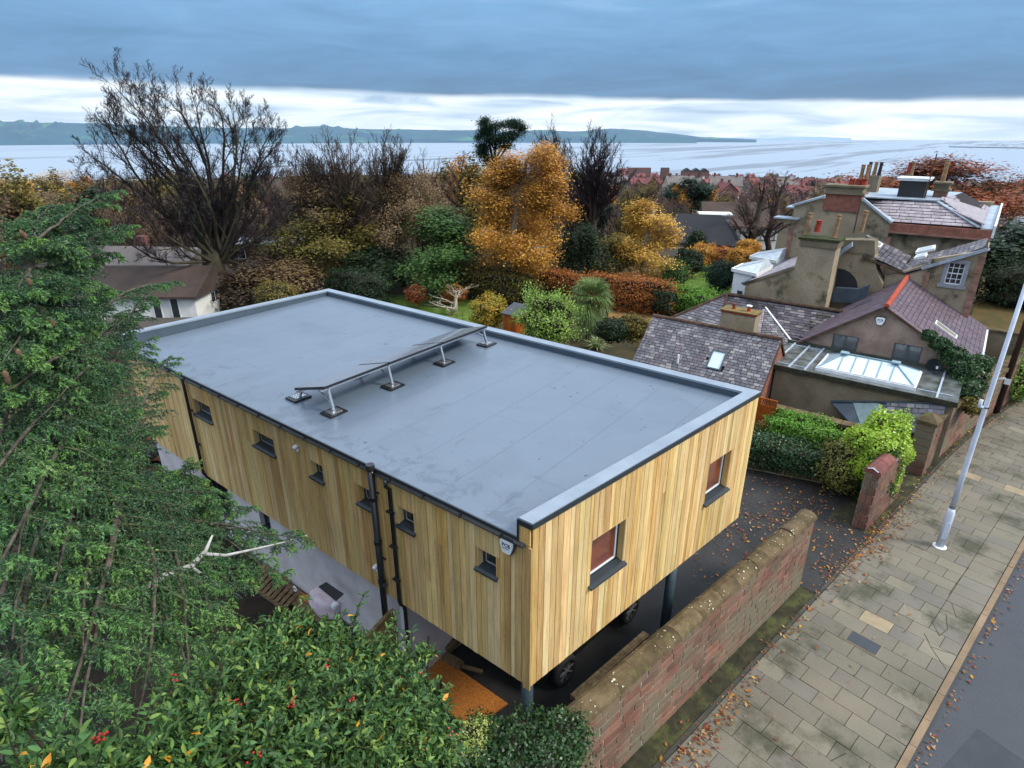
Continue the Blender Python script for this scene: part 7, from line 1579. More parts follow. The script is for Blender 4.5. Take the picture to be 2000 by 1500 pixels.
# palm
pb = G(1150, 665); pm = thing('fan_palm', tuple(pb), 'shaggy fan palm with drooping fronds behind the light-green shrub', 'palm')
zt_p = UD(1150, 575, math.hypot(pb[0], pb[1]))[2]; top = np.array([pb[0], pb[1], zt_p])
link('trunk', np_mesh('trunk', *tube_np(np.array([np.linspace(pb, top, 6)]), np.linspace(.2, .17, 6)[None], 10), M_barkd), pm)
rgp = np.random.default_rng(6); Vs = []; st = []
for i in range(95):
    az_, e_ = rgp.uniform(0, 6.283), rgp.uniform(-1.1, 1.25); L_p = rgp.uniform(1.0, 1.35); d = np.array([math.cos(az_) * math.cos(e_), math.sin(az_) * math.cos(e_), math.sin(e_)])
    h0 = top + np.array([0, 0, min(0, e_) * .8]); hub = h0 + d * L_p * .55 - np.array([0, 0, .1]); st.append(np.linspace(h0, hub, 3))
    s_ = nrm(np.cross(d, [0, 0, 1.])); u_ = np.cross(s_, d)
    for k in range(17):
        a = (k / 16 - .5) * 3.9; dr = d * math.cos(a) + s_ * math.sin(a); wv = nrm(np.cross(dr, u_)) * .022; L2 = rgp.uniform(.5, .75); m_ = hub + dr * L2 * .6; tpp = hub + dr * L2 - np.array([0, 0, rgp.uniform(.08, .25)])
        Vs.append([hub, m_ + wv, tpp, m_ - wv])
V = np.array(Vs).reshape(-1, 3); link('crown', np_mesh('crown', V, [np.arange(len(V)).reshape(-1, 4)], leafmat('palm_fronds', ['#55703c', '#6c8448', '#425a30', '#7f9258', '#4a6436', '#8a9264'])), pm)
link('frond_stalks', np_mesh('frond_stalks', *tube_np(np.array(st), np.full((len(st), 3), .012), 3), ML['olive']), pm)
# sword-leaved plant
sb = G(1165, 682); sp2 = thing('sword_leaf_plant', tuple(sb), 'spiky plant with long pale arching sword leaves below the palm', 'plant'); Vs = []
for i in range(70):
    a = rgp.uniform(0, 6.283); e_ = rgp.uniform(.5, 1.45); d = np.array([math.cos(a) * math.cos(e_), math.sin(a) * math.cos(e_), math.sin(e_)]); s_ = np.array([-math.sin(a), math.cos(a), 0]) * .03; L2 = rgp.uniform(.6, .95); p0 = sb + d * .05; p1 = sb + d * L2 * .6; p2 = sb + d * L2 + np.array([d[0] * .25, d[1] * .25, -.22])
    Vs += [[p0 - s_, p0 + s_, p1 + s_, p1 - s_], [p1 - s_, p1 + s_, p2 + s_ * .1, p2 - s_ * .1]]
V = np.array(Vs).reshape(-1, 3); link('foliage', np_mesh('foliage', V, [np.arange(len(V)).reshape(-1, 4)], leafmat('sword_leaves', ['#8f9f6c', '#6f8450', '#a9b486', '#5a7040'])), sp2)
# shed
sh = thing('garden_shed', tuple(G(1000, 668)), 'narrow orange-brown timber shed with a grey felt roof beside the light-green shrub', 'shed')
s0 = Vector(UD(985, 612, 29.3)); zr0 = s0.z; c = Vector((s0.x + .55, s0.y - .28, 0)); w_, d_ = .95, .85
for k in range(8): MB().bb((c.x - w_ / 2, c.y - d_ / 2 + k * d_ / 8 + .004, 0), (c.x - w_ / 2 + .03, c.y - d_ / 2 + (k + 1) * d_ / 8 - .004, zr0 - .05)).build('shed_board', M_gate, sh)
for k in range(9): MB().bb((c.x - w_ / 2 + .03 + k * (w_ - .03) / 9, c.y - d_ / 2, 0), (c.x - w_ / 2 + .03 + (k + 1) * (w_ - .03) / 9 - .006, c.y - d_ / 2 + .03, zr0 - .05)).build('shed_board', M_gate, sh)
MB().bb((c.x - w_ / 2 + .03, c.y - d_ / 2 + .03, 0), (c.x + w_ / 2, c.y + d_ / 2, zr0 - .06)).build('wall', M_wood, sh)
MB().prism([(c.x - w_ / 2 - .08, c.y - d_ / 2 - .08, zr0 - .05), (c.x - w_ / 2 - .08, c.y + d_ / 2 + .08, zr0 - .05), (c.x + w_ / 2 + .05, c.y + d_ / 2 + .08, zr0 + .28), (c.x + w_ / 2 + .05, c.y - d_ / 2 - .08, zr0 + .28)], (0, 0, .04)).build('roof', mat('shed_felt', lin('#4c5055'), rough=.85, fine=.2), sh)
# white garden stone, ball
gbz = thing('white_stone_ball', tuple(G(1212, 600)), 'white rounded stone ornament in front of the rust hedge', 'ornament'); bc = G(1212, 604); blob(Vector(bc) + ZV * .18, (.2, .2, .17), M_white, 'ball', gbz, 3, .05); MB().tube([Vector(bc), Vector(bc) + ZV * .05], [.16, .14], 10).build('foot', M_wpaint, gbz)
# goal frames
for i, (x0_, x1_, y_, lab) in enumerate([(685, 716, 583, 'left'), (738, 770, 580, 'right')]):
    a, b_ = Vector(G(x0_, y_)), Vector(G(x1_, y_ + 2)); t = thing('goal_frame', a, 'small dark netted goal frame at the lawn edge, %s of the pair' % lab, 'goal', 'goal frames on the lawn')
    for p in (a, b_): MB().bar(p, p + ZV * .75, .035).build('post', M_steel, t)
    MB().bar(a + ZV * .75, b_ + ZV * .75, .035).build('crossbar', M_steel, t)
# fence posts near lawn
lf = thing('lawn_fence', tuple(G(880, 620)), 'thin dark garden fence along the lawn behind the timber house', 'fence')
fa_, fb_ = Vector(G(880, 632)), Vector(G(975, 618))
for k in range(9): p = fa_.lerp(fb_, k / 8); MB().bar(p, p + ZV * .6, .03).build('fence_post', M_wood, lf)
MB().bar(fa_ + ZV * .58, fb_ + ZV * .58, .02).build('rail', M_wood, lf)

# ================================================================== HOUSES
M_hw = mat('house_white', lin('#d6d4d0'), lin('#bfbdb8'), rough=.85, scale=.8, fine=.05); M_hb = mat('house_brick', lin('#6f4a45'), lin('#573c38'), rough=.9, scale=.5, fine=.2, rand=.2); M_hc = mat('house_cream', lin('#b9ab97'), lin('#a0927f'), rough=.9, scale=.5, rand=.15)
M_rr = mat('red_tile_roof', lin('#7f4846'), lin('#673a3a'), rough=.85, scale=.7, rand=.2, fine=.15); M_rb = mat('brown_tile_roof', lin('#4a3c35'), lin('#38302b'), rough=.85, scale=.7, rand=.2, fine=.15); M_rs = mat('dark_slate_roof', lin('#2b2c30'), lin('#232428'), rough=.7, scale=.7, rand=.2, fine=.1); M_rp = mat('pink_grey_roof', lin('#6e6662'), lin('#5a5452'), rough=.7, scale=.7, fine=.12)
def house_mesh(parent, c, w_, d_, h, rh, rz, wm, rm, hip=0., wins=(), chim=(), over=.25, tiles=False, gable_m=None):
    c = Vector(c); Rz = Matrix.Rotation(rz, 4, 'Z'); T = lambda x, y, z: c + Rz @ Vector((x, y, z))
    x, y = w_ / 2, d_ / 2; mb = MB(); hx = hip * x * 1.
    mb.hexa([T(*p) for p in [(-x, -y, -1), (x, -y, -1), (x, y, -1), (-x, y, -1), (-x, -y, h), (x, -y, h), (x, y, h), (-x, y, h)]])
    if not hip: mb.add([T(-x, -y, h), T(-x, y, h), T(-x, 0, h + rh), T(x, -y, h), T(x, y, h), T(x, 0, h + rh)], [(0, 1, 2), (3, 5, 4)])
    mb.build('wall', wm, parent)
    X, Yo = x + over, y + over; sl = rh / y * over; rx_ = X - (hip * Yo if hip else 0)
    a = [T(-X, -Yo, h - sl), T(X, -Yo, h - sl), T(X, Yo, h - sl), T(-X, Yo, h - sl)]; r0_, r1_ = T(-rx_, 0, h + rh + .02), T(rx_, 0, h + rh + .02); dn = Vector((0, 0, -.12))
    mb = MB(); mb.add(a + [r0_, r1_] + [p + dn for p in a], [(0, 1, 5, 4), (2, 3, 4, 5), (1, 2, 5), (3, 0, 4), (6, 9, 8, 7), (0, 6, 7, 1), (1, 7, 8, 2), (2, 8, 9, 3), (3, 9, 6, 0)]); rf = mb.build('roof', rm, parent)
    for cx, cy, ch_ in chim:
        z = h + rh * (1 - abs(cy) / y); mb = MB(); q = [T(cx - .3, cy - .22, z - .3), T(cx + .3, cy - .22, z - .3), T(cx + .3, cy + .22, z - .3), T(cx - .3, cy + .22, z - .3)]; mb.hexa(q + [p + Vector((0, 0, ch_ + .3)) for p in q]); mb.build('chimney', M_hb, rf)
    for side, u, z, ww, hh in wins:   # side: 0 -y,1 +x,2 +y,3 -x
        n_ = [(0, -1), (1, 0), (0, 1), (-1, 0)][side]; e_ = [(1, 0), (0, 1), (-1, 0), (0, -1)][side]; off = [y, x, y, x][side]
        def Q(a_, b_, o_): return T(n_[0] * (off + o_) + e_[0] * a_, n_[1] * (off + o_) + e_[1] * a_, b_)
        mb = MB(); mb.hexa([Q(u - ww / 2, z, .0), Q(u + ww / 2, z, .0), Q(u + ww / 2, z, .05), Q(u - ww / 2, z, .05), Q(u - ww / 2, z + hh, .0), Q(u + ww / 2, z + hh, .0), Q(u + ww / 2, z + hh, .05), Q(u - ww / 2, z + hh, .05)]); wn = mb.build('window', M_wpaint, parent)
        mb = MB(); k_ = max(1, round(ww / .6)); 
        for j in range(k_):
            a0 = u - ww / 2 + .06 + j * (ww - .06) / k_; a1 = a0 + (ww - .06) / k_ - .06; mb.hexa([Q(a0, z + .07, .03), Q(a1, z + .07, .03), Q(a1, z + .07, .058), Q(a0, z + .07, .058), Q(a0, z + hh - .07, .03), Q(a1, z + hh - .07, .03), Q(a1, z + hh - .07, .058), Q(a0, z + hh - .07, .058)])
        mb.build('pane', M_glass, wn)
    return T
def base_at(px, py, D): p = UD(px, py, D); return (p[0], p[1], ground_z(D))
# white bungalow behind the cedar
t = thing('white_bungalow', base_at(350, 600, 40), 'white bungalow with a brown tiled roof behind the beech trunk and cedar', 'house')
c = UD(340, 570, 41); house_mesh(t, (c[0] - 1.6, c[1] + 1.6, ground_z(41)), 9.5, 4.6, 1.75, 1.1, R(-52), M_hw, M_rb, 0, wins=[(0, -.6, .7, 1.4, .7), (0, 2.6, .2, .5, 1.4), (0, 3.6, .2, .5, 1.4), (0, -3.2, .7, 1.1, .7), (1, 0, .7, 1.0, .7)], chim=[(-2, .4, .8)])
t = thing('flat_garage', base_at(300, 625, 31), 'low flat-roofed outbuilding just behind the far left end of the timber house', 'outbuilding')
c = UD(290, 618, 31.5); house_mesh(t, (c[0], c[1], 0), 5.2, 3.0, 1.7, .12, R(-48), M_hb, mat('mossy_felt', lin('#3a3733'), lin('#4b4238'), rough=.9, fine=.3), 0)
t = thing('dark_roofed_house', base_at(200, 560, 52), 'broad house under a long grey-brown roof glimpsed through the cedar boughs', 'house')
c = UD(235, 540, 50); house_mesh(t, (c[0], c[1], ground_z(50) - .6), 12, 7, 1.6, 2.2, R(-58), M_hw, M_rp, 0, wins=[(0, 1, .6, 1.2, .8), (0, -2, .6, 1.2, .8)], chim=[(2, .4, .9)])
t = thing('white_gabled_house', base_at(20, 450, 75), 'white rendered house with a dark gable roof at the far left edge', 'house')
c = UD(-8, 415, 75); house_mesh(t, (c[0], c[1], c[2] - 3.0), 4.2, 3.0, 3.1, 1.6, R(22), M_hw, M_rb, 0, wins=[(1, 0, .9, 1.2, 1), (0, 1, .9, 1.2, 1)], chim=[(-1, 0, 1)])
t = thing('red_roofed_house', base_at(535, 430, 85), 'house with a bright red tiled hip roof seen through the beech twigs', 'house')
c = UD(533, 402, 82); house_mesh(t, (c[0], c[1], c[2] - 4.2), 5.5, 4.6, 3.2, 2.1, R(-50), M_hc, M_rr, .9, wins=[(0, 0, 1, 1.4, 1)])
t = thing('brown_gabled_house', base_at(470, 440, 75), 'wide house with a big mottled brown roof behind the beech limbs', 'house')
c = UD(478, 440, 72); house_mesh(t, (c[0], c[1], c[2] - 3.4), 9, 7, 2.2, 2.6, R(-40), M_hb, M_rb, 0, wins=[(0, 0, .6, 1.4, 1), (0, 3, .6, 1.2, 1)])
t = thing('flat_roofed_annex', base_at(510, 470, 62), 'long low flat-roofed building with a pale edge beyond the scrub', 'outbuilding')
c = UD(505, 466, 60); house_mesh(t, (c[0], c[1], c[2] - 2.), 8.5, 3.4, 1.9, .1, R(-48), M_hb, M_lead, 0, wins=[(0, -2, .5, 2.5, .8)])
t = thing('black_roofed_house', base_at(1370, 480, 62), 'cream house under a wide black roof behind the clipped orange domes', 'house')
c = UD(1362, 452, 62); house_mesh(t, (c[0], c[1], c[2] - 2.6), 7.2, 5.6, 2.1, 2.1, R(-72), M_hc, M_rs, .6, wins=[(0, -.8, .5, 1.3, 1.0), (0, 2.4, .5, 1.0, .9), (3, 0, .5, 1.6, 1.)])
t = thing('half_timbered_house', base_at(1440, 470, 74), 'black and white half-timbered house with a white dormer, right of the black-roofed house', 'house')
c = UD(1440, 432, 72); T_ = house_mesh(t, (c[0], c[1], c[2] - 3.), 7.5, 4.6, 3.0, 2.0, R(-60), M_hw, M_rb, 0, wins=[(0, -1.0, 1.7, 1.2, .9), (0, 1.6, 1.7, 1.0, .9)], chim=[(.3, .2, .9)])
for k in range(11): MB().bar(T_(-3.5 + k * .7, -2.33, 1.4), T_(-3.5 + k * .7, -2.33, 2.9), .10, .04).build('timber_post', M_soffit, t)
for z in (1.4, 2.2, 2.9): MB().bar(T_(-3.7, -2.34, z), T_(3.7, -2.34, z), .1, .05).build('timber_rail', M_soffit, t)
dm = UD(1395, 422, 66); dd = thing('white_dormer_house', (dm[0], dm[1], ground_z(66)), 'narrow white flat-roofed dormer standing above the black roof', 'house')
house_mesh(dd, (dm[0], dm[1], dm[2] - 3.3), 2.6, 2.2, 3.6, .06, R(-62), M_hw, M_hw, 0, wins=[(0, 0, 2.8, 2.0, .55)], over=.3)

# ================================================================== WOODLAND ON THE SLOPE
def proto_bare(seed, mw, H=8.):
    rg = np.random.default_rng(seed); sk, ps = bare_parts(rg, np.zeros(3), H, .22, [(11, .2, .97, 45, .55, 4, .06, .1, .5), (9, .15, 1, 42, .45, 3, .05, .13, .5), (8, .1, 1, 42, .5, 2, .04, .15, .6), (4, .2, 1, 40, .55, 1, .0, .1, .8)], mt=M_barkd, mw=mw, cut=2, sides=(6, 4, 3, 2, 2), trunk_t=.7)
    return ps
def proto_leaf(seed, lm, H=7., n=4200, size=.13):
    rg = np.random.default_rng(seed); sk, ps = leafy_parts(rg, np.zeros(3), H, .18, [(14, .18, .98, 52, .5, 4, .04, .1, .5), (8, .15, 1, 45, .45, 3, .02, .12, .5), (5, .2, 1, 45, .5, 1, .0, .15, .6)], lm, n, size, spread=.25, trunk_t=.85); return ps
protos = {'bare_a': (proto_bare(201, M_twigb), 'bare_tree', 'brown bare tree in the wooded slope between the gardens and the town'), 'bare_b': (proto_bare(202, M_twigp), 'bare_tree', 'brown bare tree in the wooded slope between the gardens and the town'),
          'olive': (proto_leaf(203, ML['olive']), 'autumn_tree', 'dull olive tree among the bare woodland on the slope'), 'brown': (proto_leaf(204, ML['brown']), 'autumn_tree', 'russet brown tree among the bare woodland on the slope'),
          'pine': (proto_leaf(205, ML['pine']), 'evergreen_tree', 'dark evergreen tree among the bare woodland on the slope'), 'orange': (proto_leaf(206, ML['orange']), 'autumn_tree', 'orange-leaved tree among the bare woodland on the slope')}
grp = {'bare_a': 'bare trees on the wooded slope', 'bare_b': 'bare trees on the wooded slope', 'olive': 'olive trees on the wooded slope', 'brown': 'russet trees on the wooded slope', 'pine': 'evergreens on the wooded slope', 'orange': 'orange trees on the wooded slope'}
rw = random.Random(90); keep_out = [(1290, 1480, 80), (480, 560, 92)]
rest = []; cnt = 0
def put(kind, p, s, rz):
    ps, nm, lab = protos[kind]; t = bpy.data.objects.new(nm, None); col.objects.link(t); t.location = p; t.rotation_euler = (0, 0, rz); t.scale = (s, s, s * rw.uniform(.9, 1.1)); tag(t, lab, 'tree', grp[kind])
    for pn, me in ps: o = bpy.data.objects.new(pn, me); col.objects.link(o); o.parent = t
sites = []
for i in range(6500):
    px = rw.uniform(-60, 2060); u = rw.random(); D = 52 + 440 * u ** 1.7
    if px > 1480 and D < 110: continue
    if px > 1280 and D < 80: continue
    if 1150 < px < 1720 and D > 170 and rw.random() < .55: continue
    if px > 1880 and D < 160: continue
    a = HEAD + math.atan((px - 1000) / F * math.cos(TILT)); x, y = D * math.sin(a), D * math.cos(a)
    mind = 2.6 + D * .014
    if any((x - q[0]) ** 2 + (y - q[1]) ** 2 < mind * mind for q in sites[-900:]): continue
    sites.append((x, y, D, px))
sites.sort(key=lambda q: q[2]); nb = {'bare': 0}
for x, y, D, px in sites:
    r_ = rw.random(); kind = 'bare_a' if r_ < .40 else 'bare_b' if r_ < .78 else 'olive' if r_ < .86 else 'brown' if r_ < .93 else 'pine' if r_ < .975 else 'orange'
    # trees must stay below the sight line to the town: limit height by distance
    lim = {0: 10.}[0]; g_ = ground_z(D); ytop = 352 + rw.uniform(-8, 34) if D < 200 else 347 + rw.uniform(0, 18)
    if 580 < px < 1200 and D < 150: ytop -= 40 * rw.random()
    if 1500 < px: ytop += 6
    if 1150 < px < 1720: ytop = max(ytop, 356 + rw.uniform(0, 30) * (D < 300))
    zt2 = UD(px, ytop, D)[2]; H = min(zt2 - g_, 9.5)
    if H < 2.2: continue
    cntk = 'bare' if kind.startswith('bare') else kind; nb[cntk] = nb.get(cntk, 0) + 1
    if nb[cntk] <= 290: put(kind, (x, y, g_ - .1), H / (7.6 if kind.startswith('bare') else 7.), rw.uniform(0, 6.28))
    else: rest.append((x, y, g_, H))
# bramble and leaf litter under the trees
rgx = np.random.default_rng(15); n = 2600; pxs = rgx.uniform(-80, 2080, n); Ds = 45 + 330 * rgx.random(n) ** 1.6; ok = ~((pxs > 1250) & (Ds < 85)) & ~((pxs > 1480) & (Ds < 110)); pxs, Ds = pxs[ok], Ds[ok]; n = len(pxs)
aa = HEAD + np.arctan((pxs - 1000) / F * math.cos(TILT)); hh = rgx.uniform(.4, 1.3, n) * (1 + Ds / 130); base_ = np.stack([Ds * np.sin(aa), Ds * np.cos(aa), np.array([ground_z(q) for q in Ds])], 1)
for nm_, sel, lm_ in (('bramble_thicket', slice(0, n, 2), ML['brown']), ('undergrowth', slice(1, n, 2), leafmat('thicket_leaves', ['#4c4636', '#5a503e', '#403c2e', '#665844', '#4a4632', '#3a3c2a']))):
    B_ = np.repeat(base_[sel], 28, 0); h_ = np.repeat(hh[sel], 28); d = nrm(rgx.normal(0, 1, (len(B_), 3))); d[:, 2] = np.abs(d[:, 2]); C_ = B_ + d * np.stack([h_ * 1.5, h_ * 1.5, h_ * .9], 1) * rgx.uniform(.5, 1, (len(B_), 1)); V, F_ = leaf_quads(rgx, C_, d, .14, .5, .7); sc_ = np.repeat(np.repeat(np.sqrt(np.linalg.norm(B_[:, :2], axis=1) / 60), 4), 1)[:, None]; Cc = np.repeat(C_, 4, 0); V = Cc + (V - Cc) * sc_
    link(nm_, np_mesh(nm_, V, [F_], lm_), None, kind='stuff')
# far wood beyond the first 290 bare trees: one mass of twig puffs
if rest:
    A = np.array(rest); rgx = np.random.default_rng(12); per = 60; n = len(A); c = np.repeat(A, per, 0); d = nrm(rgx.normal(0, 1, (n * per, 3))) * rgx.uniform(.55, 1, (n * per, 1)) * np.stack([c[:, 3] * .42, c[:, 3] * .42, c[:, 3] * .40], 1)
    C_ = c[:, :3] + d + np.stack([c[:, 0] * 0, c[:, 0] * 0, c[:, 3] * .58], 1); V, F_ = leaf_quads(rgx, C_, d, .55, .25, .8); link('far_woodland', np_mesh('far_woodland', V, [F_], M_twigp), None, kind='stuff')

# ================================================================== SEASIDE TOWN
rt_ = random.Random(55)
def town_proto(w_, d_, h, rh, wm, rm, gable2=False):
    mb = MB(); x, y = w_ / 2, d_ / 2; mb.m = 0; mb.bb((-x, -y, -2), (x, y, h)); mb.add([(-x, -y, h), (-x, y, h), (-x, 0, h + rh), (x, -y, h), (x, y, h), (x, 0, h + rh)], [(0, 1, 2), (3, 5, 4)])
    mb.m = 1; mb.add([(-x - .3, -y - .3, h - .2), (x + .3, -y - .3, h - .2), (x + .3, 0, h + rh), (-x - .3, 0, h + rh), (x + .3, y + .3, h - .2), (-x - .3, y + .3, h - .2)], [(0, 1, 2, 3), (3, 2, 4, 5)])
    if gable2: mb.m = 0; mb.bb((-1.6, -y - 1.0, -2), (1.6, -y + .1, h)); mb.add([(-1.6, -y - 1, h), (1.6, -y - 1, h), (0, -y - 1, h + rh * .8)], [(0, 1, 2)]); mb.m = 1; mb.add([(-1.8, -y - 1.2, h - .1), (0, -y - 1.2, h + rh * .82), (0, 0, h + rh * .82), (-1.8, 0, h - .1), (1.8, -y - 1.2, h - .1), (1.8, 0, h - .1)], [(0, 1, 2, 3), (1, 4, 5, 2)])
    mb.m = 2
    for k in (-1, 0, 1):
        for z in (h * .15, h * .6): mb.bb((k * w_ * .3 - .4, -y - .06, z), (k * w_ * .3 + .4, -y - .02, z + .9)); mb.bb((k * w_ * .3 - .4, y + .02, z), (k * w_ * .3 + .4, y + .06, z + .9))
    mb.m = 3; mb.bb((x * .6, -.4, h + rh * .6), (x * .6 + .7, .4, h + rh + 1.)); mb.bb((-x * .8, -.4, h + rh * .6), (-x * .8 + .7, .4, h + rh + 1.))
    o = mb.build('terraced_house', [wm, rm, M_glass, M_hb]); me = o.data; bpy.data.objects.remove(o); return me
tps = [town_proto(9, 7, 5, 3, M_hb, M_rr), town_proto(8, 7, 5.2, 3, M_hw, M_rr, True), town_proto(10, 8, 5.5, 3.2, M_hc, M_rb), town_proto(8, 7, 5, 3.4, M_hb, M_rb, True), town_proto(11, 8, 6, 3, M_hc, M_rp), town_proto(12, 7, 4.2, 2.6, M_hw, M_rs), town_proto(9, 8, 6.5, 3.4, M_hb, M_rr, True)]
tl_ = [('plain brick house with a red roof in the distant seaside town', 'plain red-roofed brick houses of the town'), ('white house with a red roof and front gable in the distant town', 'white gabled houses of the town'), ('cream house with a brown roof in the distant seaside town', 'cream brown-roofed houses of the town'), ('brick house with a brown roof and front gable in the distant town', 'brown-roofed gabled houses of the town'), ('cream house under a grey roof in the distant seaside town', 'cream grey-roofed houses of the town'), ('low white house with a dark slate roof in the distant town', 'low white slate-roofed houses of the town'), ('tall brick house with a red roof and front gable in the distant town', 'tall red-roofed gabled houses of the town')]
ns = 0; tsites = []
for i in range(1500):
    px = rt_.choice([rt_.uniform(1130, 2040), rt_.uniform(1180, 2040), rt_.uniform(-60, 1200)]); D = rt_.uniform(430, 1050) if px > 1100 else rt_.uniform(560, 1050)
    if 1170 < px: D = rt_.choice([rt_.uniform(240, 600), rt_.uniform(500, 1040)])
    a = HEAD + math.atan((px - 1000) / F * math.cos(TILT)); x, y = D * math.sin(a), D * math.cos(a)
    if any((x - q[0]) ** 2 + (y - q[1]) ** 2 < 150 for q in tsites): continue
    tsites.append((x, y)); k = rt_.randrange(len(tps)); o = bpy.data.objects.new('town_house', tps[k]); col.objects.link(o); o.location = (x, y, ground_z(D)); s = rt_.uniform(.8, 1.15); o.scale = (s, s, s); o.rotation_euler = (0, 0, -HEAD + rt_.choice([0, 0, math.pi / 2]) + rt_.gauss(0, .25))
    tag(o, tl_[k][0], 'house', tl_[k][1]); ns += 1
    if ns >= 298: break
def big(px, py, D, w_, d_, h, rh, wm, rm, label, hip=0., rz=0., wins=()):
    c = UD(px, py, D); t = thing('town_building', (c[0], c[1], ground_z(D)), label, 'building'); house_mesh(t, (c[0], c[1], ground_z(D)), w_, d_, h, rh, -HEAD + rz, wm, rm, hip, wins=wins, over=.1)
big(1248, 335, 900, 30, 14, 15.5, .3, M_hb, M_rp, 'square brick block of flats standing tallest on the town skyline', wins=[(0, u, z, 3, 1.6) for u in (-11, -5.5, 0, 5.5, 11) for z in (2, 6, 10)])
big(1215, 338, 920, 14, 12, 11, 3, M_hb, M_rr, 'dark brick house left of the block of flats')
big(1298, 340, 900, 10, 10, 15, 1, M_hb, M_rs, 'narrow dark tower house right of the block of flats')
for i, x in enumerate((1340, 1358, 1374)): big(x, 340, 880 + i, 10, 12, 12, 4, M_hb, M_rs, ['left', 'middle', 'right'][i] + ' one of three tall gabled houses together on the skyline', rz=math.pi / 2)
big(1590, 345, 700, 48, 12, 6, 1.5, M_hc, M_rr, 'long low building with a red roof band in the town', wins=[(0, u, 2, 3, 1.4) for u in range(-20, 21, 6)])
big(1520, 338, 820, 26, 10, 8, 1, M_hc, M_rb, 'flat-topped long building on the skyline left of the villa chimney')
big(1515, 362, 420, 5, 4, 4.2, 2, M_hw, M_hw, 'bright white gable standing out among the town roofs', rz=math.pi / 2)
big(1470, 352, 500, 12, 8, 6, 4, M_hw, M_rr, 'red-roofed white-gabled house near the centre of the town', rz=.5)
big(1330, 362, 420, 14, 9, 5, 3, M_hb, M_rr, 'row house with a bright red roof just above the pine')
big(1312, 378, 300, 8, 6, 4, 3.4, M_hb, M_rp, 'steep grey-green roofed hall left of the pine', rz=.6)
big(1420, 380, 260, 9, 6, 3, 3, M_hw, M_rr, 'house with a red roof and white gable right of the pine', rz=.2)
big(1975, 400, 170, 14, 7, 2.5, 1, M_hw, M_rp, 'low pale-roofed buildings at the right edge beyond the villa')
big(1990, 420, 120, 9, 6, 2.5, 1, M_hw, M_lead, 'white flat building at the right edge behind the dark trees')
# hedgerow of dark crowns along the shore
A = []; rgx = np.random.default_rng(14)
for i in range(620):
    px = rgx.uniform(-100, 2100); D = rgx.uniform(380, 1060); a = HEAD + math.atan((px - 1000) / F * math.cos(TILT)); A.append((D * math.sin(a), D * math.cos(a), ground_z(D), rgx.uniform(3, 7)))
A = np.array(A); per = 46; n = len(A); c = np.repeat(A, per, 0); d = nrm(rgx.normal(0, 1, (n * per, 3))) * rgx.uniform(.5, 1, (n * per, 1)) * np.stack([c[:, 3] * .6, c[:, 3] * .6, c[:, 3] * .45], 1)
V, F_ = leaf_quads(rgx, c[:, :3] + d + np.stack([c[:, 0] * 0, c[:, 0] * 0, c[:, 3] * .5], 1), d, .9, .4, .8); link('town_trees', np_mesh('town_trees', V, [F_], leafmat('town_tree_leaves', ['#4a3a38', '#3a3a2c', '#5a4440', '#2f3628', '#52383a', '#6a4a3a'])), None, kind='stuff')

# ================================================================== SEA AND WELSH HILLS
ZS = -55.
def sea_mat():
    m = bpy.data.materials.new('estuary_water'); m.use_nodes = True; t = m.node_tree; t.nodes.clear(); n = NT(t)
    out = n.n('ShaderNodeOutputMaterial'); b = n.n('ShaderNodeBsdfPrincipled'); t.links.new(b.outputs[0], out.inputs[0]); g = n.n('ShaderNodeNewGeometry')
    # coordinates along and across the view of the estuary: sandbanks run parallel to the shore
    mp = n.n('ShaderNodeMapping'); n.set(mp.inputs['Vector'], g.outputs['Position']); mp.inputs['Rotation'].default_value = (0, 0, HEAD); mp.inputs['Scale'].default_value = (.00022, .0026, 1)
    bank_ = n.noise(mp.outputs[0], 1., 8., .62, .5); mp2 = n.n('ShaderNodeMapping'); n.set(mp2.inputs['Vector'], g.outputs['Position']); mp2.inputs['Rotation'].default_value = (0, 0, HEAD); mp2.inputs['Scale'].default_value = (.0012, .02, 1)
    rip = n.noise(mp2.outputs[0], 1., 5., .6)
    v = n.math('ADD', n.math('MULTIPLY', bank_, .7), n.math('MULTIPLY', rip, .3)); wet = n.smooth(v, .515, .575)
    sx = n.n('ShaderNodeSeparateXYZ'); n.set(sx.inputs[0], g.outputs['Position'])
    c = n.mix(wet, lin('#929eaa') + (1,), lin('#66717d') + (1,)); n.set(b.inputs['Base Color'], c)
    n.set(b.inputs['Roughness'], n.math('MULTIPLY_ADD', wet, .35, .3)); b.inputs['Specular IOR Level'].default_value = .45; return m
K = 96; rr_ = [850, 1200, 1700, 2500, 3600, 5000, 7600]; V = [(r_ * math.sin(2 * math.pi * k / K), r_ * math.cos(2 * math.pi * k / K), ZS) for r_ in rr_ for k in range(K)]
Fq = [((i + 1) * K + k, (i + 1) * K + (k + 1) % K, i * K + (k + 1) % K, i * K + k)[::-1] for i in range(len(rr_) - 1) for k in range(K)]
link('estuary', np_mesh('estuary', V, [Fq], sea_mat()), None, kind='structure')
M_hill = mat('far_hills', lin('#245463'), lin('#1b4560'), rough=.95, scale=.0016, rand=0, moss=lin('#457a66'), mossamt=.38, mossscale=.003)
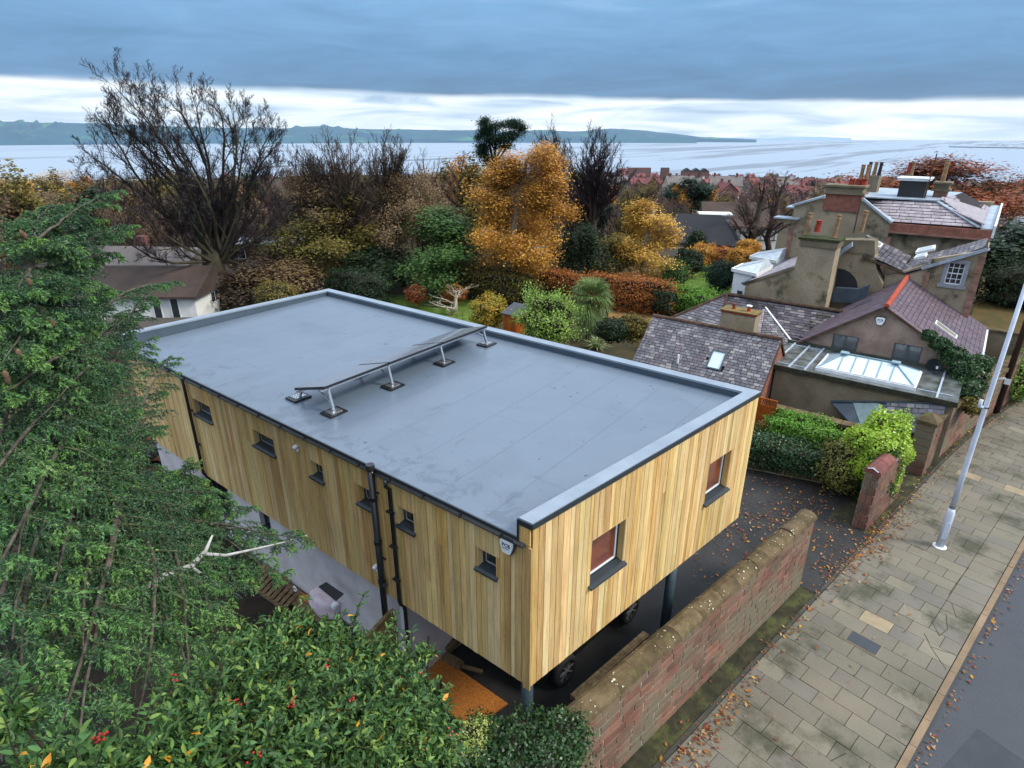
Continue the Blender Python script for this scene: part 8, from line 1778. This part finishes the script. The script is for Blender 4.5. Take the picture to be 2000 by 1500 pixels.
def hills(name, prof, D0, D1, seed, m=M_hill, zb=ZS):
    rgh = np.random.default_rng(seed); xs = np.arange(prof[0][0], prof[-1][0] + 1, 9.); yt = np.interp(xs, [p[0] for p in prof], [p[1] for p in prof]); nz = np.cumsum(rgh.normal(0, .22, len(xs))); nz -= np.linspace(nz[0], nz[-1], len(xs)); yt = yt + nz.clip(-2.2, 1.8)
    rows = []; Ts = [0, .08, .2, .35, .5, .65, .8, .92, 1., 1.15, 1.4]
    for j, x in enumerate(xs):
        rowv = []; top = UD(x, yt[j], D1)[2]
        for t_ in Ts:
            D = D0 + (D1 - D0) * t_; p = UD(x, 300, D); h = (np.sin(min(t_, 1.) * np.pi / 2) ** 1.3) if t_ <= 1 else (1 - (t_ - 1) / .4)
            z = zb + (top - zb) * h * (1 + (rgh.normal(0, .09) if 0 < t_ < .92 else 0)); rowv.append((p[0], p[1], max(z, zb) - (0 if 0 < t_ < 1.4 else .5)))
        rows.append(rowv)
    R_ = len(Ts); V = [p for r_ in rows for p in r_]; Fq = [(j * R_ + i, j * R_ + i + 1, (j + 1) * R_ + i + 1, (j + 1) * R_ + i)[::-1] for j in range(len(xs) - 1) for i in range(R_ - 1)]
    link(name, np_mesh(name, V, [Fq], m, smooth=True), None, kind='structure')
hills('far_hills', [(-900, 240), (-300, 238), (0, 239), (130, 241), (300, 246), (430, 250), (560, 252), (600, 248), (640, 246.5), (690, 251), (800, 251), (870, 253), (930, 252), (1000, 256), (1060, 252), (1090, 255), (1130, 256), (1190, 251), (1240, 254), (1290, 259), (1330, 263), (1360, 267)], 4700, 6900, 3)
hills('low_point', [(1330, 266), (1380, 268), (1430, 270.2), (1475, 272.5)], 5200, 6300, 5)
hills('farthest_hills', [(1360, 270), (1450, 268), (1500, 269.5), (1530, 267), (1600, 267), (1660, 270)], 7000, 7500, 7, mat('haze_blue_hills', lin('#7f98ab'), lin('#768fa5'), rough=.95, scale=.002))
MB().hexa([Vector((p[0], p[1], z)) for z in (ZS - 1, ZS + 3.5) for p in (UD(1850, 300, 3900), UD(2150, 300, 3700), UD(2150, 300, 3760), UD(1850, 300, 3960))]).build('sandbank', mat('dark_sand', lin('#5d6670'), lin('#4c555f'), rough=.7, scale=.01), kind='structure')
# overhead wires? none in view; haze over the estuary
if HAZE:
    hz = MB().bb((-9500, -9500, -59.2), (9500, 9500, 190)).build('haze', [])
    hm = bpy.data.materials.new('haze_air'); hm.use_nodes = True; hm.node_tree.nodes.clear(); o_ = hm.node_tree.nodes.new('ShaderNodeOutputMaterial'); pv = hm.node_tree.nodes.new('ShaderNodeVolumePrincipled')
    pv.inputs['Color'].default_value = (.80, .90, 1, 1); pv.inputs['Density'].default_value = HAZE; pv.inputs['Anisotropy'].default_value = .0; hm.node_tree.links.new(pv.outputs[0], o_.inputs[1]); hz.data.materials.append(hm); hz['kind'] = 'stuff'
